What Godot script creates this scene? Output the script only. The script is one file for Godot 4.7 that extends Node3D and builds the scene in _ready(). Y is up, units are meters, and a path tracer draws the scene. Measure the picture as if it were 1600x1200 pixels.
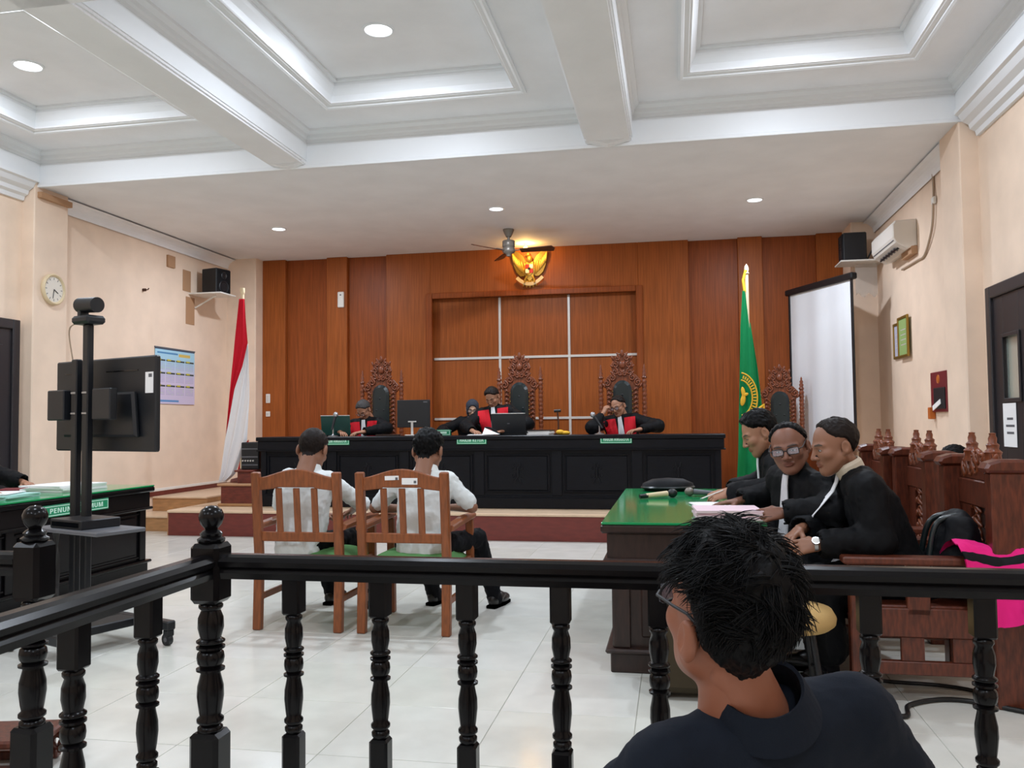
extends Node3D
# A courtroom: raised judges' bench before a panelled wall, coffered ceiling, dark rail in front.

var M := {}          # materials
var used := {}       # names taken at top level
var head_field       # signed distance grid of a head, shared by all heads
var head_parts := {} # head and hand meshes kept for reuse
var hand_parts := {}

func _ready() -> void:
	var cam := Camera3D.new(); cam.name = "camera"; add_child(cam)
	cam.position = Vector3(0, 1.3, 0)
	cam.basis = Basis(Vector3.UP, deg_to_rad(10.83)) * Basis(Vector3.RIGHT, deg_to_rad(2.6)) * Basis(Vector3.BACK, deg_to_rad(-0.6))
	cam.fov = rad_to_deg(2.0 * atan(600.0 / 1325.0)); cam.near = 0.05; cam.far = 60.0; cam.current = true
	var we := WorldEnvironment.new(); we.name = "environment"; add_child(we)
	var en := Environment.new(); we.environment = en
	en.background_mode = Environment.BG_COLOR; en.background_color = Color(0.02, 0.02, 0.022)
	en.tonemap_mode = Environment.TONE_MAPPER_LINEAR; en.tonemap_exposure = 1.4
	en.sdfgi_enabled = true; en.ssao_enabled = true; en.ssil_enabled = true
	make_materials()
	make_room()
	make_lights()
	make_dais()
	make_wall_things()
	make_bench_and_judges_chairs()
	make_flags()
	make_rail()
	make_defendant_chairs()
	make_tables()
	make_monitor_stand()
	make_lawyer_chairs()
	make_people()
	make_small_things()

# ---------------------------------------------------------------- names and tags
func numbered(n: String) -> String:
	if not used.has(n):
		used[n] = 0
		return n
	used[n] += 1
	return "%s_%03d" % [n, used[n]]

func tag(o: Node3D, label: String, category: String, group := "") -> Node3D:
	o.set_meta("label", label); o.set_meta("category", category)
	if group != "": o.set_meta("group", group)
	return o

func thing(called: String, label: String, category: String, at := Vector3.ZERO, turn := 0.0, group := "") -> Node3D:
	var o := Node3D.new(); o.name = numbered(called); add_child(o)
	o.position = at; o.rotation.y = turn
	return tag(o, label, category, group)

func struct(called: String, label := "") -> Node3D:
	var o := Node3D.new(); o.name = numbered(called); add_child(o)
	o.set_meta("kind", "structure")
	if label != "": o.set_meta("label", label)
	return o

func put(g: G, called: String, m: Material, parent: Node3D, at := Vector3.ZERO) -> MeshInstance3D:
	return put_mesh(g.mesh(), called, m, parent, at)

func put_mesh(mesh: Mesh, called: String, m: Material, parent: Node3D, at := Vector3.ZERO) -> MeshInstance3D:
	var o := MeshInstance3D.new(); o.mesh = mesh; o.material_override = m
	var n := called; var k := 0
	if parent == self:
		n = numbered(called)
	else:
		while parent.has_node(NodePath(n)):
			k += 1; n = "%s_%03d" % [called, k]
	o.name = n
	parent.add_child(o, true); o.position = at
	return o

func copy(o: Node3D, called: String, at: Vector3, turn: float, label := "") -> Node3D:
	var c: Node3D = o.duplicate(); c.name = numbered(called); add_child(c)
	var sc := o.scale
	c.rotation.y = turn; c.position = at; c.scale = sc
	if label != "": c.set_meta("label", label)
	return c

# ---------------------------------------------------------------- mesh builder
class G:
	var v := PackedVector3Array()
	var n := PackedVector3Array()
	var c := PackedColorArray()
	var uv := PackedVector2Array()
	var col := Color(1, 1, 1)
	var xf := Transform3D()
	func pt(p: Vector3, nn: Vector3, u := Vector2.ZERO) -> void:
		v.append(xf * p); n.append((xf.basis * nn).normalized()); c.append(col); uv.append(u)
	func tri(a: Vector3, b: Vector3, d: Vector3, na: Vector3, nb: Vector3, nd: Vector3) -> void:
		if (b - a).cross(d - a).dot(na + nb + nd) > 0.0:
			pt(a, na); pt(d, nd); pt(b, nb)
		else:
			pt(a, na); pt(b, nb); pt(d, nd)
	func flat(a: Vector3, b: Vector3, d: Vector3, away := Vector3.INF) -> void:
		var nn := (b - a).cross(d - a).normalized()
		if away != Vector3.INF and nn.dot((a + b + d) / 3.0 - away) < 0.0: nn = -nn
		tri(a, b, d, nn, nn, nn)
	func quad(a: Vector3, b: Vector3, d: Vector3, e: Vector3, nn: Vector3) -> void:
		tri(a, b, d, nn, nn, nn); tri(a, d, e, nn, nn, nn)
	func quad_uv(a: Vector3, b: Vector3, d: Vector3, e: Vector3, nn: Vector3) -> void:
		# a lower left, b lower right, d upper right, e upper left seen from outside
		for q in [[a, Vector2(0, 1)], [d, Vector2(1, 0)], [b, Vector2(1, 1)], [a, Vector2(0, 1)], [e, Vector2(0, 0)], [d, Vector2(1, 0)]]:
			pt(q[0], nn, q[1])
	func squad(a: Vector3, b: Vector3, d: Vector3, e: Vector3, na: Vector3, nb: Vector3, nd: Vector3, ne: Vector3) -> void:
		tri(a, b, d, na, nb, nd); tri(a, d, e, na, nd, ne)
	func box(at: Vector3, size: Vector3, bev := 0.0, bas := Basis()) -> void:
		var h := size * 0.5
		bev = minf(bev, minf(h.x, minf(h.y, h.z)) * 0.95)
		var keep := xf
		xf = xf * Transform3D(bas, at)
		if bev <= 0.0:
			for ax in 3:
				for s in [-1.0, 1.0]:
					var nn := Vector3.ZERO; nn[ax] = s
					var u := (ax + 1) % 3; var w := (ax + 2) % 3
					var q := []
					for k in [[-1, -1], [1, -1], [1, 1], [-1, 1]]:
						var p := Vector3.ZERO; p[ax] = s * h[ax]; p[u] = k[0] * h[u]; p[w] = k[1] * h[w]
						q.append(p)
					quad(q[0], q[1], q[2], q[3], nn)
		else:
			var i := h - Vector3.ONE * bev
			for ax in 3:
				var u := (ax + 1) % 3; var w := (ax + 2) % 3
				for s in [-1.0, 1.0]:
					var nn := Vector3.ZERO; nn[ax] = s
					var q := []
					for k in [[-1, -1], [1, -1], [1, 1], [-1, 1]]:
						var p := Vector3.ZERO; p[ax] = s * h[ax]; p[u] = k[0] * i[u]; p[w] = k[1] * i[w]
						q.append(p)
					quad(q[0], q[1], q[2], q[3], nn)
				for su in [-1.0, 1.0]:
					for sw in [-1.0, 1.0]:
						var nn := Vector3.ZERO; nn[u] = su * 0.7071; nn[w] = sw * 0.7071
						var a := Vector3.ZERO; a[ax] = -i[ax]; a[u] = su * h[u]; a[w] = sw * i[w]
						var b := a; b[ax] = i[ax]
						var d := Vector3.ZERO; d[ax] = i[ax]; d[u] = su * i[u]; d[w] = sw * h[w]
						var e := d; e[ax] = -i[ax]
						quad(a, b, d, e, nn)
			for sx in [-1.0, 1.0]:
				for sy in [-1.0, 1.0]:
					for sz in [-1.0, 1.0]:
						flat(Vector3(sx * h.x, sy * i.y, sz * i.z), Vector3(sx * i.x, sy * h.y, sz * i.z), Vector3(sx * i.x, sy * i.y, sz * h.z), Vector3.ZERO)
		xf = keep
	func bar(a: Vector3, b: Vector3, w: float, t: float, bev := 0.0, side := Vector3.UP) -> void:
		# box beam from a to b, w across, t along the up direction given by side
		var z := (b - a).normalized()
		var x := side.cross(z)
		if x.length() < 0.01: x = Vector3.RIGHT.cross(z)
		x = x.normalized()
		var y := z.cross(x)
		box((a + b) * 0.5, Vector3(w, t, a.distance_to(b)), bev, Basis(x, y, z))
	func lathe(prof: Array, seg := 20, at := Vector3.ZERO, bas := Basis()) -> void:
		# prof: Vector2(radius, height), bottom to top; a repeated point makes a sharp edge
		var keep := xf
		xf = xf * Transform3D(bas, at)
		for k in prof.size() - 1:
			var a: Vector2 = prof[k]; var b: Vector2 = prof[k + 1]
			if a.distance_to(b) < 1e-6: continue
			var nrm := Vector2((b - a).y, -(b - a).x).normalized()
			var na := nrm; var nb := nrm
			if k > 0:
				var pa: Vector2 = prof[k - 1]
				if pa.distance_to(a) > 1e-6:
					var m := Vector2((a - pa).y, -(a - pa).x).normalized()
					if m.dot(nrm) > 0.5: na = (m + nrm).normalized()
			if k + 2 < prof.size():
				var pb: Vector2 = prof[k + 2]
				if pb.distance_to(b) > 1e-6:
					var m := Vector2((pb - b).y, -(pb - b).x).normalized()
					if m.dot(nrm) > 0.5: nb = (m + nrm).normalized()
			for s in seg:
				var t0 := TAU * s / seg; var t1 := TAU * (s + 1) / seg
				var d0 := Vector3(cos(t0), 0, sin(t0)); var d1 := Vector3(cos(t1), 0, sin(t1))
				var up := Vector3.UP
				if b.x < 1e-5:
					tri(d0 * a.x + up * a.y, d1 * a.x + up * a.y, up * b.y, d0 * na.x + up * na.y, d1 * na.x + up * na.y, d0 * nb.x + up * nb.y)
				elif a.x < 1e-5:
					tri(up * a.y, d1 * b.x + up * b.y, d0 * b.x + up * b.y, d0 * na.x + up * na.y, d1 * nb.x + up * nb.y, d0 * nb.x + up * nb.y)
				else:
					squad(d0 * a.x + up * a.y, d1 * a.x + up * a.y, d1 * b.x + up * b.y, d0 * b.x + up * b.y, d0 * na.x + up * na.y, d1 * na.x + up * na.y, d1 * nb.x + up * nb.y, d0 * nb.x + up * nb.y)
		xf = keep
	func cyl(a: Vector3, b: Vector3, r: float, seg := 16, r2 := -1.0) -> void:
		if r2 < 0.0: r2 = r
		var l := a.distance_to(b)
		lathe([Vector2(0, 0), Vector2(r, 0), Vector2(r, 0), Vector2(r2, l), Vector2(r2, l), Vector2(0, l)], seg, a, turned(b - a))
	static func turned(dir: Vector3) -> Basis:
		var y := dir.normalized()
		var x := y.cross(Vector3(0, 0, 1))
		if x.length() < 0.05: x = y.cross(Vector3(1, 0, 0))
		x = x.normalized()
		return Basis(x, y, x.cross(y))
	func tube(path: Array, rad, seg := 8, closed_ends := true) -> void:
		# rad: a number or an array of radii
		var rings := []
		var side := Vector3.ZERO
		for k in path.size():
			var p: Vector3 = path[k]
			var d: Vector3 = (path[mini(k + 1, path.size() - 1)] - path[maxi(k - 1, 0)]).normalized()
			if side == Vector3.ZERO:
				side = d.cross(Vector3(0.31, 0.87, 0.38)).normalized()
			side = (side - d * side.dot(d)).normalized()
			var s2 := d.cross(side)
			var r: float = rad[k] if rad is Array else rad
			var ring := []
			for s in seg:
				var t := TAU * s / seg
				var nn := side * cos(t) + s2 * sin(t)
				ring.append([p + nn * r, nn])
			rings.append(ring)
		for k in rings.size() - 1:
			for s in seg:
				var a = rings[k][s]; var b = rings[k][(s + 1) % seg]
				var d2 = rings[k + 1][(s + 1) % seg]; var e = rings[k + 1][s]
				squad(a[0], b[0], d2[0], e[0], a[1], b[1], d2[1], e[1])
		if closed_ends:
			for end in [0, rings.size() - 1]:
				for s in seg:
					var cc: Vector3 = path[end]
					var nn: Vector3 = (path[end] - path[1 if end == 0 else end - 1]).normalized()
					tri(cc, rings[end][s][0], rings[end][(s + 1) % seg][0], nn, nn, nn)
	func ball(at: Vector3, r: Vector3, seg := 14, rows := 8, bas := Basis()) -> void:
		var keep := xf
		xf = xf * Transform3D(bas, at)
		for j in rows:
			for s in seg:
				var q := []
				for k in [[j, s], [j, s + 1], [j + 1, s + 1], [j + 1, s]]:
					var th: float = PI * k[0] / rows; var ph: float = TAU * k[1] / seg
					var d := Vector3(sin(th) * cos(ph), cos(th), sin(th) * sin(ph))
					q.append([d * r, (d / r).normalized()])
				if j > 0: tri(q[0][0], q[1][0], q[2][0], q[0][1], q[1][1], q[2][1])
				if j < rows - 1: tri(q[0][0], q[2][0], q[3][0], q[0][1], q[2][1], q[3][1])
		xf = keep
	func prism(poly: PackedVector2Array, depth: float, bev := 0.0, at := Vector3.ZERO, bas := Basis()) -> void:
		# polygon in x, y; extruded along z from -depth/2 to depth/2 with chamfered rims
		var keep := xf
		xf = xf * Transform3D(bas, at)
		if Geometry2D.is_polygon_clockwise(poly):
			poly = poly.duplicate(); poly.reverse()
		var inner := poly
		if bev > 0.0:
			inner = PackedVector2Array()
			for k in poly.size():
				var a := poly[(k + poly.size() - 1) % poly.size()]; var b := poly[k]; var d := poly[(k + 1) % poly.size()]
				var n1 := Vector2((b - a).y, -(b - a).x).normalized(); var n2 := Vector2((d - b).y, -(d - b).x).normalized()
				var m := n1 + n2
				if m.length() < 0.05: m = n1
				m = m.normalized()
				inner.append(b - m * bev / maxf(0.5, m.dot(n1)))
		var hz := depth * 0.5
		var idx := Geometry2D.triangulate_polygon(inner)
		for k in range(0, idx.size(), 3):
			for s in [-1.0, 1.0]:
				var nn := Vector3(0, 0, s)
				tri(Vector3(inner[idx[k]].x, inner[idx[k]].y, s * hz), Vector3(inner[idx[k + 1]].x, inner[idx[k + 1]].y, s * hz), Vector3(inner[idx[k + 2]].x, inner[idx[k + 2]].y, s * hz), nn, nn, nn)
		for k in poly.size():
			var a := poly[k]; var b := poly[(k + 1) % poly.size()]
			if a.distance_to(b) < 1e-6: continue
			var e := Vector2((b - a).y, -(b - a).x).normalized()
			quad(Vector3(a.x, a.y, -hz + bev), Vector3(b.x, b.y, -hz + bev), Vector3(b.x, b.y, hz - bev), Vector3(a.x, a.y, hz - bev), Vector3(e.x, e.y, 0))
			if bev > 0.0:
				var ia := inner[k]; var ib := inner[(k + 1) % poly.size()]
				for s in [-1.0, 1.0]:
					quad(Vector3(a.x, a.y, s * (hz - bev)), Vector3(b.x, b.y, s * (hz - bev)), Vector3(ib.x, ib.y, s * hz), Vector3(ia.x, ia.y, s * hz), Vector3(e.x, e.y, s).normalized())
		xf = keep
	func ring_rect(x0: float, x1: float, z0: float, z1: float, prof: Array) -> void:
		# prof: Vector2(inset, y): quads run around the rectangle; faces look towards its middle and down
		for k in prof.size() - 1:
			var a: Vector2 = prof[k]; var b: Vector2 = prof[k + 1]
			var pa := [Vector3(x0 + a.x, a.y, z0 + a.x), Vector3(x1 - a.x, a.y, z0 + a.x), Vector3(x1 - a.x, a.y, z1 - a.x), Vector3(x0 + a.x, a.y, z1 - a.x)]
			var pb := [Vector3(x0 + b.x, b.y, z0 + b.x), Vector3(x1 - b.x, b.y, z0 + b.x), Vector3(x1 - b.x, b.y, z1 - b.x), Vector3(x0 + b.x, b.y, z1 - b.x)]
			for s in 4:
				var t := (s + 1) % 4
				var e: Vector3 = (pa[t] - pa[s]).normalized()
				var nn: Vector3 = e.cross(pb[s] - pa[s] - e * e.dot(pb[s] - pa[s])).normalized()
				var mid := Vector3((x0 + x1) * 0.5, -5.0, (z0 + z1) * 0.5)
				if nn.dot(mid - pa[s]) < 0.0: nn = -nn
				quad(pa[s], pa[t], pb[t], pb[s], nn)
	func xf_pts(t: Transform3D, a: Vector3, b: Vector3, d: Vector3, na: Vector3, nb: Vector3, nd: Vector3, s: float) -> void:
		v.append(t * a); v.append(t * b); v.append(t * d)
		n.append(t.basis * (na * s).normalized()); n.append(t.basis * (nb * s).normalized()); n.append(t.basis * (nd * s).normalized())
		for k in 3:
			c.append(col); uv.append(Vector2.ZERO)
	func add(o: G, t: Transform3D) -> void:
		var nb := t.basis.inverse().transposed()
		for k in o.v.size():
			v.append(xf * (t * o.v[k])); n.append((xf.basis * (nb * o.n[k])).normalized()); c.append(o.c[k]); uv.append(o.uv[k])
	func mesh() -> ArrayMesh:
		var a := []; a.resize(Mesh.ARRAY_MAX)
		a[Mesh.ARRAY_VERTEX] = v; a[Mesh.ARRAY_NORMAL] = n; a[Mesh.ARRAY_COLOR] = c; a[Mesh.ARRAY_TEX_UV] = uv
		var m := ArrayMesh.new(); m.add_surface_from_arrays(Mesh.PRIMITIVE_TRIANGLES, a)
		return m

func rect(w: float, h: float) -> PackedVector2Array:
	return PackedVector2Array([Vector2(-w / 2, -h / 2), Vector2(w / 2, -h / 2), Vector2(w / 2, h / 2), Vector2(-w / 2, h / 2)])

func bezier(p: Array, steps: int) -> Array:
	# Catmull-Rom through the given points
	var out := []
	for k in p.size() - 1:
		var a = p[maxi(k - 1, 0)]; var b = p[k]; var d = p[k + 1]; var e = p[mini(k + 2, p.size() - 1)]
		for s in steps:
			out.append(b.cubic_interpolate(d, a, e, float(s) / steps))
	out.append(p[p.size() - 1])
	return out

# ---------------------------------------------------------------- materials
func noise_tex(freq: float, ramp: Array, kind := FastNoiseLite.TYPE_SIMPLEX_SMOOTH, size := 512, nrm := 0.0, oct := 4, sd := 1) -> NoiseTexture2D:
	var f := FastNoiseLite.new(); f.noise_type = kind; f.frequency = freq; f.seed = sd; f.fractal_octaves = oct
	var t := NoiseTexture2D.new(); t.width = size; t.height = size; t.seamless = true; t.noise = f
	if nrm > 0.0:
		t.as_normal_map = true; t.bump_strength = nrm
	elif ramp.size():
		var g := Gradient.new()
		var offs := PackedFloat32Array(); var cols := PackedColorArray()
		for k in ramp.size():
			offs.append(float(k) / (ramp.size() - 1)); cols.append(ramp[k])
		g.offsets = offs; g.colors = cols; t.color_ramp = g
	return t

func mat(called: String, col: Color, rough := 0.6, metal := 0.0, spec := 0.5) -> StandardMaterial3D:
	var m := StandardMaterial3D.new(); m.resource_name = called
	m.albedo_color = col; m.roughness = rough; m.metallic = metal; m.metallic_specular = spec
	M[called] = m
	return m

func textured(called: String, freq: float, ramp: Array, scale: Vector3, rough := 0.6, bump := 0.0, sd := 1, spec := 0.5) -> StandardMaterial3D:
	var m := mat(called, Color.WHITE, rough, 0.0, spec)
	m.albedo_texture = noise_tex(freq, ramp, FastNoiseLite.TYPE_SIMPLEX_SMOOTH, 512, 0.0, 4, sd)
	m.uv1_triplanar = true; m.uv1_scale = scale; m.uv1_triplanar_sharpness = 6.0
	if bump > 0.0:
		m.normal_enabled = true; m.normal_texture = noise_tex(freq, [], FastNoiseLite.TYPE_SIMPLEX_SMOOTH, 512, bump, 4, sd)
	return m

func c8(r: int, g: int, b: int) -> Color:
	return Color(r / 255.0, g / 255.0, b / 255.0)

func shades(base: Color, amount: float) -> Array:
	var out := []
	for k in [1.0 - amount, 1.0 - amount * 0.35, 1.0 + amount * 0.3, 1.0 + amount * 0.8]:
		out.append(Color(minf(1.0, base.r * k), minf(1.0, base.g * k), minf(1.0, base.b * k)))
	return out

func make_materials() -> void:
	# plaster and paint
	textured("wall_paint", 0.012, shades(c8(238, 214, 192), 0.03), Vector3(0.35, 0.35, 0.35), 0.75)
	textured("ceiling_paint", 0.01, shades(c8(238, 238, 240), 0.02), Vector3(0.3, 0.3, 0.3), 0.8)
	mat("trim_paint", c8(234, 236, 238), 0.45)
	# wood
	var wp := textured("wood_panel", 0.02, shades(c8(154, 84, 38), 0.13), Vector3(3.0, 0.12, 3.0), 0.42)
	wp.uv1_world_triplanar = true
	var wp2 := textured("wood_panel_red", 0.02, shades(c8(143, 74, 34), 0.13), Vector3(3.0, 0.12, 3.0), 0.42, 0.0, 7)
	wp2.uv1_world_triplanar = true
	textured("black_wood", 0.02, shades(c8(14, 13, 15), 0.2), Vector3(3.0, 0.5, 3.0), 0.22, 0.0, 3)
	textured("desk_wood", 0.02, shades(c8(17, 19, 25), 0.2), Vector3(0.6, 3.0, 3.0), 0.36, 0.0, 3)
	textured("espresso_wood", 0.02, shades(c8(45, 30, 26), 0.3), Vector3(3.0, 0.6, 3.0), 0.34, 0.0, 4)
	textured("chair_wood", 0.02, shades(c8(136, 76, 40), 0.16), Vector3(4.0, 0.7, 4.0), 0.4, 0.0, 5)
	textured("carved_wood", 0.02, shades(c8(120, 62, 36), 0.3), Vector3(4.0, 1.5, 4.0), 0.34, 0.15, 6)
	textured("dark_carved_wood", 0.02, shades(c8(92, 45, 30), 0.3), Vector3(4.0, 0.8, 4.0), 0.32, 0.0, 8)
	textured("stair_wood", 0.02, shades(c8(104, 46, 36), 0.2), Vector3(0.8, 3.0, 3.0), 0.4, 0.0, 9)
	textured("maroon_board", 0.02, shades(c8(108, 44, 36), 0.1), Vector3(0.5, 2.0, 2.0), 0.5, 0.0, 10)
	textured("tan_riser", 0.02, shades(c8(176, 132, 88), 0.1), Vector3(0.5, 2.0, 2.0), 0.5, 0.0, 11)
	# floor
	for k in 3:
		var base: Color = [c8(219, 219, 211), c8(217, 217, 208), c8(221, 221, 214)][k]
		var f := textured("tile_%d" % k, 0.008, shades(base, 0.03), Vector3(0.8, 0.8, 0.8), 0.15, 0.0, 20 + k, 0.36)
		f.uv1_world_triplanar = true
	mat("grout", c8(172, 170, 160), 0.8)
	textured("dais_tile", 0.01, shades(c8(216, 188, 158), 0.05), Vector3(0.8, 0.8, 0.8), 0.3, 0.0, 24)
	# cloth, leather, skin
	for q in [["black_robe", c8(9, 11, 15), 0.7], ["navy_polo", c8(20, 27, 38), 0.85], ["black_trousers", c8(13, 14, 19), 0.85], ["red_silk", c8(214, 34, 48), 0.6], ["white_cloth", c8(232, 234, 238), 0.75], ["white_shirt", c8(226, 232, 232), 0.8], ["pink_vest", c8(238, 38, 132), 0.7], ["green_cushion", c8(98, 150, 92), 0.85], ["beige_cushion", c8(190, 158, 104), 0.8], ["grey_scarf", c8(58, 62, 72), 0.85], ["flag_red", c8(204, 26, 46), 0.7], ["flag_white", c8(236, 234, 236), 0.7], ["flag_green", c8(20, 132, 78), 0.7], ["bag_black", c8(18, 20, 24), 0.6], ["screen_cloth", c8(226, 228, 232), 0.8], ["olive_bag", c8(66, 58, 44), 0.7]]:
		var m := textured(q[0], 0.15, shades(q[1], 0.1), Vector3(5, 5, 5), q[2], 0.6, 31)
		m.metallic_specular = 0.3
	for q in ["wood_panel", "wood_panel_red", "desk_wood", "black_wood"]: M[q].metallic_specular = 0.32
	mat("black_leather", c8(27, 38, 40), 0.3)
	mat("shoe_leather", c8(24, 22, 22), 0.35)
	var sk := mat("skin", Color.WHITE, 0.5); sk.vertex_color_use_as_albedo = true
	for q in [["hair_black", c8(10, 11, 13)], ["hair_grey", c8(70, 68, 68)], ["hair_dark", c8(34, 28, 26)]]:
		var h := textured(q[0], 0.2, shades(q[1], 0.35), Vector3(9, 9, 9), 0.5, 1.5, 33)
		h.uv1_triplanar_sharpness = 2.0; h.metallic_specular = 0.25
	# metals, plastics
	mat("gold", c8(206, 164, 72), 0.3, 0.8); mat("dark_gold", c8(150, 120, 52), 0.4, 0.7)
	mat("steel", c8(180, 182, 186), 0.3, 0.9); mat("aluminium", c8(214, 212, 208), 0.4, 0.25)
	mat("black_plastic", c8(18, 22, 28), 0.45); mat("black_metal", c8(17, 21, 27), 0.4, 0.1)
	mat("screen_glass", c8(9, 11, 15), 0.12); mat("grey_plastic", c8(96, 98, 104), 0.5)
	mat("white_plastic", c8(232, 230, 224), 0.4); mat("ac_white", c8(226, 220, 212), 0.4)
	mat("paper", c8(240, 240, 240), 0.8); mat("pink_paper", c8(232, 204, 214), 0.8); mat("aqua_paper", c8(170, 214, 206), 0.8)
	mat("sign_green", c8(16, 140, 96), 0.4); mat("sign_white", c8(206, 240, 224), 0.5)
	mat("table_green", c8(30, 142, 84), 0.1); mat("yellow", c8(226, 176, 38), 0.6)
	mat("dark_red_board", c8(112, 26, 34), 0.5); mat("amber", c8(190, 100, 30), 0.5)
	mat("green_print", c8(150, 178, 110), 0.6); mat("lilac_print", c8(196, 194, 214), 0.6)
	mat("laptop_green", c8(22, 68, 62), 0.35); mat("cable_black", c8(24, 24, 25), 0.5); mat("cable_grey", c8(172, 150, 128), 0.6)
	mat("tape_brown", c8(178, 138, 104), 0.7); mat("teal_cloth", c8(60, 108, 110), 0.8); mat("blue_plastic", c8(40, 96, 168), 0.4)
	mat("door_black", c8(40, 38, 42), 0.4); mat("fan_brown", c8(70, 38, 24), 0.4); mat("fan_grey", c8(126, 120, 112), 0.4, 0.4)
	mat("cream_paint", c8(224, 204, 168), 0.5); mat("shirt_beige", c8(208, 196, 176), 0.8); mat("shield_red", c8(170, 30, 36), 0.4); mat("clock_face", c8(228, 222, 210), 0.4)
	var gl := mat("pane_glass", Color(0.78, 0.84, 0.8, 0.25), 0.06); gl.transparency = BaseMaterial3D.TRANSPARENCY_ALPHA
	var gp := mat("plastic_sheet", Color(0.75, 0.74, 0.72, 0.45), 0.2); gp.transparency = BaseMaterial3D.TRANSPARENCY_ALPHA
	var lg := mat("lens_glass", Color(0.9, 0.92, 1.0, 0.12), 0.02); lg.transparency = BaseMaterial3D.TRANSPARENCY_ALPHA
	var lamp := mat("lamp_glow", c8(255, 255, 255), 0.5); lamp.emission_enabled = true; lamp.emission = c8(240, 247, 255); lamp.emission_energy_multiplier = 3.0
	var bulb := mat("bulb_glow", c8(255, 230, 170), 0.5); bulb.emission_enabled = true; bulb.emission = c8(255, 214, 140); bulb.emission_energy_multiplier = 4.0

# ---------------------------------------------------------------- the room
const XL := -6.75
const XR := 2.6
const ZB := -12.3
const ZF := 2.98
const CEIL := 3.86
const ZBEAM := -7.81

func slab(called: String, m: String, parent: Node3D, lo: Vector3, hi: Vector3, bev := 0.0) -> MeshInstance3D:
	var g := G.new()
	g.box(Vector3.ZERO, hi - lo, bev)
	return put(g, called, M[m], parent, (lo + hi) * 0.5)

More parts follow.
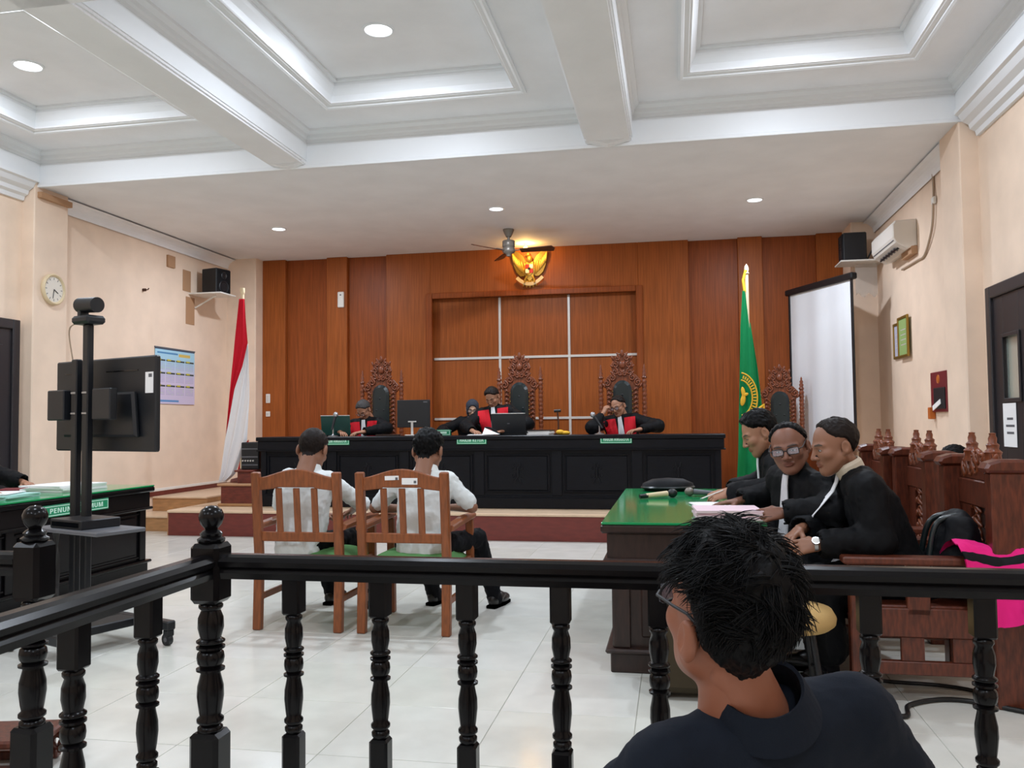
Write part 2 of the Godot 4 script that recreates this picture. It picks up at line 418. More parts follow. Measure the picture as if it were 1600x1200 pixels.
func make_room() -> void:
	# floor: slab in grout colour, each tile of its own
	var fl := struct("floor", "glossy cream floor tiles")
	slab("screed", "grout", fl, Vector3(XL - 0.2, -0.3, ZB - 0.2), Vector3(XR + 0.2, -0.003, ZF + 0.2))
	var step := 0.61
	var shapes := {}
	var rest := G.new()
	var rng := RandomNumberGenerator.new(); rng.seed = 4
	for i in range(-12, 6):
		var x0 := maxf(-0.19 + i * step, XL); var x1 := minf(-0.19 + (i + 1) * step, XR)
		if x1 - x0 < 0.02: continue
		for j in range(-9, 13):
			var z0 := maxf(-4.42 + j * step, -9.9); var z1 := minf(-4.42 + (j + 1) * step, ZF)
			if z1 - z0 < 0.02: continue
			var size := Vector3(x1 - x0 - 0.0035, 0.012, z1 - z0 - 0.0035)
			var at := Vector3((x0 + x1) * 0.5, -0.006, (z0 + z1) * 0.5)
			if z0 > -2.1:
				rest.box(at, size, 0.0012)
				continue
			var key := "%.3f %.3f" % [size.x, size.z]
			if not shapes.has(key):
				var g := G.new(); g.box(Vector3.ZERO, size, 0.0012)
				shapes[key] = g.mesh()
			put_mesh(shapes[key], "tile", M["tile_%d" % rng.randi_range(0, 2)], fl, at)
	var far := put(rest, "more_tiles", M.tile_0, fl)
	far.set_meta("kind", "stuff")

	# walls
	var wl := struct("wall_left", "peach painted left wall")
	slab("plaster", "wall_paint", wl, Vector3(XL - 0.2, -0.3, ZB - 0.2), Vector3(XL, 4.9, ZF + 0.2))
	slab("column", "wall_paint", wl, Vector3(XL - 0.05, 0, -8.27), Vector3(-6.6, 4.0, -7.76), 0.01)
	slab("corner_pier", "wall_paint", wl, Vector3(XL - 0.05, 0, ZB), Vector3(-6.27, 4.0, -11.95), 0.01)
	slab("conduit", "tape_brown", wl, Vector3(-6.6, 3.74, -8.27), Vector3(-6.55, 3.80, -7.8))
	var wr := struct("wall_right", "peach painted right wall")
	slab("plaster", "wall_paint", wr, Vector3(XR, -0.3, ZB - 0.2), Vector3(XR + 0.2, 4.9, ZF + 0.2))
	slab("column", "wall_paint", wr, Vector3(2.45, 0, -8.35), Vector3(XR + 0.05, 4.0, -7.81), 0.01)
	slab("corner_pier", "wall_paint", wr, Vector3(2.3, 0, ZB), Vector3(XR + 0.05, 4.0, -11.6), 0.01)
	var wf := struct("wall_front", "plain wall behind the public seats")
	slab("plaster", "wall_paint", wf, Vector3(XL - 0.2, -0.3, ZF), Vector3(XR + 0.2, 4.9, ZF + 0.2))

	# wall behind the judges: plaster, panels, pilasters, framed field with strips
	var wb := struct("wall_back", "orange brown wood panelled wall behind the judges")
	slab("plaster", "wall_paint", wb, Vector3(XL - 0.2, -0.3, ZB - 0.2), Vector3(XR + 0.2, 4.9, ZB))
	for q in [[-5.89, -5.21], [-4.88, -4.25], [0.23, 0.91], [1.24, 1.96]]:
		slab("panel", "wood_panel_red", wb, Vector3(q[0], 0.0, ZB), Vector3(q[1], CEIL, ZB + 0.04), 0.003)
	for q in [[-6.27, -5.89], [-5.21, -4.88], [0.91, 1.24], [1.96, 2.3]]:
		slab("pilaster", "wood_panel", wb, Vector3(q[0], 0.0, ZB), Vector3(q[1], CEIL, ZB + 0.13), 0.006)
	var fz := ZB + 0.13
	slab("field_panel", "wood_panel", wb, Vector3(-4.25, 0.0, ZB), Vector3(-3.56, CEIL, fz), 0.005)
	slab("field_panel", "wood_panel", wb, Vector3(-0.48, 0.0, ZB), Vector3(0.23, CEIL, fz), 0.005)
	slab("field_panel", "wood_panel", wb, Vector3(-3.56, 3.17, ZB), Vector3(-0.48, CEIL, fz), 0.005)
	for i in 3:
		for j in 3:
			var x0: float = [-3.56, -2.52, -1.49][i]; var x1: float = [-2.52, -1.49, -0.48][i]
			var y0: float = [0.0, 1.36, 2.26][j]; var y1: float = [1.36, 2.26, 3.17][j]
			slab("recessed_panel", "wood_panel", wb, Vector3(x0 + 0.004, y0 + 0.004, ZB), Vector3(x1 - 0.004, y1 - 0.004, ZB + 0.03), 0.003)
	for q in [[-3.62, -3.53, 0.0, 3.24], [-0.51, -0.42, 0.0, 3.24], [-3.53, -0.51, 3.155, 3.24]]:
		slab("field_frame", "wood_panel_red", wb, Vector3(q[0], q[2], fz - 0.02), Vector3(q[1], q[3], fz + 0.03), 0.008)
	for x in [-2.52, -1.49]:
		slab("strip", "aluminium", wb, Vector3(x - 0.018, 0.3, ZB + 0.025), Vector3(x + 0.018, 3.155, ZB + 0.05), 0.003)
	for y in [1.36, 2.26]:
		slab("strip", "aluminium", wb, Vector3(-3.53, y - 0.018, ZB + 0.025), Vector3(-0.51, y + 0.018, ZB + 0.052), 0.003)

	# ceiling
	var ce := struct("ceiling", "white coffered ceiling with beams")
	slab("cover", "ceiling_paint", ce, Vector3(XL - 0.2, 4.7, ZB - 0.2), Vector3(XR + 0.2, 4.9, ZF + 0.2))
	slab("low_ceiling", "ceiling_paint", ce, Vector3(XL, CEIL, ZB), Vector3(XR, 4.7, ZBEAM))
	slab("fascia_lip", "trim_paint", ce, Vector3(XL, CEIL - 0.012, ZBEAM - 0.05), Vector3(XR, CEIL + 0.02, ZBEAM + 0.012), 0.004)
	slab("fascia", "trim_paint", ce, Vector3(XL, CEIL + 0.02, ZBEAM - 0.02), Vector3(XR, 4.3, ZBEAM + 0.004))
	var bays_x := [[-6.58, -3.93], [-3.56, -0.77], [-0.345, 2.43]]
	var open_x := [[-6.1, -4.46], [-3.02, -1.33], [0.18, 1.9]]
	var bays_z := [[ZBEAM, -4.48], [-4.08, -0.75], [-0.35, ZF]]
	for q in [[-3.93, -3.56], [-0.77, -0.345]]:
		var b := G.new()
		var w: float = q[1] - q[0]; var len := ZF - ZBEAM
		b.box(Vector3(0, 0.22, 0), Vector3(w, 0.60, len))
		b.box(Vector3(0, -0.085, 0.0), Vector3(w - 0.03, 0.03, len))
		var o := put(b, "beam", M.ceiling_paint, ce, Vector3((q[0] + q[1]) * 0.5, 3.985, (ZF + ZBEAM) * 0.5))
		for s in [-1.0, 1.0]:
			var side := G.new(); side.box(Vector3(s * (w * 0.5 + 0.004), 0.12, 0), Vector3(0.012, 0.36, len))
			put(side, "beam_side", M.trim_paint, o)
		var nose := G.new()
		nose.prism(PackedVector2Array([Vector2(-w / 2, 0), Vector2(w / 2, 0), Vector2(w / 2, -0.01), Vector2(0, -0.06), Vector2(-w / 2, -0.01)]), 0.1, 0.004, Vector3(0, -0.08, -len * 0.5 + 0.05))
		put(nose, "beam_end", M.ceiling_paint, o)
	for q in [[-4.48, -4.08], [-0.75, -0.35]]:
		slab("cross_beam", "ceiling_paint", ce, Vector3(XL, 3.885, q[0]), Vector3(XR, 4.5, q[1]), 0.004)
	for q in [[XL, -6.58], [2.43, XR]]:
		slab("wall_beam", "trim_paint", ce, Vector3(q[0], 3.9, ZBEAM), Vector3(q[1], 4.5, ZF))
	var left_cornice := [Vector2(-6.75, 3.70), Vector2(-6.72, 3.70), Vector2(-6.71, 3.74), Vector2(-6.67, 3.76), Vector2(-6.66, 3.80), Vector2(-6.61, 3.83), Vector2(-6.58, 3.88), Vector2(-6.55, 3.89), Vector2(-6.55, 3.93), Vector2(-6.75, 3.93)]
	for s in 2:
		var poly := PackedVector2Array()
		for p in left_cornice:
			poly.append(p if s == 0 else Vector2(XR - (p.x - XL), p.y))
		var g := G.new()
		g.prism(poly, ZF - ZBEAM - 0.06, 0.0, Vector3(0, 0, (ZF + ZBEAM) * 0.5 + 0.03))
		put(g, "cornice", M.trim_paint, ce)
		var cove := PackedVector2Array([Vector2(0, 0)])
		for k in 7:
			var t := PI / 2 * k / 6.0
			cove.append(Vector2(0.15 - 0.13 * sin(t), -0.15 + 0.13 * cos(t)) if false else Vector2(0.02 + 0.13 * (1.0 - sin(t)), -0.02 - 0.13 * (1.0 - cos(t))))
		var cp := PackedVector2Array()
		for p in cove:
			cp.append(Vector2((XL if s == 0 else XR) + (p.x if s == 0 else -p.x), CEIL + p.y))
		var g2 := G.new()
		g2.prism(cp, ZBEAM - ZB - 0.6, 0.0, Vector3(0, 0, (ZB + ZBEAM) * 0.5))
		put(g2, "cove", M.ceiling_paint, ce)
	for i in 3:
		for j in 3:
			var bx = bays_x[i]; var bz = bays_z[j]; var ox = open_x[i]
			var oz := [bz[0] + 0.65, bz[1] - 0.62]
			var cof := G.new()
			for q in [[bx[0] - 0.01, bx[1] + 0.01, bz[0] - 0.01, oz[0]], [bx[0] - 0.01, bx[1] + 0.01, oz[1], bz[1] + 0.01], [bx[0] - 0.01, ox[0], oz[0], oz[1]], [ox[1], bx[1] + 0.01, oz[0], oz[1]]]:
				cof.box(Vector3((q[0] + q[1]) / 2, 4.23, (q[2] + q[3]) / 2), Vector3(q[1] - q[0], 0.02, q[3] - q[2]))
			cof.box(Vector3((ox[0] + ox[1]) / 2, 4.42, (oz[0] + oz[1]) / 2), Vector3(ox[1] - ox[0], 0.02, oz[1] - oz[0]))
			var o := put(cof, "coffer", M.ceiling_paint, ce)
			var ring := G.new()
			ring.ring_rect(bx[0], bx[1], bz[0], bz[1], [Vector2(0, 4.10), Vector2(0.012, 4.10), Vector2(0.014, 4.13), Vector2(0.03, 4.145), Vector2(0.036, 4.175), Vector2(0.07, 4.20), Vector2(0.075, 4.222)])
			put(ring, "coffer_cornice", M.trim_paint, o)
			var mould := G.new()
			mould.ring_rect(ox[0], ox[1], oz[0], oz[1], [Vector2(-0.1, 4.222), Vector2(-0.1, 4.20), Vector2(-0.08, 4.192), Vector2(-0.06, 4.20), Vector2(-0.055, 4.212), Vector2(-0.02, 4.214), Vector2(0.0, 4.235), Vector2(0.012, 4.28), Vector2(0.04, 4.33), Vector2(0.05, 4.36), Vector2(0.05, 4.385), Vector2(0.085, 4.39), Vector2(0.085, 4.41)])
			put(mould, "coffer_moulding", M.trim_paint, o)

	# skirting
	var bl := struct("baseboard_left")
	slab("skirting", "maroon_board", bl, Vector3(XL, 0.38, -11.95), Vector3(XL + 0.015, 0.44, -9.9), 0.002)
	slab("skirting_cap", "white_plastic", bl, Vector3(XL, 0.44, -11.95), Vector3(XL + 0.02, 0.475, -9.9), 0.004)
	slab("skirting", "maroon_board", bl, Vector3(XL, 0.0, -9.5), Vector3(XL + 0.015, 0.1, ZF), 0.002)
	var br := struct("baseboard_right")
	slab("skirting", "maroon_board", br, Vector3(XR - 0.015, 0.0, -9.2), Vector3(XR, 0.1, ZF), 0.002)

	# doors
	door("door_1", Vector3(XR, 0, -7.6), -1.0, 1.0, 2.37, true)
	door("door_2", Vector3(XL, 0, -7.7), 1.0, 1.0, 2.42, false)

func door(called: String, at: Vector3, s: float, w: float, h: float, glazed: bool) -> void:
	# stands on a side wall, starts at at.z and runs towards the public
	var d := struct(called, "black wooden door" + (" with a narrow glass pane" if glazed else ""))
	d.position = at
	for q in [[0.0, 0.1, 0.0, h], [w - 0.1, w, 0.0, h], [0.1, w - 0.1, h - 0.1, h]]:
		slab("door_frame", "door_black", d, Vector3(minf(0, s * 0.06), q[2], q[0]), Vector3(maxf(0, s * 0.06), q[3], q[1]), 0.008)
	var a := 0.0; var b := s * 0.035
	var lo := minf(a, b); var hi := maxf(a, b)
	if glazed:
		for q in [[0.1, 0.3, 0.0, h - 0.1], [0.62, w - 0.1, 0.0, h - 0.1], [0.3, 0.62, 0.0, 1.44], [0.3, 0.62, 1.94, h - 0.1]]:
			slab("leaf", "door_black", d, Vector3(lo, q[2], q[0]), Vector3(hi, q[3], q[1]), 0.003)
		slab("pane", "pane_glass", d, Vector3(s * 0.012 - 0.003, 1.44, 0.3), Vector3(s * 0.012 + 0.003, 1.94, 0.62))
		for q in [[0.28, 0.31, 1.42, 1.96], [0.61, 0.64, 1.42, 1.96], [0.31, 0.61, 1.42, 1.45], [0.31, 0.61, 1.93, 1.96]]:
			slab("glazing_bead", "door_black", d, Vector3(minf(b, s * 0.05), q[2], q[0]), Vector3(maxf(b, s * 0.05), q[3], q[1]), 0.004)
	else:
		slab("leaf", "door_black", d, Vector3(lo, 0, 0.1), Vector3(hi, h - 0.1, w - 0.1), 0.003)
		for y in [[0.2, 1.0], [1.15, 2.15]]:
			slab("raised_panel", "door_black", d, Vector3(minf(b, s * 0.05), y[0], 0.22), Vector3(maxf(b, s * 0.05), y[1], w - 0.22), 0.012)

func make_lights() -> void:
	var side := ["by the clock wall", "between the two ceiling beams", "by the air conditioner"]
	var row := ["in front of the judges' dais", "above the black railing", "above the public seats"]
	for j in 3:
		for i in 3:
			downlight(Vector3([-5.4, -2.24, 1.0][i], 4.41, [-6.25, -2.55, 1.2][j]), 0.105, [4.0, 3.2, 3.2][j], "large downlight in the coffer %s, %s" % [side[i], row[j]], "downlights in the ceiling coffers")
	for q in [[-5.03, -10.2, "near the red and white flag"], [-2.05, -9.83, "in front of the ceiling fan"], [0.96, -10.11, "near the green flag"]]:
		downlight(Vector3(q[0], CEIL, q[1]), 0.08, 4.0, "small downlight in the flat ceiling over the bench, %s" % q[2], "downlights over the judges' bench")

func downlight(at: Vector3, r: float, energy: float, label: String, group: String) -> void:
	var t := thing("ceiling_downlight", label, "light", at, 0.0, group)
	var g := G.new()
	g.lathe([Vector2(r, -0.004), Vector2(r + 0.004, -0.012), Vector2(r + 0.02, -0.008), Vector2(r + 0.022, 0.0), Vector2(r + 0.022, 0.0), Vector2(r, 0.0)], 28)
	put(g, "rim", M.trim_paint, t)
	var l := G.new()
	l.lathe([Vector2(0, -0.008), Vector2(r, -0.006), Vector2(r, -0.006), Vector2(r, -0.001), Vector2(0, -0.001)], 28)
	put(l, "diffuser", M.lamp_glow, t)
	var a := AreaLight3D.new(); a.name = "lamp"
	a.area_size = Vector2(r * 1.7, r * 1.7); a.light_energy = energy; a.light_color = c8(232, 242, 255)
	a.area_range = 25.0; a.area_attenuation = 2.0; a.shadow_enabled = true
	t.add_child(a); a.position = Vector3(0, -0.02, 0); a.rotation.x = -PI / 2

# ---------------------------------------------------------------- platform, wall fittings
func make_dais() -> void:
	var d := thing("dais", "low platform with maroon front board and tan top under the judges' bench", "platform", Vector3(0, 0, 0))
	slab("core", "dais_tile", d, Vector3(-5.94, 0, ZB + 0.165), Vector3(2.295, 0.285, -9.235))
	slab("core", "dais_tile", d, Vector3(2.295, 0, -11.595), Vector3(XR - 0.002, 0.285, -9.235))
	slab("front_board", "maroon_board", d, Vector3(-5.95, 0, -9.235), Vector3(XR - 0.002, 0.27, -9.21), 0.003)
	slab("side_board", "tan_riser", d, Vector3(-5.965, 0, -9.56), Vector3(-5.94, 0.27, -9.215), 0.003)
	slab("nosing", "dais_tile", d, Vector3(-5.96, 0.27, -9.6), Vector3(XR - 0.002, 0.3, -9.195), 0.006)
	slab("deck", "dais_tile", d, Vector3(-5.96, 0.285, ZB + 0.165), Vector3(2.295, 0.3, -9.6))
	slab("deck", "dais_tile", d, Vector3(2.295, 0.285, -11.595), Vector3(XR - 0.002, 0.3, -9.6))
	var s := thing("side_step", "two broad tan steps between dais and left wall", "steps")
	slab("lower_step", "tan_riser", s, Vector3(XL + 0.002, 0, -11.945), Vector3(-5.97, 0.165, -9.56))
	slab("lower_tread", "dais_tile", s, Vector3(XL + 0.002, 0.165, -11.945), Vector3(-5.97, 0.19, -9.54), 0.005)
	slab("upper_step", "tan_riser", s, Vector3(XL + 0.002, 0.19, -11.945), Vector3(-5.97, 0.355, -10.1))
	slab("upper_tread", "dais_tile", s, Vector3(XL + 0.002, 0.355, -11.945), Vector3(-5.97, 0.38, -10.08), 0.005)
	var w := thing("wooden_stair", "reddish wooden stair block with moulded base at end of judges' bench", "stairs")
	slab("lower_block", "stair_wood", w, Vector3(-5.56, 0.3, -10.6), Vector3(-5.12, 0.55, -9.72), 0.004)
	slab("base_moulding", "tan_riser", w, Vector3(-5.59, 0.3, -10.62), Vector3(-5.12, 0.335, -9.69), 0.01)
	slab("lower_tread", "tape_brown", w, Vector3(-5.6, 0.55, -10.62), Vector3(-5.12, 0.58, -9.69), 0.008)
	slab("upper_block", "stair_wood", w, Vector3(-5.36, 0.58, -10.6), Vector3(-5.12, 0.72, -9.76), 0.004)
	slab("upper_tread", "stair_wood", w, Vector3(-5.39, 0.72, -10.62), Vector3(-5.12, 0.745, -9.73), 0.008)

func speaker(at: Vector3, turn: float, label: String) -> Node3D:
	var t := thing("wall_speaker", label, "speaker", at, turn)
	slab("cabinet", "black_plastic", t, Vector3(-0.14, 0, -0.15), Vector3(0.14, 0.36, 0.13), 0.012)
	slab("grille", "bag_black", t, Vector3(-0.13, 0.012, 0.13), Vector3(0.13, 0.348, 0.142), 0.008)
	for q in [[0.1, 0.085], [0.26, 0.045]]:
		var g := G.new()
		g.lathe([Vector2(0, 0.004), Vector2(q[1] * 0.3, 0.006), Vector2(q[1] * 0.8, 0.0), Vector2(q[1], 0.008), Vector2(q[1] + 0.01, 0.0)], 20, Vector3(0, q[0], 0.141), Basis(Vector3.RIGHT, PI / 2))
		put(g, "cone", M.black_plastic, t)
	var b := G.new()
	b.box(Vector3(0, 0.06, 0.1435), Vector3(0.05, 0.012, 0.003))
	return t

func make_wall_things() -> void:
	# clock on the left column
	var t := thing("wall_clock", "round white wall clock with cream rim on the left column", "clock", Vector3(-6.6, 2.79, -8.03), PI / 2)
	var g := G.new()
	g.lathe([Vector2(0, 0), Vector2(0.165, 0), Vector2(0.17, 0.01), Vector2(0.17, 0.035), Vector2(0.155, 0.045), Vector2(0.14, 0.035), Vector2(0.138, 0.025)], 36, Vector3.ZERO, Basis(Vector3.RIGHT, PI / 2))
	put(g, "rim", M.cream_paint, t)
	g = G.new(); g.lathe([Vector2(0.14, 0.02), Vector2(0.14, 0.026), Vector2(0.14, 0.026), Vector2(0, 0.026)], 36, Vector3.ZERO, Basis(Vector3.RIGHT, PI / 2))
	put(g, "dial", M.clock_face, t)
	for k in 12:
		g = G.new(); var a := TAU * k / 12
		g.box(Vector3(sin(a) * 0.115, cos(a) * 0.115, 0.027), Vector3(0.006, 0.022, 0.002), 0.0, Basis(Vector3.BACK, -a))
		put(g, "hour_mark", M.grey_plastic, t)
	for q in [[2.1, 0.07, 0.008], [3.3, 0.1, 0.006]]:
		g = G.new(); g.box(Vector3(sin(q[0]) * q[1] / 2, cos(q[0]) * q[1] / 2, 0.03), Vector3(q[2], q[1], 0.003), 0.0, Basis(Vector3.BACK, -q[0]))
		put(g, "hand", M.black_plastic, t)
	# left speaker on a bracket
	speaker(Vector3(-6.46, 3.19, -11.15), PI * 0.42, "black box speaker on white shelf bracket on the left wall")
	var sh := thing("speaker_shelf", "thin white shelf bracket under the left wall speaker", "shelf", Vector3(-6.75, 3.19, -11.1))
	slab("board", "white_plastic", sh, Vector3(0, -0.022, -0.22), Vector3(0.5, -0.002, 0.2), 0.004)
	var br := G.new(); br.bar(Vector3(0.01, -0.2, 0.05), Vector3(0.34, -0.03, 0.05), 0.02, 0.02, 0.003)
	put(br, "brace", M.white_plastic, sh)
	put_tag_box("paint_patch", "tape_brown", Vector3(-6.75, 2.74, -11.05), Vector3(-6.745, 3.13, -10.83), "tall brown tape patch on the wall below left speaker shelf", "patch")
	put_tag_box("paint_patch", "tape_brown", Vector3(-6.75, 3.2, -10.95), Vector3(-6.745, 3.5, -10.75), "brown patch on the wall beside left speaker", "patch")
	put_tag_box("wall_block", "tape_brown", Vector3(-6.75, 3.47, -10.53), Vector3(-6.72, 3.63, -10.36), "small brown wooden block high on the left wall", "block")
	t = thing("wall_hook", "small dark hook alone on the left wall", "hook", Vector3(-6.75, 3.07, -9.85))
	g = G.new(); g.cyl(Vector3.ZERO, Vector3(0.04, 0, 0), 0.02, 12); put(g, "plate", M.fan_brown, t)
	g = G.new(); g.tube([Vector3(0.03, 0, 0), Vector3(0.07, 0, 0), Vector3(0.085, 0.02, 0)], 0.008, 6); put(g, "hook", M.fan_brown, t)
	# calendar print
	var im := Image.create(256, 330, false, Image.FORMAT_RGB8)
	for y in 330:
		var k := y / 330.0
		im.fill_rect(Rect2i(0, y, 256, 1), c8(168, 212, 232).lerp(c8(212, 200, 226), smoothstep(0.1, 0.6, k)))
	im.fill_rect(Rect2i(0, 0, 256, 8), c8(70, 96, 128)); im.fill_rect(Rect2i(14, 22, 130, 10), c8(84, 140, 186)); im.fill_rect(Rect2i(150, 24, 76, 18), c8(214, 184, 96))
	var rg := RandomNumberGenerator.new(); rg.seed = 8
	for r in 3:
		for q in 4:
			var x := 8 + q * 62; var y := 66 + r * 76
			im.fill_rect(Rect2i(x, y, 56, 10), c8(58, 66, 66)); im.fill_rect(Rect2i(x + 6, y - 3, 24, 9), c8(206, 196, 70))
			for l in 5:
				for w in 6: im.fill_rect(Rect2i(x + w * 9, y + 18 + l * 9, 6, 3), c8(150, 150, 186) if rg.randf() > 0.15 else c8(150, 190, 140))
	im.fill_rect(Rect2i(20, 306, 130, 12), c8(96, 146, 200))
	t = thing("wall_calendar", "pale blue and lilac printed year calendar hanging on left wall behind monitor", "calendar", Vector3(-6.743, 1.6, -10.55))
	g = G.new(); g.quad_uv(Vector3(0, 0, 0.44), Vector3(0.006, 0, -0.5), Vector3(0, 0.75, -0.5), Vector3(0, 0.75, 0.44), Vector3.RIGHT)
	var pm := mat("calendar_print", Color.WHITE, 0.6); pm.albedo_texture = ImageTexture.create_from_image(im)
	put(g, "sheet", pm, t)
	slab("top_strip", "grey_plastic", t, Vector3(-0.006, 0.745, -0.51), Vector3(0.006, 0.765, 0.45), 0.002)
	# small fittings on the panelled wall
	t = thing("wall_sensor", "slim white remote holder on a wood pilaster", "device", Vector3(-4.97, 3.08, ZB + 0.13))
	slab("body", "white_plastic", t, Vector3(-0.05, 0, 0), Vector3(0.05, 0.24, 0.035), 0.01)
	slab("button", "grey_plastic", t, Vector3(-0.012, 0.18, 0.035), Vector3(0.012, 0.2, 0.039), 0.001)
	for q in [[1.64, 0.12, "tall white switch plate on the wood wall above the smaller one"], [1.43, 0.06, "small white socket plate on the wood wall under the switch"]]:
		t = thing("switch_plate", q[2], "switch", Vector3(-6.17, q[0], ZB + 0.13))
		slab("plate", "white_plastic", t, Vector3(-0.035, 0, 0), Vector3(0.035, q[1] + 0.02, 0.012), 0.004)
		slab("rocker", "aluminium", t, Vector3(-0.018, 0.02, 0.012), Vector3(0.018, q[1], 0.018), 0.003)
	emblem()
	ceiling_fan()
	air_conditioner()
	# right speaker, shelf, screen
	speaker(Vector3(2.26, 3.29, -11.35), -PI * 0.5, "black box speaker above the projection screen in right corner")
	sh = thing("speaker_shelf", "white shelf under the speaker above projection screen", "shelf", Vector3(2.6, 3.29, -11.35))
	slab("board", "white_plastic", sh, Vector3(-0.52, -0.022, -0.2), Vector3(0, -0.002, 0.22), 0.004)
	var cb := G.new()
	cb.tube(bezier([Vector3(-0.18, 0.02, 0.1), Vector3(-0.12, 0.14, 0.2), Vector3(-0.06, 0.1, 0.12), Vector3(-0.1, 0.03, 0.17), Vector3(-0.03, 0.05, 0.2), Vector3(-0.05, 0.012, 0.1)], 6), 0.011, 6)
	put(cb, "cable_coil", M.cable_black, sh)
	projection_screen()
	# framed prints, notice box, door paper on the right
	t = thing("framed_certificate", "narrow framed lilac certificate on the right wall", "frame", Vector3(XR, 2.0, -10.62)); framed(t, 0.3, 0.42, "lilac_print")
	t = thing("framed_certificate", "framed green certificate overlapping a lilac one on right wall", "frame", Vector3(XR - 0.026, 1.99, -10.25)); framed(t, 0.42, 0.47, "green_print")
	t = thing("notice_board", "dark red notice board with gold seal and white leaflet on right wall", "notice board", Vector3(XR - 0.002, 1.36, -9.05))
	slab("board", "dark_red_board", t, Vector3(-0.03, 0, -0.24), Vector3(0, 0.4, 0.26), 0.005)
	slab("pocket", "black_plastic", t, Vector3(-0.045, 0.03, -0.1), Vector3(-0.03, 0.24, 0.24), 0.004)
	g = G.new(); g.lathe([Vector2(0.0, 0.006), Vector2(0.03, 0.006), Vector2(0.036, 0.002), Vector2(0.042, 0.006), Vector2(0.045, 0.0)], 20, Vector3(-0.03, 0.325, 0.02), Basis(Vector3.BACK, PI / 2)); put(g, "seal", M.amber, t)
	g = G.new(); g.box(Vector3(-0.052, 0.07, 0.02), Vector3(0.008, 0.05, 0.26), 0.002, Basis(Vector3.RIGHT, -0.25)); put(g, "leaflet", M.paper, t)
	slab("ledge", "amber", t, Vector3(-0.06, -0.07, -0.26), Vector3(0, 0.05, -0.2), 0.006)
	t = thing("door_notice", "white printed paper notice taped to the black door", "notice", Vector3(XR - 0.041, 1.07, -7.2))
	slab("sheet", "paper", t, Vector3(-0.002, 0, -0.14), Vector3(0.001, 0.34, 0.12))
	for q in [[0.21, 0.12], [0.155, 0.17], [0.1, 0.14]]:
		slab("print_line", "grey_plastic", t, Vector3(-0.0032, q[0], -q[1] / 2), Vector3(-0.002, q[0] + 0.018, q[1] / 2))
	# surface cable to the air conditioner
	t = thing("wall_cable", "thin pale cable looping down the right wall to the air conditioner", "cable", Vector3(XR - 0.015, 0, 0))
	g = G.new(); g.tube(bezier([Vector3(0, 3.86, -9.05), Vector3(0, 3.6, -9.03), Vector3(-0.01, 3.44, -9.02), Vector3(-0.01, 3.2, -9.1), Vector3(0, 3.0, -9.4), Vector3(0, 2.99, -9.7), Vector3(0, 3.0, -10.3)], 8), 0.012, 6); put(g, "wire", M.cable_grey, t)
	g = G.new(); g.box(Vector3(-0.005, 3.47, -9.02), Vector3(0.03, 0.07, 0.08), 0.006); put(g, "junction_box", M.white_plastic, t)

func put_tag_box(called: String, m: String, lo: Vector3, hi: Vector3, label: String, category: String) -> void:
	tag(slab(called, m, self, lo, hi, 0.002), label, category)

func framed(t: Node3D, w: float, h: float, m: String) -> void:
	slab("print", m, t, Vector3(-0.012, 0.02, -w / 2 + 0.02), Vector3(-0.004, h - 0.02, w / 2 - 0.02))
	for q in [[-w / 2, -w / 2 + 0.03, 0.0, h], [w / 2 - 0.03, w / 2, 0.0, h], [-w / 2 + 0.03, w / 2 - 0.03, 0.0, 0.03], [-w / 2 + 0.03, w / 2 - 0.03, h - 0.03, h]]:
		slab("frame_bar", "dark_gold", t, Vector3(-0.025, q[2], q[0]), Vector3(0, q[3], q[1]), 0.005)
	for q in 4:
		slab("print_line", "aluminium", t, Vector3(-0.013, h * (0.3 + 0.12 * q), -w * 0.25), Vector3(-0.0115, h * (0.3 + 0.12 * q) + 0.012, w * 0.25))

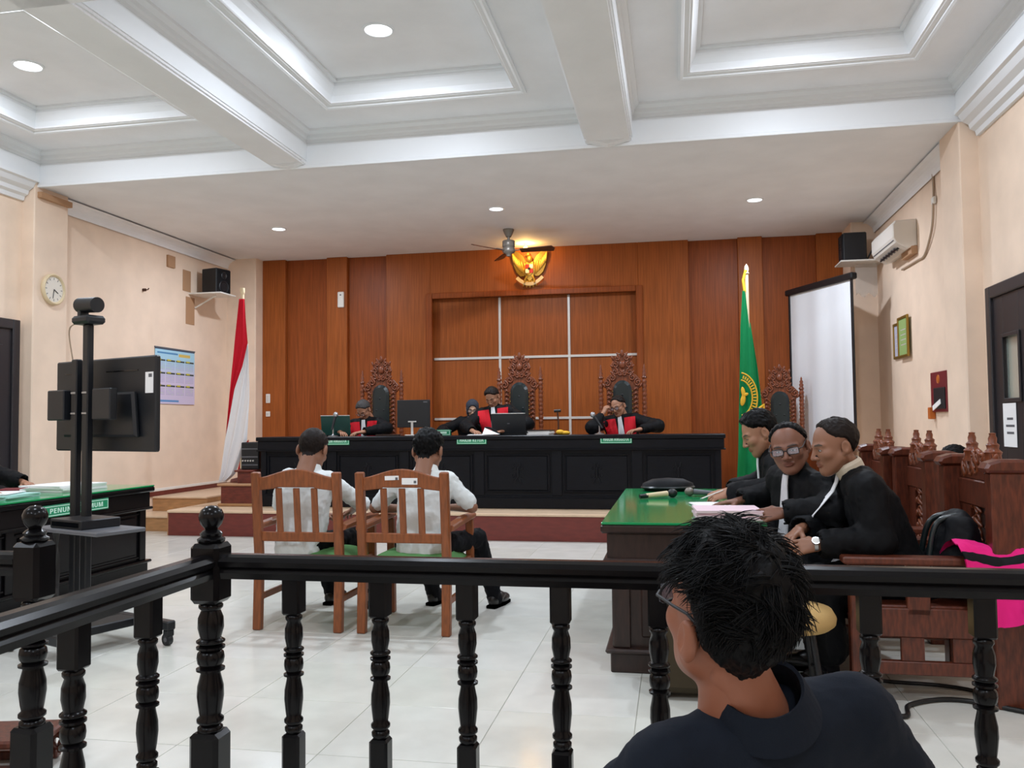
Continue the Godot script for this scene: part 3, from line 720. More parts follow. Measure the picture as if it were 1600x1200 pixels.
func emblem() -> void:
	var t := thing("wall_emblem", "golden eagle emblem with shield mounted high on the wood wall", "emblem", Vector3(-2.04, 3.53, ZB + 0.13))
	var body := G.new()
	body.prism(PackedVector2Array([Vector2(-0.06, 0.12), Vector2(0.06, 0.12), Vector2(0.09, 0.0), Vector2(0.05, -0.14), Vector2(0, -0.19), Vector2(-0.05, -0.14), Vector2(-0.09, 0.0)]), 0.05, 0.012, Vector3(0, 0, 0.03))
	body.ball(Vector3(0, 0.15, 0.05), Vector3(0.045, 0.06, 0.04)); body.ball(Vector3(-0.015, 0.215, 0.06), Vector3(0.032, 0.034, 0.034))
	body.cyl(Vector3(-0.035, 0.212, 0.065), Vector3(-0.075, 0.198, 0.065), 0.014, 10, 0.002)
	put(body, "body", M.gold, t)
	for s in [-1.0, 1.0]:
		var wing := G.new()
		var outline := PackedVector2Array([Vector2(0.04, 0.1), Vector2(0.09, 0.2), Vector2(0.17, 0.27), Vector2(0.24, 0.28), Vector2(0.25, 0.18), Vector2(0.24, 0.06), Vector2(0.2, -0.04), Vector2(0.14, -0.1), Vector2(0.08, -0.1), Vector2(0.05, -0.02)])
		for k in outline.size(): outline[k].x *= s
		wing.prism(outline, 0.025, 0.006, Vector3(0, 0, 0.022))
		var w := put(wing, "wing", M.dark_gold, t)
		for k in 7:
			var f := k / 6.0
			var a := Vector2(0.06, 0.1).lerp(Vector2(0.235, 0.285), f); var b := Vector2(0.075, -0.1).lerp(Vector2(0.262, 0.1), pow(f, 0.8)) + Vector2(0.02, -0.03) * sin(f * PI)
			var d := b - a
			var fe := G.new()
			fe.ball(Vector3(s * (a.x + b.x) / 2, (a.y + b.y) / 2, 0.038), Vector3(0.017, d.length() / 2, 0.014), 10, 8, Basis(Vector3.BACK, -s * atan2(-d.x, -d.y) * -1.0 + 0.0))
			put(fe, "feather", M.gold, w)
	for k in 5:
		var a := (k - 2) * 0.22
		var tf := G.new(); tf.ball(Vector3(sin(a) * 0.17, -cos(a) * 0.2, 0.03), Vector3(0.02, 0.07, 0.014), 10, 8, Basis(Vector3.BACK, a))
		put(tf, "tail_feather", M.gold, t)
	var sh := PackedVector2Array([Vector2(-0.065, 0.09), Vector2(0.065, 0.09), Vector2(0.065, -0.02), Vector2(0.035, -0.08), Vector2(0, -0.1), Vector2(-0.035, -0.08), Vector2(-0.065, -0.02)])
	var g := G.new(); g.prism(sh, 0.02, 0.005, Vector3(0, 0, 0.068)); var shield := put(g, "shield", M.gold, t)
	for q in [[-0.03, 0.04, "shield_red"], [0.03, 0.04, "white_plastic"], [-0.03, -0.03, "white_plastic"], [0.03, -0.03, "shield_red"]]:
		slab("quarter", q[2], shield, Vector3(q[0] - 0.026, q[1] - 0.03, 0.076), Vector3(q[0] + 0.026, q[1] + 0.03, 0.084), 0.003)
	slab("centre", "black_plastic", shield, Vector3(-0.02, -0.012, 0.08), Vector3(0.02, 0.024, 0.09), 0.006)
	var rb := G.new(); var path := []
	for k in 13:
		var f := k / 12.0 * 2.0 - 1.0
		path.append(Vector3(f * 0.19, -0.215 + 0.1 * f * f, 0.05))
	for k in 12:
		rb.bar(path[k], path[k + 1] + (path[k + 1] - path[k]) * 0.1, 0.012, 0.05, 0.002, Vector3.UP)
	put(rb, "ribbon", M.cream_paint, t)
	for s in [-1.0, 1.0]:
		var leg := G.new(); leg.tube([Vector3(s * 0.04, -0.1, 0.05), Vector3(s * 0.07, -0.15, 0.06), Vector3(s * 0.075, -0.2, 0.07)], [0.02, 0.014, 0.01], 8); put(leg, "talon", M.gold, t)
	# the lamp above it
	var l := thing("picture_lamp", "small glowing warm bulb under the ceiling above the golden emblem", "lamp", Vector3(-2.05, 3.80, -11.86))
	g = G.new(); g.lathe([Vector2(0, 0.06), Vector2(0.035, 0.06), Vector2(0.03, 0.045), Vector2(0.018, 0.03), Vector2(0.018, 0.015)], 16); put(g, "socket", M.white_plastic, l)
	g = G.new(); g.ball(Vector3(0, -0.015, 0), Vector3(0.036, 0.04, 0.036)); put(g, "bulb", M.bulb_glow, l)
	var o := OmniLight3D.new(); o.name = "lamp"; o.light_color = c8(255, 200, 110); o.light_energy = 0.2; o.light_size = 0.03; o.omni_range = 25; o.omni_attenuation = 2.0; o.shadow_enabled = true
	l.add_child(o); o.position = Vector3(0, -0.015, 0)

func ceiling_fan() -> void:
	var t := thing("ceiling_fan", "ceiling fan with grey motor and dark brown blades before the emblem", "fan", Vector3(-2.12, CEIL, -10.95))
	var g := G.new(); g.lathe([Vector2(0.035, -0.1), Vector2(0.055, -0.06), Vector2(0.075, -0.01), Vector2(0.075, 0.0)], 20); put(g, "canopy", M.fan_grey, t)
	g = G.new(); g.cyl(Vector3(0, -0.15, 0), Vector3(0, -0.05, 0), 0.018, 12); put(g, "rod", M.fan_grey, t)
	g = G.new(); g.lathe([Vector2(0, -0.36), Vector2(0.03, -0.36), Vector2(0.035, -0.33), Vector2(0.08, -0.31), Vector2(0.09, -0.28), Vector2(0.075, -0.24), Vector2(0.085, -0.23), Vector2(0.085, -0.16), Vector2(0.075, -0.15), Vector2(0, -0.15)], 24); put(g, "motor", M.fan_grey, t)
	for k in 3:
		var b := G.new(); b.xf = Transform3D(Basis(Vector3.UP, -0.1 + TAU * k / 3.0), Vector3(0, -0.29, 0))
		b.prism(PackedVector2Array([Vector2(0.16, -0.05), Vector2(0.6, -0.07), Vector2(0.63, 0.0), Vector2(0.6, 0.07), Vector2(0.16, 0.05)]), 0.012, 0.003, Vector3.ZERO, Basis(Vector3.RIGHT, PI / 2 - 0.28))
		var bl := put(b, "blade", M.fan_brown, t)
		var ir := G.new(); ir.xf = b.xf; ir.bar(Vector3(0.05, 0.005, 0), Vector3(0.22, 0.008, 0), 0.035, 0.008, 0.002); put(ir, "blade_iron", M.fan_grey, bl)

func air_conditioner() -> void:
	var t := thing("air_conditioner", "white split air conditioner on the right wall with dark outlet slot", "air conditioner", Vector3(XR, 3.13, -10.2))
	var g := G.new()
	g.prism(PackedVector2Array([Vector2(0, 0.03), Vector2(0.1, 0.0), Vector2(0.22, 0.07), Vector2(0.25, 0.13), Vector2(0.25, 0.27), Vector2(0.22, 0.31), Vector2(0, 0.32)]), 1.0, 0.012, Vector3.ZERO, Basis(Vector3.UP, PI))
	put(g, "casing", M.ac_white, t)
	g = G.new(); g.bar(Vector3(-0.167, 0.03, -0.36), Vector3(-0.167, 0.03, 0.36), 0.05, 0.02, 0.0, Vector3(-0.5, 0.87, 0)); var slot := put(g, "outlet", M.black_plastic, t)
	for k in 6:
		var f := G.new(); f.box(Vector3(-0.175, 0.026, -0.3 + 0.12 * k), Vector3(0.05, 0.004, 0.05), 0.0, Basis(Vector3.BACK, -0.5)); put(f, "louvre", M.grey_plastic, slot)
	g = G.new(); g.bar(Vector3(-0.235, 0.1, -0.47), Vector3(-0.235, 0.1, 0.47), 0.006, 0.012, 0.001); put(g, "flap_line", M.grey_plastic, t)
	slab("drain_trunking", "tape_brown", t, Vector3(-0.07, -0.06, 0.1), Vector3(0, 0.03, 0.5), 0.006)

func projection_screen() -> void:
	var a := Vector3(1.56, 0, -12.0); var b := Vector3(2.13, 0, -10.72)
	var t := thing("projection_screen", "white pull-down projection screen with black case hanging across the right corner", "projection screen", a.lerp(b, 0.5))
	var dir := (b - a).normalized(); var nrm := Vector3.UP.cross(dir) * -1.0
	var h := a.distance_to(b) / 2
	t.basis = Basis(dir, Vector3.UP, dir.cross(Vector3.UP))
	slab("case", "black_metal", t, Vector3(-h - 0.04, 2.98, -0.045), Vector3(h + 0.04, 3.06, 0.045), 0.015)
	var g := G.new()
	for k in 24:
		var x0 := -h + 0.03 + (2 * h - 0.06) * k / 24.0; var x1 := -h + 0.03 + (2 * h - 0.06) * (k + 1) / 24.0
		var z0 := 0.008 * sin(k * 0.7); var z1 := 0.008 * sin((k + 1) * 0.7)
		for s in [-1.0, 1.0]:
			var n0: Vector3 = Vector3(-0.15 * cos(k * 0.7), 0, 1).normalized() * s; var n1: Vector3 = Vector3(-0.15 * cos((k + 1) * 0.7), 0, 1).normalized() * s
			g.squad(Vector3(x0, 0.97, z0 + s * 0.001), Vector3(x1, 0.97, z1 + s * 0.001), Vector3(x1, 2.98, s * 0.001), Vector3(x0, 2.98, s * 0.001), n0, n1, n1, n0)
	put(g, "cloth", M.screen_cloth, t)
	for s in [-1.0, 1.0]:
		slab("border", "black_plastic", t, Vector3(s * (h - 0.015) - 0.018, 0.95, -0.006), Vector3(s * (h - 0.015) + 0.018, 2.98, 0.014), 0.002)
	slab("bottom_bar", "aluminium", t, Vector3(-h, 0.93, -0.014), Vector3(h, 0.97, 0.014), 0.006)
	var p := thing("plastic_cover", "crumpled clear plastic sheet hanging under the corner speaker shelf", "plastic sheet", Vector3(2.4, 2.85, -11.25))
	g = G.new()
	for k in 10:
		var x0 := -0.13 + 0.026 * k; var x1 := x0 + 0.026
		var z0 := 0.02 * sin(k * 1.9); var z1 := 0.02 * sin((k + 1) * 1.9)
		g.quad(Vector3(x0, 0.0 + 0.03 * sin(k * 1.3), z0), Vector3(x1, 0.03 * sin((k + 1) * 1.3), z1), Vector3(x1, 0.4, z1 * 0.3), Vector3(x0, 0.4, z0 * 0.3), Vector3(0, 0, 1))
	put(g, "sheet", M.plastic_sheet, p)

# ---------------------------------------------------------------- judges' bench, chairs, flags
func lettering(txt: String, height: float, called: String, m: Material, parent: Node3D, at: Vector3, bas := Basis(), width := 0.0) -> void:
	var tm := TextMesh.new(); tm.text = txt; tm.depth = 0.002; tm.font_size = 32
	var f := SystemFont.new(); f.font_names = PackedStringArray(["Droid Sans"]); f.font_weight = 700
	tm.font = f; tm.pixel_size = height / 23.0
	var o := put_mesh(tm, called, m, parent, at)
	var s := 1.0
	if width > 0.0 and tm.get_aabb().size.x > 0.001: s = width / tm.get_aabb().size.x
	o.basis = bas * Basis().scaled(Vector3(s, 1, 1))

func sign_plate(called: String, label: String, txt: String, at: Vector3, w: float, h: float, turn := 0.0) -> Node3D:
	var t := thing(called, label, "sign", at, turn)
	slab("plate", "sign_green", t, Vector3(-w / 2, 0, 0), Vector3(w / 2, h, 0.012), 0.002)
	for q in [[-w / 2 + 0.008, w / 2 - 0.008, 0.008, 0.014], [-w / 2 + 0.008, w / 2 - 0.008, h - 0.014, h - 0.008], [-w / 2 + 0.008, -w / 2 + 0.014, 0.014, h - 0.014], [w / 2 - 0.014, w / 2 - 0.008, 0.014, h - 0.014]]:
		slab("border", "sign_white", t, Vector3(q[0], q[2], 0.012), Vector3(q[1], q[3], 0.0135))
	if txt != "": lettering(txt, h * 0.42, "lettering", M.sign_white, t, Vector3(0, h * 0.5, 0.0135), Basis(), w * 0.8)
	return t

func scroll(g: G, at: Vector3, r: float, turns: float, start: float, s: float, thick: float) -> void:
	var path := []; var rad := []
	var n := int(10 * turns) + 4
	for k in n + 1:
		var f := float(k) / n
		var a := start + s * f * turns * TAU
		var rr := r * (1.0 - 0.82 * f)
		path.append(at + Vector3(cos(a) * rr, sin(a) * rr, 0.4 * thick * f)); rad.append(thick * (1.0 - 0.35 * f))
	g.tube(path, rad, 6)

func leaf(g: G, a: Vector3, b: Vector3, w: float, t: float) -> void:
	var d := b - a
	g.ball((a + b) / 2, Vector3(w, d.length() / 2, t), 8, 6, Basis(Vector3.BACK, atan2(-d.x, d.y)))

func make_bench_and_judges_chairs() -> void:
	var x0 := -5.08; var x1 := 0.55; var zf := -9.72; var zb := -10.1
	var t := thing("judges_bench", "long black panelled judges' bench raised on the dais", "desk", Vector3(0, 0.3, 0))
	slab("top", "desk_wood", t, Vector3(x0, 0.8, zb - 0.12), Vector3(x1, 0.85, zf + 0.03), 0.008)
	slab("top_fascia", "desk_wood", t, Vector3(x0 + 0.015, 0.69, zf - 0.03), Vector3(x1 - 0.015, 0.8, zf + 0.012), 0.006)
	slab("fascia_bead", "desk_wood", t, Vector3(x0, 0.675, zf - 0.03), Vector3(x1, 0.695, zf + 0.024), 0.006)
	slab("carcass", "desk_wood", t, Vector3(x0 + 0.06, 0.0, zb), Vector3(x1 - 0.06, 0.69, zf - 0.03))
	slab("plinth", "desk_wood", t, Vector3(x0 + 0.04, 0.0, zf - 0.05), Vector3(x1 - 0.04, 0.13, zf + 0.005), 0.01)
	slab("plinth_bead", "desk_wood", t, Vector3(x0 + 0.04, 0.125, zf - 0.05), Vector3(x1 - 0.04, 0.15, zf - 0.008), 0.008)
	var pw := (x1 - x0 - 0.12) / 6.0
	for k in 7:
		var x := x0 + 0.06 + pw * k
		slab("stile", "desk_wood", t, Vector3(maxf(x - 0.06, x0 + 0.05), 0.15, zf - 0.03), Vector3(minf(x + 0.06, x1 - 0.05), 0.675, zf - 0.012), 0.004)
	var orn := G.new()
	for s in [-1.0, 1.0]:
		scroll(orn, Vector3(s * 0.045, 0.06, 0), 0.032, 1.3, PI / 2, s, 0.006); scroll(orn, Vector3(s * 0.05, -0.03, 0), 0.036, 1.3, -PI / 2, -s, 0.006)
		leaf(orn, Vector3(s * 0.01, -0.05, 0), Vector3(s * 0.05, -0.12, 0), 0.012, 0.006); leaf(orn, Vector3(s * 0.01, 0.07, 0), Vector3(s * 0.03, 0.13, 0), 0.012, 0.006)
	leaf(orn, Vector3(0, -0.06, 0), Vector3(0, 0.08, 0), 0.02, 0.009)
	var om := orn.mesh()
	for k in 6:
		var xa := x0 + 0.06 + pw * k + 0.06; var xb := xa + pw - 0.12
		var g := G.new(); g.box(Vector3.ZERO, Vector3(xb - xa - 0.1, 0.4, 0.014), 0.006)
		var p := put(g, "panel", M.desk_wood, t, Vector3((xa + xb) / 2, 0.41, zf - 0.026))
		for q in [[xa + 0.02, xb - 0.02, 0.19, 0.205], [xa + 0.02, xb - 0.02, 0.615, 0.63]]:
			slab("moulding", "desk_wood", p, Vector3(q[0], q[2], zf - 0.03) - p.position, Vector3(q[1], q[3], zf - 0.01) - p.position, 0.004)
		for q in [[xa + 0.02, xa + 0.035], [xb - 0.035, xb - 0.02]]:
			slab("moulding", "desk_wood", p, Vector3(q[0], 0.19, zf - 0.03) - p.position, Vector3(q[1], 0.63, zf - 0.01) - p.position, 0.004)
		put_mesh(om, "carving", M.desk_wood, p, Vector3(0, 0, 0.007))
	for q in [[-4.04, "HAKIM ANGGOTA", "green name sign on judges' bench below the laptop with dark green lid"], [-2.345, "HAKIM KETUA", "green name sign on judges' bench below the presiding judge"], [-0.66, "HAKIM ANGGOTA", "green name sign on judges' bench below the judge resting cheek on hand"]]:
		sign_plate("name_sign", q[2], q[1], Vector3(q[0], 1.05, zf + 0.014), 0.36, 0.095)
	# carved judges' chairs
	var ch := carved_chair("carved and gilded brown throne chair with black leather back behind judge at the green laptop")
	ch.position = Vector3(-3.95, 0.3, -10.86); ch.scale = Vector3(1.04, 1.12, 1.0)
	copy(ch, "throne_chair", Vector3(-2.02, 0.3, -10.86), 0.0, "carved brown throne chair with black leather back behind the presiding judge in the middle")
	copy(ch, "throne_chair", Vector3(-0.66, 0.3, -10.86), 0.0, "carved brown throne chair with black leather back behind judge resting cheek on hand")
	copy(ch, "throne_chair", Vector3(1.33, 0.3, -11.3), -0.1, "empty carved throne chair standing behind the green flag").scale = Vector3.ONE
	ch.set_meta("label", "carved brown throne chair with black leather back behind judge at the green laptop")

func carved_chair(label: String) -> Node3D:
	var t := thing("throne_chair", label, "chair", Vector3.ZERO, 0.0, "carved throne chairs")
	var g: G
	for s in [-1.0, 1.0]:
		g = G.new()
		var pr := [Vector2(0.03, 0.0), Vector2(0.034, 0.1), Vector2(0.03, 0.42), Vector2(0.04, 0.44), Vector2(0.03, 0.47), Vector2(0.042, 0.55), Vector2(0.03, 0.66), Vector2(0.042, 0.69), Vector2(0.03, 0.72)]
		var y := 0.72
		while y < 1.36:
			pr.append(Vector2(0.026, y + 0.012)); pr.append(Vector2(0.034, y + 0.03)); pr.append(Vector2(0.026, y + 0.048)); y += 0.05
		pr.append_array([Vector2(0.022, 1.38), Vector2(0.036, 1.4), Vector2(0.02, 1.425), Vector2(0.03, 1.45), Vector2(0.016, 1.47), Vector2(0.024, 1.49), Vector2(0.01, 1.515), Vector2(0.014, 1.53), Vector2(0, 1.56)])
		g.lathe(pr, 12, Vector3(s * 0.27, 0, -0.25)); put(g, "back_post", M.carved_wood, t)
		g = G.new(); g.lathe([Vector2(0.03, 0), Vector2(0.036, 0.08), Vector2(0.028, 0.14), Vector2(0.036, 0.3), Vector2(0.04, 0.42), Vector2(0.026, 0.46), Vector2(0.03, 0.58), Vector2(0.022, 0.66)], 12, Vector3(s * 0.27, 0, 0.25)); put(g, "front_leg", M.carved_wood, t)
		g = G.new(); g.tube(bezier([Vector3(s * 0.27, 0.7, -0.23), Vector3(s * 0.28, 0.69, 0.0), Vector3(s * 0.28, 0.68, 0.22), Vector3(s * 0.28, 0.64, 0.31)], 5), 0.026, 8); put(g, "arm", M.carved_wood, t)
	slab("seat_frame", "carved_wood", t, Vector3(-0.27, 0.36, -0.25), Vector3(0.27, 0.43, 0.27), 0.01)
	slab("seat_cushion", "black_leather", t, Vector3(-0.25, 0.43, -0.22), Vector3(0.25, 0.49, 0.26), 0.025)
	# back frame: arched board with leaf carving along both sides of the leather
	var pts := PackedVector2Array([Vector2(-0.2, 0.5), Vector2(0.2, 0.5), Vector2(0.2, 1.26), Vector2(0.235, 1.36), Vector2(0.17, 1.43), Vector2(0.125, 1.45), Vector2(0.14, 1.55), Vector2(0.1, 1.64), Vector2(0.0, 1.7), Vector2(-0.1, 1.64), Vector2(-0.14, 1.55), Vector2(-0.125, 1.45), Vector2(-0.17, 1.43), Vector2(-0.235, 1.36), Vector2(-0.2, 1.26)])
	g = G.new(); g.prism(pts, 0.03, 0.006, Vector3(0, 0, -0.25)); put(g, "back_board", M.carved_wood, t)
	g = G.new()
	for s in [-1.0, 1.0]:
		for k in 15:
			var y := 0.52 + 0.052 * k
			leaf(g, Vector3(s * 0.135, y, -0.228), Vector3(s * 0.185, y + 0.04, -0.228), 0.014, 0.016)
			leaf(g, Vector3(s * 0.195, y, -0.23), Vector3(s * 0.155, y + 0.045, -0.23), 0.01, 0.014)
		for q in [[0.19, 1.34, 0.045], [0.125, 1.4, 0.04], [0.09, 1.47, 0.038], [0.085, 1.55, 0.04], [0.06, 1.63, 0.034], [0.03, 1.45, 0.032]]:
			scroll(g, Vector3(s * q[0], q[1], -0.228), q[2], 1.4, PI / 2, s, 0.013)
		for q in [[0.1, 1.43, 0.15, 1.48], [0.11, 1.52, 0.15, 1.55], [0.11, 1.6, 0.13, 1.66], [0.04, 1.65, 0.07, 1.7], [0.21, 1.28, 0.245, 1.34]]:
			leaf(g, Vector3(s * q[0], q[1], -0.23), Vector3(s * q[2], q[3], -0.23), 0.014, 0.016)
	leaf(g, Vector3(0, 1.64, -0.23), Vector3(0, 1.73, -0.23), 0.022, 0.018)
	g.ball(Vector3(0, 1.55, -0.22), Vector3(0.04, 0.045, 0.022))
	put(g, "crest_carving", M.carved_wood, t)
	var pad := G.new(); var poly := PackedVector2Array([Vector2(-0.115, 0.5), Vector2(0.115, 0.5)])
	for k in 11:
		var a := PI * k / 10.0
		poly.append(Vector2(cos(a) * 0.115, 1.25 + sin(a) * 0.12))
	pad.prism(poly, 0.08, 0.034, Vector3(0, 0, -0.215)); var po := put(pad, "leather_pad", M.black_leather, t)
	for q in [[0, 1.2], [-0.05, 1.06], [0.05, 1.06], [0, 0.92], [-0.05, 0.78], [0.05, 0.78], [0.0, 0.64]]:
		g = G.new(); g.ball(Vector3(q[0], q[1], -0.176), Vector3(0.014, 0.014, 0.006), 8, 5); put(g, "button", M.black_plastic, po)
	for k in 15:
		for s in [-1.0, 1.0]:
			g = G.new(); g.ball(Vector3(s * 0.122, 0.54 + 0.05 * k, -0.222), Vector3(0.009, 0.009, 0.01), 8, 5); put(g, "stud", M.dark_gold, po)
	return t

func sheet(g: G, left: Array, right: Array, z: float, folds: float, amp: float, ph: float, rows := 40, cols := 26, off := 0.0) -> void:
	# cloth hung between two edges given as Vector2(x, y), top to bottom, with vertical folds
	var grid := []
	for j in rows + 1:
		var f := float(j) / rows
		var a := along(left, f); var b := along(right, f)
		var row := []
		for i in cols + 1:
			var u := float(i) / cols
			var p := a.lerp(b, u)
			var w := minf(1.0, absf(b.x - a.x) / 0.12)
			row.append(Vector3(p.x, p.y, z + off + amp * w * (0.3 + 0.7 * f) * sin(u * folds * TAU + ph + f * 1.5) + amp * 0.3 * sin(u * folds * 11.0 + f * 7.0)))
		grid.append(row)
	for j in rows:
		for i in cols:
			var ns := []
			for q in [[j, i], [j, i + 1], [j + 1, i + 1], [j + 1, i]]:
				var du: Vector3 = grid[q[0]][mini(q[1] + 1, cols)] - grid[q[0]][maxi(q[1] - 1, 0)]
				var dv: Vector3 = grid[mini(q[0] + 1, rows)][q[1]] - grid[maxi(q[0] - 1, 0)][q[1]]
				var nn := dv.cross(du)
				ns.append(nn.normalized() if nn.length() > 1e-9 else Vector3.BACK)
			g.squad(grid[j][i], grid[j][i + 1], grid[j + 1][i + 1], grid[j + 1][i], ns[0], ns[1], ns[2], ns[3])

func along(p: Array, f: float) -> Vector2:
	# by height: f = 0 at the first point, 1 at the last
	var y: float = lerpf(p[0].y, p[p.size() - 1].y, f)
	for k in p.size() - 1:
		if y <= p[k].y and y >= p[k + 1].y:
			return p[k].lerp(p[k + 1], (p[k].y - y) / maxf(1e-6, p[k].y - p[k + 1].y))
	return p[p.size() - 1]

func flag_pole(t: Node3D, h: float, m: String, spear: bool) -> void:
	var g := G.new(); g.cyl(Vector3(0, 0.05, 0), Vector3(0, h, 0), 0.022, 14); put(g, "pole", M[m], t)
	g = G.new()
	if spear: g.lathe([Vector2(0.02, h - 0.02), Vector2(0.034, h), Vector2(0.02, h + 0.02), Vector2(0.03, h + 0.05), Vector2(0.02, h + 0.09), Vector2(0.0, h + 0.12)], 14)
	else: g.lathe([Vector2(0.024, h - 0.02), Vector2(0.03, h), Vector2(0.03, h + 0.06), Vector2(0.03, h + 0.06), Vector2(0, h + 0.06)], 14)
	put(g, "finial", M.cream_paint, t)
	g = G.new(); g.lathe([Vector2(0.14, 0.0), Vector2(0.14, 0.02), Vector2(0.13, 0.04), Vector2(0.05, 0.06), Vector2(0.04, 0.16), Vector2(0.03, 0.17)], 20); put(g, "stand", M.stair_wood, t)

func make_flags() -> void:
	# red and white flag on the stair at the end of the bench
	var px := func(x: float, y: float, d: float) -> Vector2: return Vector2((x - 380.0) * d, (757.0 - y) * d)
	var t := thing("national_flag", "red and white flag draped down its pole beside the left wall", "flag", Vector3(-5.42, 0.58, -9.98))
	flag_pole(t, 2.42, "cream_paint", false)
	var k := 0.00805
	var L := [px.call(377, 467, k), px.call(374, 500, k), px.call(368, 560, k), px.call(361, 620, k), px.call(355, 690, k), px.call(348, 740, k), px.call(344, 756, k)]
	var R := [px.call(386, 467, k), px.call(388, 500, k), px.call(392, 540, k), px.call(396, 600, k), px.call(396, 625, k), px.call(391, 690, k), px.call(370, 745, k), px.call(356, 756, k)]
	var B := [px.call(386, 467, k), px.call(388, 500, k), px.call(392, 539, k), px.call(384, 575, k), px.call(371, 610, k), px.call(361, 660, k), px.call(354.5, 690, k)]
	var L1 := L.slice(0, 5)
	var g := G.new(); sheet(g, L1, B, 0.04, 1.6, 0.022, 0.4, 36, 20); put(g, "red_half", M.flag_red, t)
	var WL := [px.call(392, 539, k), px.call(384, 575, k), px.call(371, 610, k), px.call(361, 660, k), px.call(354.5, 690, k), px.call(348, 740, k), px.call(344, 756, k)]
	var WR := R.slice(2); WR[0] = px.call(392.5, 539, k)
	g = G.new(); sheet(g, WL, WR, 0.04, 2.2, 0.024, 1.1, 36, 24); put(g, "white_half", M.flag_white, t)
	var b := G.new(); sheet(b, [px.call(381, 700, k), px.call(374, 738, k)], [px.call(392, 690, k), px.call(386, 736, k)], 0.0, 0.8, 0.015, 0.0, 8, 6); put(b, "red_fold", M.flag_red, t)
	# green court flag with gold fringe
	var kg := 0.00835
	var pg := func(x: float, y: float) -> Vector2: return Vector2((x - 1164.0) * kg, (752.0 - y) * kg)
	t = thing("court_flag", "green court flag with gold ring emblem and gold fringe by the bench", "flag", Vector3(0.89, 0.3, -10.6))
	flag_pole(t, 2.78, "cream_paint", true)
	var GL := [pg.call(1157, 445), pg.call(1153, 500), pg.call(1150, 580), pg.call(1146, 680), pg.call(1142, 738)]
	var GR := [pg.call(1161, 445), pg.call(1166, 500), pg.call(1170, 560), pg.call(1174, 640), pg.call(1175, 690), pg.call(1176, 734)]
	g = G.new(); sheet(g, GL, GR, 0.05, 1.3, 0.02, 0.6); put(g, "front_drape", M.flag_green, t)
	g = G.new(); sheet(g, [pg.call(1163, 500), pg.call(1168, 560), pg.call(1172, 612)], [pg.call(1168, 490), pg.call(1177, 560), pg.call(1183, 628)], -0.02, 1.0, 0.018, 0.0, 24, 12); put(g, "rear_drape", M.flag_green, t)
	g = G.new(); sheet(g, [pg.call(1143, 735), pg.call(1142, 743)], [pg.call(1176, 730), pg.call(1176, 739)], 0.055, 1.3, 0.02, 2.1, 3, 20); put(g, "fringe", M.yellow, t)
	g = G.new(); g.tube([Vector3(0.105, 1.13, 0.02), Vector3(0.16, 1.18, 0.0), Vector3(0.155, 1.09, 0.0), Vector3(0.1, 1.02, 0.03)], 0.022, 6); put(g, "rear_fringe", M.yellow, t)
	g = G.new(); g.tube([Vector3(-0.03, 2.55, 0.03), Vector3(-0.045, 2.7, 0.02), Vector3(-0.01, 2.82, 0.02)], 0.018, 6); put(g, "cord", M.yellow, t)
	var em := G.new()
	var c: Vector2 = pg.call(1150, 600)
	for rr in [0.26, 0.185]:
		var path := []
		for i in 25:
			var a := -1.45 + 2.9 * i / 24.0
			path.append(Vector3(c.x + cos(a) * rr * 0.78, c.y + sin(a) * rr * 1.15, 0.086))
		em.tube(path, 0.009, 6)
	for i in 19:
		var a := -1.3 + 2.6 * i / 18.0
		em.box(Vector3(c.x + cos(a) * 0.222 * 0.78, c.y + sin(a) * 0.222 * 1.15, 0.086), Vector3(0.038, 0.016, 0.012), 0.0, Basis(Vector3.BACK, a))
	leaf(em, Vector3(c.x + 0.02, c.y - 0.1, 0.086), Vector3(c.x + 0.05, c.y + 0.04, 0.086), 0.03, 0.008); leaf(em, Vector3(c.x + 0.05, c.y, 0.086), Vector3(c.x + 0.03, c.y + 0.13, 0.086), 0.025, 0.008); leaf(em, Vector3(c.x + 0.02, c.y + 0.02, 0.086), Vector3(c.x + 0.1, c.y + 0.05, 0.086), 0.02, 0.008)
	put(em, "ring_emblem", M.yellow, t)

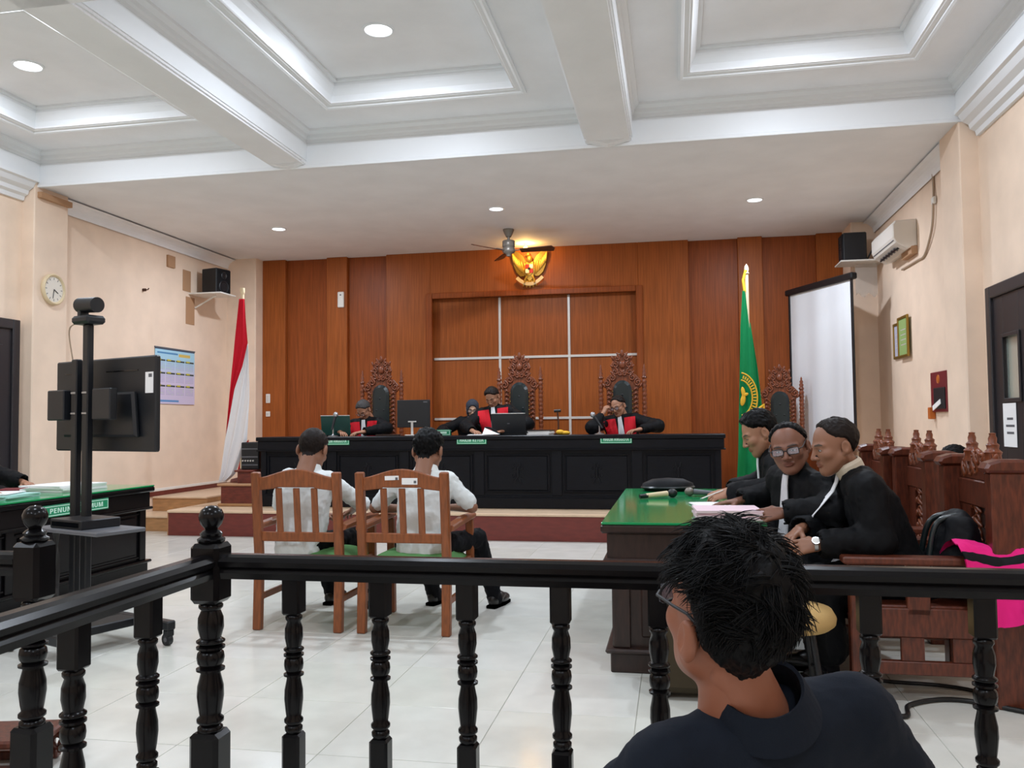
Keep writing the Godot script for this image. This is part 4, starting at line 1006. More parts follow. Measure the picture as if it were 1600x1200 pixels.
# ---------------------------------------------------------------- rail
func make_rail() -> void:
	var y0 := 0.79
	var rail_poly := PackedVector2Array([Vector2(-0.034, 0.0), Vector2(0.034, 0.0), Vector2(0.038, 0.02), Vector2(0.03, 0.032), Vector2(0.042, 0.042), Vector2(0.044, 0.058), Vector2(0.034, 0.072), Vector2(0.016, 0.079), Vector2(-0.016, 0.079), Vector2(-0.034, 0.072), Vector2(-0.044, 0.058), Vector2(-0.042, 0.042), Vector2(-0.03, 0.032), Vector2(-0.038, 0.02)])
	var bal := [Vector2(0.023, 0.29), Vector2(0.029, 0.30), Vector2(0.029, 0.31), Vector2(0.022, 0.317), Vector2(0.031, 0.326), Vector2(0.031, 0.335), Vector2(0.024, 0.343), Vector2(0.027, 0.362), Vector2(0.031, 0.40), Vector2(0.03, 0.43), Vector2(0.023, 0.465), Vector2(0.023, 0.472), Vector2(0.033, 0.476), Vector2(0.033, 0.482), Vector2(0.024, 0.487), Vector2(0.03, 0.497), Vector2(0.032, 0.512), Vector2(0.03, 0.527), Vector2(0.024, 0.535), Vector2(0.033, 0.54), Vector2(0.033, 0.546), Vector2(0.024, 0.551), Vector2(0.033, 0.558), Vector2(0.033, 0.563), Vector2(0.024, 0.57), Vector2(0.03, 0.60), Vector2(0.029, 0.63), Vector2(0.022, 0.652), Vector2(0.028, 0.66), Vector2(0.028, 0.668), Vector2(0.022, 0.675)]
	var g := G.new(); g.lathe(bal, 20); var turned := g.mesh()
	g = G.new(); g.box(Vector3(0, 0.145, 0), Vector3(0.062, 0.29, 0.062), 0.008); var foot := g.mesh()
	g = G.new(); g.box(Vector3(0, 0.735, 0), Vector3(0.062, 0.12, 0.062), 0.006); var cap := g.mesh()
	var newel := []
	for p in bal: newel.append(Vector2(p.x * 1.42, 0.27 + (p.y - 0.29) * 1.13))
	var make_newel := func(t: Node3D, at: Vector3) -> void:
		var n := Node3D.new(); n.name = "newel"; t.add_child(n, true); n.position = at
		g = G.new(); g.box(Vector3(0, 0.14, 0), Vector3(0.105, 0.28, 0.105), 0.014); put(g, "foot_block", M.black_wood, n)
		g = G.new(); g.lathe(newel, 24); put(g, "turning", M.black_wood, n)
		g = G.new(); g.box(Vector3(0, 0.805, 0), Vector3(0.105, 0.2, 0.105), 0.014); put(g, "head_block", M.black_wood, n)
		g = G.new(); g.lathe([Vector2(0.03, 0.9), Vector2(0.044, 0.908), Vector2(0.046, 0.918), Vector2(0.034, 0.926), Vector2(0.038, 0.936), Vector2(0.03, 0.944), Vector2(0.02, 0.95), Vector2(0.034, 0.966), Vector2(0.041, 0.985), Vector2(0.041, 0.998), Vector2(0.034, 1.015), Vector2(0.018, 1.027), Vector2(0, 1.03)], 24); put(g, "finial", M.black_wood, n)
	var run := func(t: Node3D, a: Vector3, b: Vector3, spots: Array) -> void:
		g = G.new(); var d := (b - a).normalized()
		g.prism(rail_poly, a.distance_to(b), 0.0, (a + b) / 2 + Vector3(0, y0, 0), Basis(Vector3.UP.cross(d).normalized(), Vector3.UP, d)); put(g, "handrail", M.black_wood, t)
		for f in spots:
			var n := Node3D.new(); n.name = "baluster"; t.add_child(n, true)
			n.position = a.lerp(b, f); n.rotation.y = atan2(d.x, d.z)
			put_mesh(foot, "foot_block", M.black_wood, n); put_mesh(turned, "turning", M.black_wood, n); put_mesh(cap, "head_block", M.black_wood, n)
	var t := thing("railing", "glossy black turned wood railing with corner post between public and court", "railing")
	var corner := Vector3(-1.55, 0, -2.65)
	make_newel.call(t, corner)
	var a := corner + Vector3(0.05, 0, 0); var b := Vector3(2.55, 0, -2.65)
	var sp := []
	for x in [-1.25, -0.95, -0.66, -0.36, -0.06, 0.24, 0.545, 0.85, 1.15, 1.45, 1.75, 2.05, 2.35]: sp.append((x - a.x) / (b.x - a.x))
	run.call(t, a, b, sp)
	var c := corner + Vector3(0, 0, 0.05); var d := Vector3(-1.52, 0, -0.75)
	run.call(t, c, d, [0.165, 0.34, 0.51, 0.68, 0.85])
	make_newel.call(t, d + Vector3(0, 0, 0.05))
	var t2 := thing("railing", "black turned wood railing across the aisle before the prosecutors' table", "railing")
	var n2 := Vector3(-2.19, 0, -2.6)
	make_newel.call(t2, n2)
	run.call(t2, n2 + Vector3(-0.05, 0, 0), n2 + Vector3(-1.6, 0, 0), [0.18, 0.37, 0.56, 0.75, 0.94])
	var fs := thing("foot_stool", "low brown wooden stool with scrolled foot behind the aisle railing", "stool", Vector3(-2.58, 0, -2.87), 0.25)
	slab("board", "dark_carved_wood", fs, Vector3(-0.3, 0.11, -0.12), Vector3(0.22, 0.14, 0.12), 0.008)
	for s in [-1.0, 1.0]:
		g = G.new(); scroll(g, Vector3(0.2, 0.07, s * 0.09), 0.05, 1.5, PI / 2, -1.0, 0.018); g.bar(Vector3(-0.28, 0.02, s * 0.09), Vector3(0.2, 0.02, s * 0.09), 0.04, 0.035, 0.005); put(g, "runner", M.dark_carved_wood, fs)
		slab("leg", "dark_carved_wood", fs, Vector3(-0.26, 0.03, s * 0.09 - 0.02), Vector3(-0.2, 0.115, s * 0.09 + 0.02), 0.004)
		slab("leg", "dark_carved_wood", fs, Vector3(0.12, 0.03, s * 0.09 - 0.02), Vector3(0.18, 0.115, s * 0.09 + 0.02), 0.004)

# ---------------------------------------------------------------- witness chairs, tables, stand, armchairs
func witness_chair(label: String) -> Node3D:
	# origin on the floor in the middle; the sitter looks along -z
	var t := thing("witness_chair", label, "chair", Vector3.ZERO, 0.0, "wooden armchairs before the bench")
	var g: G
	for s in [-1.0, 1.0]:
		g = G.new(); g.bar(Vector3(s * 0.272, 0.0, 0.30), Vector3(s * 0.272, 0.46, 0.28), 0.055, 0.05, 0.006, Vector3.BACK); g.bar(Vector3(s * 0.272, 0.44, 0.28), Vector3(s * 0.272, 1.0, 0.335), 0.055, 0.045, 0.006, Vector3.BACK); put(g, "back_leg", M.chair_wood, t)
		g = G.new(); g.bar(Vector3(s * 0.28, 0.0, -0.3), Vector3(s * 0.28, 0.65, -0.28), 0.05, 0.05, 0.006, Vector3.BACK); put(g, "front_leg", M.chair_wood, t)
		g = G.new(); g.prism(PackedVector2Array([Vector2(-0.3, -0.02), Vector2(0.32, 0.0), Vector2(0.33, 0.03), Vector2(0.1, 0.035), Vector2(-0.28, 0.015)]), 0.065, 0.008, Vector3(s * 0.285, 0.655, 0.0), Basis(Vector3.UP, PI / 2)); put(g, "arm", M.chair_wood, t)
		g = G.new(); g.bar(Vector3(s * 0.275, 0.2, 0.28), Vector3(s * 0.28, 0.2, -0.28), 0.025, 0.04, 0.004); put(g, "stretcher", M.chair_wood, t)
		g = G.new(); g.bar(Vector3(s * 0.275, 0.37, 0.28), Vector3(s * 0.28, 0.37, -0.28), 0.028, 0.07, 0.004); put(g, "side_rail", M.chair_wood, t)
	g = G.new(); g.bar(Vector3(-0.27, 0.37, -0.29), Vector3(0.27, 0.37, -0.29), 0.028, 0.07, 0.004); put(g, "front_rail", M.chair_wood, t)
	g = G.new(); g.bar(Vector3(-0.27, 0.37, 0.28), Vector3(0.27, 0.37, 0.28), 0.028, 0.07, 0.004); put(g, "back_rail", M.chair_wood, t)
	var poly := PackedVector2Array([Vector2(-0.25, 0.885)])
	for q in [[-0.14, 0.897], [-0.12, 0.905], [0.12, 0.905], [0.14, 0.897]]: poly.append(Vector2(q[0], q[1]))
	poly.append(Vector2(0.25, 0.885)); poly.append(Vector2(0.25, 0.965))
	for k in 13:
		var f := k / 12.0
		poly.append(Vector2(0.24 - 0.48 * f, 0.968 + 0.052 * sin(PI * f) ** 1.4))
	poly.append(Vector2(-0.25, 0.965))
	g = G.new(); g.prism(poly, 0.028, 0.006, Vector3(0, 0.0, 0.327), Basis()); put(g, "crest_rail", M.chair_wood, t)
	g = G.new(); g.bar(Vector3(-0.26, 0.59, 0.293), Vector3(0.26, 0.59, 0.293), 0.026, 0.06, 0.005); put(g, "lower_rail", M.chair_wood, t)
	for x in [-0.12, 0.0, 0.12]:
		g = G.new(); g.bar(Vector3(x, 0.6, 0.294), Vector3(x, 0.9, 0.325), 0.042, 0.014, 0.003, Vector3.BACK); put(g, "slat", M.chair_wood, t)
	# domed cushion with studded edge
	g = G.new()
	var n := 14
	for i in n:
		for j in n:
			var q := []
			for k in [[i, j], [i + 1, j], [i + 1, j + 1], [i, j + 1]]:
				var u: float = k[0] / float(n) * 2 - 1; var v: float = k[1] / float(n) * 2 - 1
				var h := (1.0 - pow(absf(u), 4)) * (1.0 - pow(absf(v), 4))
				q.append([Vector3(u * 0.265, 0.41 + 0.075 * pow(h, 0.5), v * 0.27 - 0.01), Vector3(u * u * u * 0.8, 0.8, v * v * v * 0.8).normalized()])
			g.squad(q[0][0], q[1][0], q[2][0], q[3][0], q[0][1], q[1][1], q[2][1], q[3][1])
	g.box(Vector3(0, 0.395, -0.01), Vector3(0.53, 0.035, 0.54), 0.01)
	var cu := put(g, "cushion", M.green_cushion, t)
	for k in 18:
		g = G.new(); g.ball(Vector3(-0.255 + 0.03 * k, 0.4, 0.262), Vector3(0.007, 0.007, 0.005), 6, 4); put(g, "stud", M.dark_gold, cu)
	return t

func make_defendant_chairs() -> void:
	var c := witness_chair("brown wooden armchair with green cushion and plain slatted back, beside the stickered one")
	c.position = Vector3(-2.36, 0, -5.36)
	var d := copy(c, "witness_chair", Vector3(-1.665, 0, -5.37), 0.0, "brown wooden armchair with two white stickers on its slatted back")
	for q in [[-0.06, 0.965, 0.09, 0.026, 0.03], [0.055, 0.945, 0.1, 0.04, 0.0]]:
		var g := G.new(); g.box(Vector3(q[0], q[1], 0.3425), Vector3(q[2], q[3], 0.003), 0.0, Basis(Vector3.BACK, q[4])); var s := put(g, "sticker", M.paper, d)
		g = G.new(); g.box(Vector3(q[0] + q[2] * 0.35, q[1] - 0.004, 0.3445), Vector3(0.016, 0.016, 0.001)); put(g, "print", M.grey_plastic, s)

func court_table(called: String, label: String, at: Vector3, w: float, l: float, wood: String) -> Node3D:
	# w along x, l along z, top at 0.78
	var t := thing(called, label, "table", at)
	var hw := w / 2; var hl := l / 2
	slab("top_board", wood, t, Vector3(-hw, 0.72, -hl), Vector3(hw, 0.765, hl), 0.01)
	slab("glass_top", "table_green", t, Vector3(-hw + 0.004, 0.765, -hl + 0.004), Vector3(hw - 0.004, 0.778, hl - 0.004), 0.003)
	slab("apron", wood, t, Vector3(-hw + 0.03, 0.58, -hl + 0.03), Vector3(hw - 0.03, 0.72, hl - 0.03), 0.006)
	slab("apron_bead", wood, t, Vector3(-hw + 0.01, 0.565, -hl + 0.01), Vector3(hw - 0.01, 0.59, hl - 0.01), 0.008)
	slab("carcass", wood, t, Vector3(-hw + 0.07, 0.1, -hl + 0.07), Vector3(hw - 0.07, 0.57, hl - 0.07))
	slab("plinth", wood, t, Vector3(-hw + 0.04, 0.0, -hl + 0.04), Vector3(hw - 0.04, 0.1, hl - 0.04), 0.006)
	slab("plinth_bead", wood, t, Vector3(-hw + 0.015, 0.1, -hl + 0.015), Vector3(hw - 0.015, 0.125, hl - 0.015), 0.009)
	# raised frames and panels on the two ends and the long sides
	for s in [-1.0, 1.0]:
		var z0: float = s * (hl - 0.07)
		for x in [-hw + 0.1, hw - 0.1]:
			slab("corner_stile", wood, t, Vector3(x - 0.045, 0.125, z0 - 0.02), Vector3(x + 0.045, 0.565, z0 + 0.02), 0.004)
		slab("end_panel", wood, t, Vector3(-hw + 0.2, 0.18, z0 - 0.015), Vector3(hw - 0.2, 0.51, z0 + 0.015), 0.008)
		slab("panel_edge", wood, t, Vector3(-hw + 0.17, 0.525, z0 - 0.018), Vector3(hw - 0.17, 0.54, z0 + 0.018), 0.004)
		var n := int(round(l / 0.9))
		for k in n:
			var za := -hl + 0.1 + (l - 0.2) * k / n + 0.05; var zb := -hl + 0.1 + (l - 0.2) * (k + 1) / n - 0.05
			var x0: float = s * (hw - 0.07)
			slab("side_panel", wood, t, Vector3(x0 - 0.015, 0.18, za + 0.04), Vector3(x0 + 0.015, 0.51, zb - 0.04), 0.008)
			slab("panel_edge", wood, t, Vector3(x0 - 0.018, 0.525, za), Vector3(x0 + 0.018, 0.54, zb), 0.004)
			slab("panel_edge", wood, t, Vector3(x0 - 0.018, 0.145, za), Vector3(x0 + 0.018, 0.16, zb), 0.004)
		for k in n + 1:
			var z := clampf(-hl + 0.1 + (l - 0.2) * k / n, -hl + 0.1, hl - 0.1)
			slab("side_stile", wood, t, Vector3(s * (hw - 0.07) - 0.02, 0.125, z - 0.04), Vector3(s * (hw - 0.07) + 0.02, 0.565, z + 0.04), 0.004)
	return t

func make_tables() -> void:
	court_table("court_table", "dark brown panelled table with green top where the lawyers sit", Vector3(0.03, 0, -5.56), 0.84, 2.25, "espresso_wood")
	court_table("court_table", "dark panelled table with green top bearing the prosecutor sign", Vector3(-5.02, 0, -5.25), 0.9, 3.25, "black_wood")
	var s := sign_plate("name_sign", "green sign on the front of the prosecutors' table", "PENUNTUT UMUM", Vector3(-4.578, 0.62, -5.86), 0.74, 0.088, PI / 2)
	s.position = Vector3(-4.575, 0.632, -5.86)

func make_monitor_stand() -> void:
	var u := Vector3(0.936, 0, 0.352); var back := Vector3(-0.352, 0, 0.936)   # along the screen; from the screen towards its rear
	var t := thing("display_stand", "black wheeled display stand with two uprights, shelf and four castors", "stand", Vector3(-3.42, 0, -4.42))
	t.basis = Basis(u, Vector3.UP, u.cross(Vector3.UP))
	var g: G
	for q in [[-0.055, 1.7], [0.055, 1.9]]:
		g = G.new(); g.box(Vector3(q[0], q[1] / 2 + 0.06, 0), Vector3(0.055, q[1] - 0.12, 0.04), 0.006); put(g, "upright", M.black_metal, t)
	for q in [[-0.34, -0.45, 0.38], [0.2, -0.4, 0.22]]:
		g = G.new(); g.box(Vector3((q[1] + q[2]) / 2, 0.12, q[0]), Vector3(q[2] - q[1], 0.055, 0.06), 0.008); put(g, "foot_bar", M.black_metal, t)
		for x in [q[1] + 0.04, q[2] - 0.04]:
			var c := G.new(); c.cyl(Vector3(x, 0.036, q[0] - 0.014), Vector3(x, 0.036, q[0] + 0.014), 0.036, 16); var co := put(c, "castor", M.black_plastic, t)
			c = G.new(); c.box(Vector3(x + 0.01, 0.075, q[0]), Vector3(0.045, 0.04, 0.05), 0.006); put(c, "fork", M.black_metal, co)
			c = G.new(); c.cyl(Vector3(x, 0.036, q[0] - 0.017), Vector3(x, 0.036, q[0] + 0.017), 0.014, 12); put(c, "hub", M.grey_plastic, co)
	g = G.new(); g.box(Vector3(0, 0.12, -0.07), Vector3(0.17, 0.05, 0.56), 0.006); put(g, "cross_bar", M.black_metal, t)
	g = G.new(); g.box(Vector3(0.16, 0.72, 0.05), Vector3(0.62, 0.022, 0.3), 0.005); put(g, "shelf", M.grey_plastic, t)
	g = G.new(); g.box(Vector3(0.0, 1.44, -0.03), Vector3(0.3, 0.16, 0.02), 0.004); put(g, "mount_plate", M.black_metal, t)
	for x in [-0.2, 0.25]:
		g = G.new(); g.box(Vector3(x, 1.43, 0.02), Vector3(0.17, 0.18, 0.05), 0.006); put(g, "mount_box", M.black_plastic, t)
	for x in [-0.055, 0.055]:
		for y in [1.38, 1.5]:
			g = G.new(); g.box(Vector3(x, y, 0.0225), Vector3(0.045, 0.012, 0.005), 0.002); put(g, "bolt", M.steel, t)
	# the display itself
	var d := thing("monitor", "large flat black monitor seen from behind on the wheeled stand", "monitor", t.position - u * 0.09)
	d.basis = t.basis
	g = G.new(); g.box(Vector3(0.14, 1.43, -0.12), Vector3(0.98, 0.55, 0.035), 0.008); put(g, "rear_shell", M.black_plastic, d)
	g = G.new(); g.box(Vector3(0.14, 1.43, -0.141), Vector3(0.95, 0.52, 0.008), 0.002); put(g, "screen", M.screen_glass, d)
	g = G.new(); g.prism(PackedVector2Array([Vector2(-0.36, -0.12), Vector2(0.36, -0.12), Vector2(0.33, 0.14), Vector2(-0.33, 0.14)]), 0.04, 0.014, Vector3(0.14, 1.36, -0.085)); put(g, "rear_bulge", M.black_plastic, d)
	for q in [[-0.12, 0.26], [0.32, 0.3]]:
		g = G.new(); g.box(Vector3(q[0], 1.625, -0.1), Vector3(q[1], 0.006, 0.004)); put(g, "vent_slot", M.screen_glass, d)
	g = G.new(); g.box(Vector3(0.575, 1.55, -0.1005), Vector3(0.07, 0.12, 0.003)); var st := put(g, "sticker", M.paper, d)
	g = G.new(); g.box(Vector3(0.585, 1.59, -0.0985), Vector3(0.03, 0.02, 0.001)); put(g, "print", M.grey_plastic, st)
	# conference camera on the taller upright
	var c := thing("conference_camera", "black cylindrical conference camera on top of the tall upright", "camera", t.position)
	c.basis = t.basis
	g = G.new(); g.box(Vector3(0.055, 1.925, 0.0), Vector3(0.17, 0.05, 0.12), 0.015); put(g, "base", M.black_plastic, c)
	g = G.new(); g.box(Vector3(0.0, 1.965, 0.0), Vector3(0.03, 0.06, 0.06), 0.006); put(g, "yoke", M.black_plastic, c)
	g = G.new(); g.cyl(Vector3(-0.03, 2.02, 0.0), Vector3(0.14, 2.01, 0.0), 0.045, 20); put(g, "barrel", M.black_plastic, c)
	g = G.new(); g.tube(bezier([Vector3(-0.02, 1.91, 0.03), Vector3(-0.09, 1.87, 0.03), Vector3(-0.1, 1.7, 0.0), Vector3(-0.09, 1.45, -0.04)], 6), 0.004, 6); put(g, "cable", M.cable_grey, c)
	# recorder on the shelf
	var r := thing("recorder_box", "flat black recorder box on the stand's grey shelf", "recorder", t.position)
	r.basis = t.basis
	g = G.new(); g.box(Vector3(0.13, 0.757, 0.05), Vector3(0.3, 0.052, 0.24), 0.005); put(g, "case", M.black_plastic, r)
	g = G.new(); g.box(Vector3(0.13, 0.757, 0.171), Vector3(0.26, 0.03, 0.003), 0.001); put(g, "front", M.screen_glass, r)
	var k := thing("cable_bundle", "bundle of black cables hanging down beside the stand uprights", "cables", t.position)
	k.basis = t.basis
	for q in 4:
		g = G.new(); g.tube(bezier([Vector3(-0.02, 0.76, 0.04), Vector3(-0.12 - 0.02 * q, 0.72, 0.05), Vector3(-0.19 - 0.02 * q, 0.5, 0.04 - 0.02 * q), Vector3(-0.2 + 0.01 * q, 0.3, 0.03), Vector3(-0.1, 0.16, 0.0 + 0.01 * q)], 6), 0.008, 6); put(g, "cable", M.cable_black, k)

func carved_armchair(label: String, w: float) -> Node3D:
	# sitter looks along +z; back at z = -0.3; origin on the floor
	var t := thing("carved_armchair", label, "chair", Vector3.ZERO, 0.0, "carved armchairs behind the lawyers")
	var g: G; var hw := w / 2
	for s in [-1.0, 1.0]:
		slab("back_post", "dark_carved_wood", t, Vector3(s * hw - 0.045, 0, -0.42), Vector3(s * hw + 0.045, 1.05, -0.24), 0.006)
		g = G.new(); g.prism(PackedVector2Array([Vector2(-0.1, 0), Vector2(0.1, 0), Vector2(0.115, 0.02), Vector2(0.1, 0.045), Vector2(0.05, 0.06), Vector2(-0.05, 0.06), Vector2(-0.1, 0.045), Vector2(-0.115, 0.02)]), 0.11, 0.012, Vector3(s * hw, 1.05, -0.33), Basis(Vector3.UP, PI / 2)); put(g, "post_cap", M.dark_carved_wood, t)
		slab("front_leg", "dark_carved_wood", t, Vector3(s * hw - 0.035, 0, 0.3), Vector3(s * hw + 0.035, 0.63, 0.37), 0.006)
		slab("arm", "dark_carved_wood", t, Vector3(s * hw - 0.05, 0.63, -0.25), Vector3(s * hw + 0.05, 0.665, 0.4), 0.008)
		slab("arm_upright", "dark_carved_wood", t, Vector3(s * hw - 0.02, 0.4, 0.02), Vector3(s * hw + 0.02, 0.63, 0.12), 0.004)
		slab("side_apron", "dark_carved_wood", t, Vector3(s * hw - 0.02, 0.3, -0.25), Vector3(s * hw + 0.02, 0.43, 0.3), 0.004)
		slab("side_stretcher", "dark_carved_wood", t, Vector3(s * hw - 0.02, 0.13, -0.25), Vector3(s * hw + 0.02, 0.19, 0.3), 0.004)
		for z in [-0.12, 0.1]:
			slab("lower_slat", "dark_carved_wood", t, Vector3(s * hw - 0.012, 0.19, z - 0.05), Vector3(s * hw + 0.012, 0.3, z + 0.05), 0.003)
		g = G.new()
		for k in 5: scroll(g, Vector3(s * 0.0, 0.0, 0), 0.03, 1.0, k, 1.0, 0.006)
	slab("seat", "dark_carved_wood", t, Vector3(-hw, 0.4, -0.25), Vector3(hw, 0.44, 0.33), 0.006)
	slab("front_apron", "dark_carved_wood", t, Vector3(-hw, 0.31, 0.3), Vector3(hw, 0.4, 0.33), 0.004)
	slab("top_rail", "dark_carved_wood", t, Vector3(-hw, 0.86, -0.36), Vector3(hw, 0.99, -0.31), 0.006)
	slab("bottom_rail", "dark_carved_wood", t, Vector3(-hw, 0.44, -0.36), Vector3(hw, 0.52, -0.31), 0.006)
	for s in [-1.0, 1.0]:
		slab("back_board", "dark_carved_wood", t, Vector3(s * hw * 0.7 - hw * 0.24, 0.5, -0.355), Vector3(s * hw * 0.7 + hw * 0.24, 0.88, -0.32), 0.004)
	slab("splat_ground", "espresso_wood", t, Vector3(-hw * 0.48, 0.5, -0.352), Vector3(hw * 0.48, 0.88, -0.338))
	g = G.new()
	for s in [-1.0, 1.0]:
		for j in 5:
			scroll(g, Vector3(s * hw * 0.24, 0.56 + 0.075 * j, -0.335), 0.04, 1.3, j * 1.3, s, 0.012)
			leaf(g, Vector3(s * 0.02, 0.55 + 0.07 * j, -0.33), Vector3(s * hw * 0.4, 0.59 + 0.07 * j, -0.33), 0.014, 0.012)
			g.ball(Vector3(s * hw * 0.42, 0.54 + 0.08 * j, -0.332), Vector3(0.02, 0.024, 0.014), 8, 6)
	put(g, "carved_splat", M.carved_wood, t)
	# crest: scrolls on a board with two little turned finials
	slab("crest_board", "dark_carved_wood", t, Vector3(-hw * 0.85, 0.99, -0.355), Vector3(hw * 0.85, 1.05, -0.32), 0.005)
	g = G.new()
	for s in [-1.0, 1.0]:
		for q in [[0.2, 1.06, 0.045, 0.0], [0.42, 1.05, 0.05, 1.0], [0.64, 1.04, 0.045, 2.0], [0.1, 1.1, 0.035, 2.5], [0.32, 1.1, 0.035, 3.2], [0.52, 1.09, 0.03, 1.4]]:
			scroll(g, Vector3(s * hw * q[0], q[1], -0.33), q[2], 1.4, q[3], s, 0.016)
			leaf(g, Vector3(s * hw * q[0], q[1] - 0.05, -0.325), Vector3(s * hw * (q[0] + 0.12), q[1] + 0.04, -0.325), 0.016, 0.016)
	put(g, "crest_carving", M.carved_wood, t)
	for s in [-1.0, 1.0]:
		g = G.new(); g.lathe([Vector2(0.04, 1.08), Vector2(0.036, 1.12), Vector2(0.042, 1.135), Vector2(0.026, 1.15), Vector2(0.03, 1.17), Vector2(0.018, 1.18), Vector2(0.02, 1.2), Vector2(0.014, 1.215), Vector2(0.016, 1.225), Vector2(0, 1.228)], 12, Vector3(s * hw * 0.42, 0, -0.335)); put(g, "finial", M.carved_wood, t)
	return t

func make_lawyer_chairs() -> void:
	var a := carved_armchair("carved dark red armchair holding a black bag and pink vest", 0.68)
	a.position = Vector3(1.15, 0, -4.55); a.rotation.y = -PI / 2
	copy(a, "carved_armchair", Vector3(1.18, 0, -5.68), -PI / 2, "carved dark red armchair between the other two, behind the lawyers")
	copy(a, "carved_armchair", Vector3(1.14, 0, -6.52), -PI / 2, "carved dark red armchair next to the projection screen")
	# stools the lawyers sit on
	var s := thing("cushioned_stool", "empty beige cushioned stool at the near end of the green table", "stool", Vector3(0.48, 0, -4.08), 0.0, "beige cushioned stools")
	var g := G.new(); g.lathe([Vector2(0, 0.36), Vector2(0.19, 0.36), Vector2(0.215, 0.38), Vector2(0.22, 0.41), Vector2(0.2, 0.445), Vector2(0.12, 0.46), Vector2(0, 0.462)], 28); put(g, "cushion", M.beige_cushion, s)
	for k in 4:
		var d := Vector3(cos(PI / 4 + k * PI / 2), 0, sin(PI / 4 + k * PI / 2))
		g = G.new(); g.tube([d * 0.14 + Vector3(0, 0.36, 0), d * 0.2], 0.014, 8); put(g, "leg", M.black_metal, s)
	g = G.new(); var ring := []
	for k in 17: ring.append(Vector3(cos(TAU * k / 16) * 0.17, 0.16, sin(TAU * k / 16) * 0.17))
	g.tube(ring, 0.009, 6, false); put(g, "foot_ring", M.black_metal, s)
	copy(s, "cushioned_stool", Vector3(0.9, 0, -5.06), 0.0, "beige cushioned stool under the lawyer with glasses")

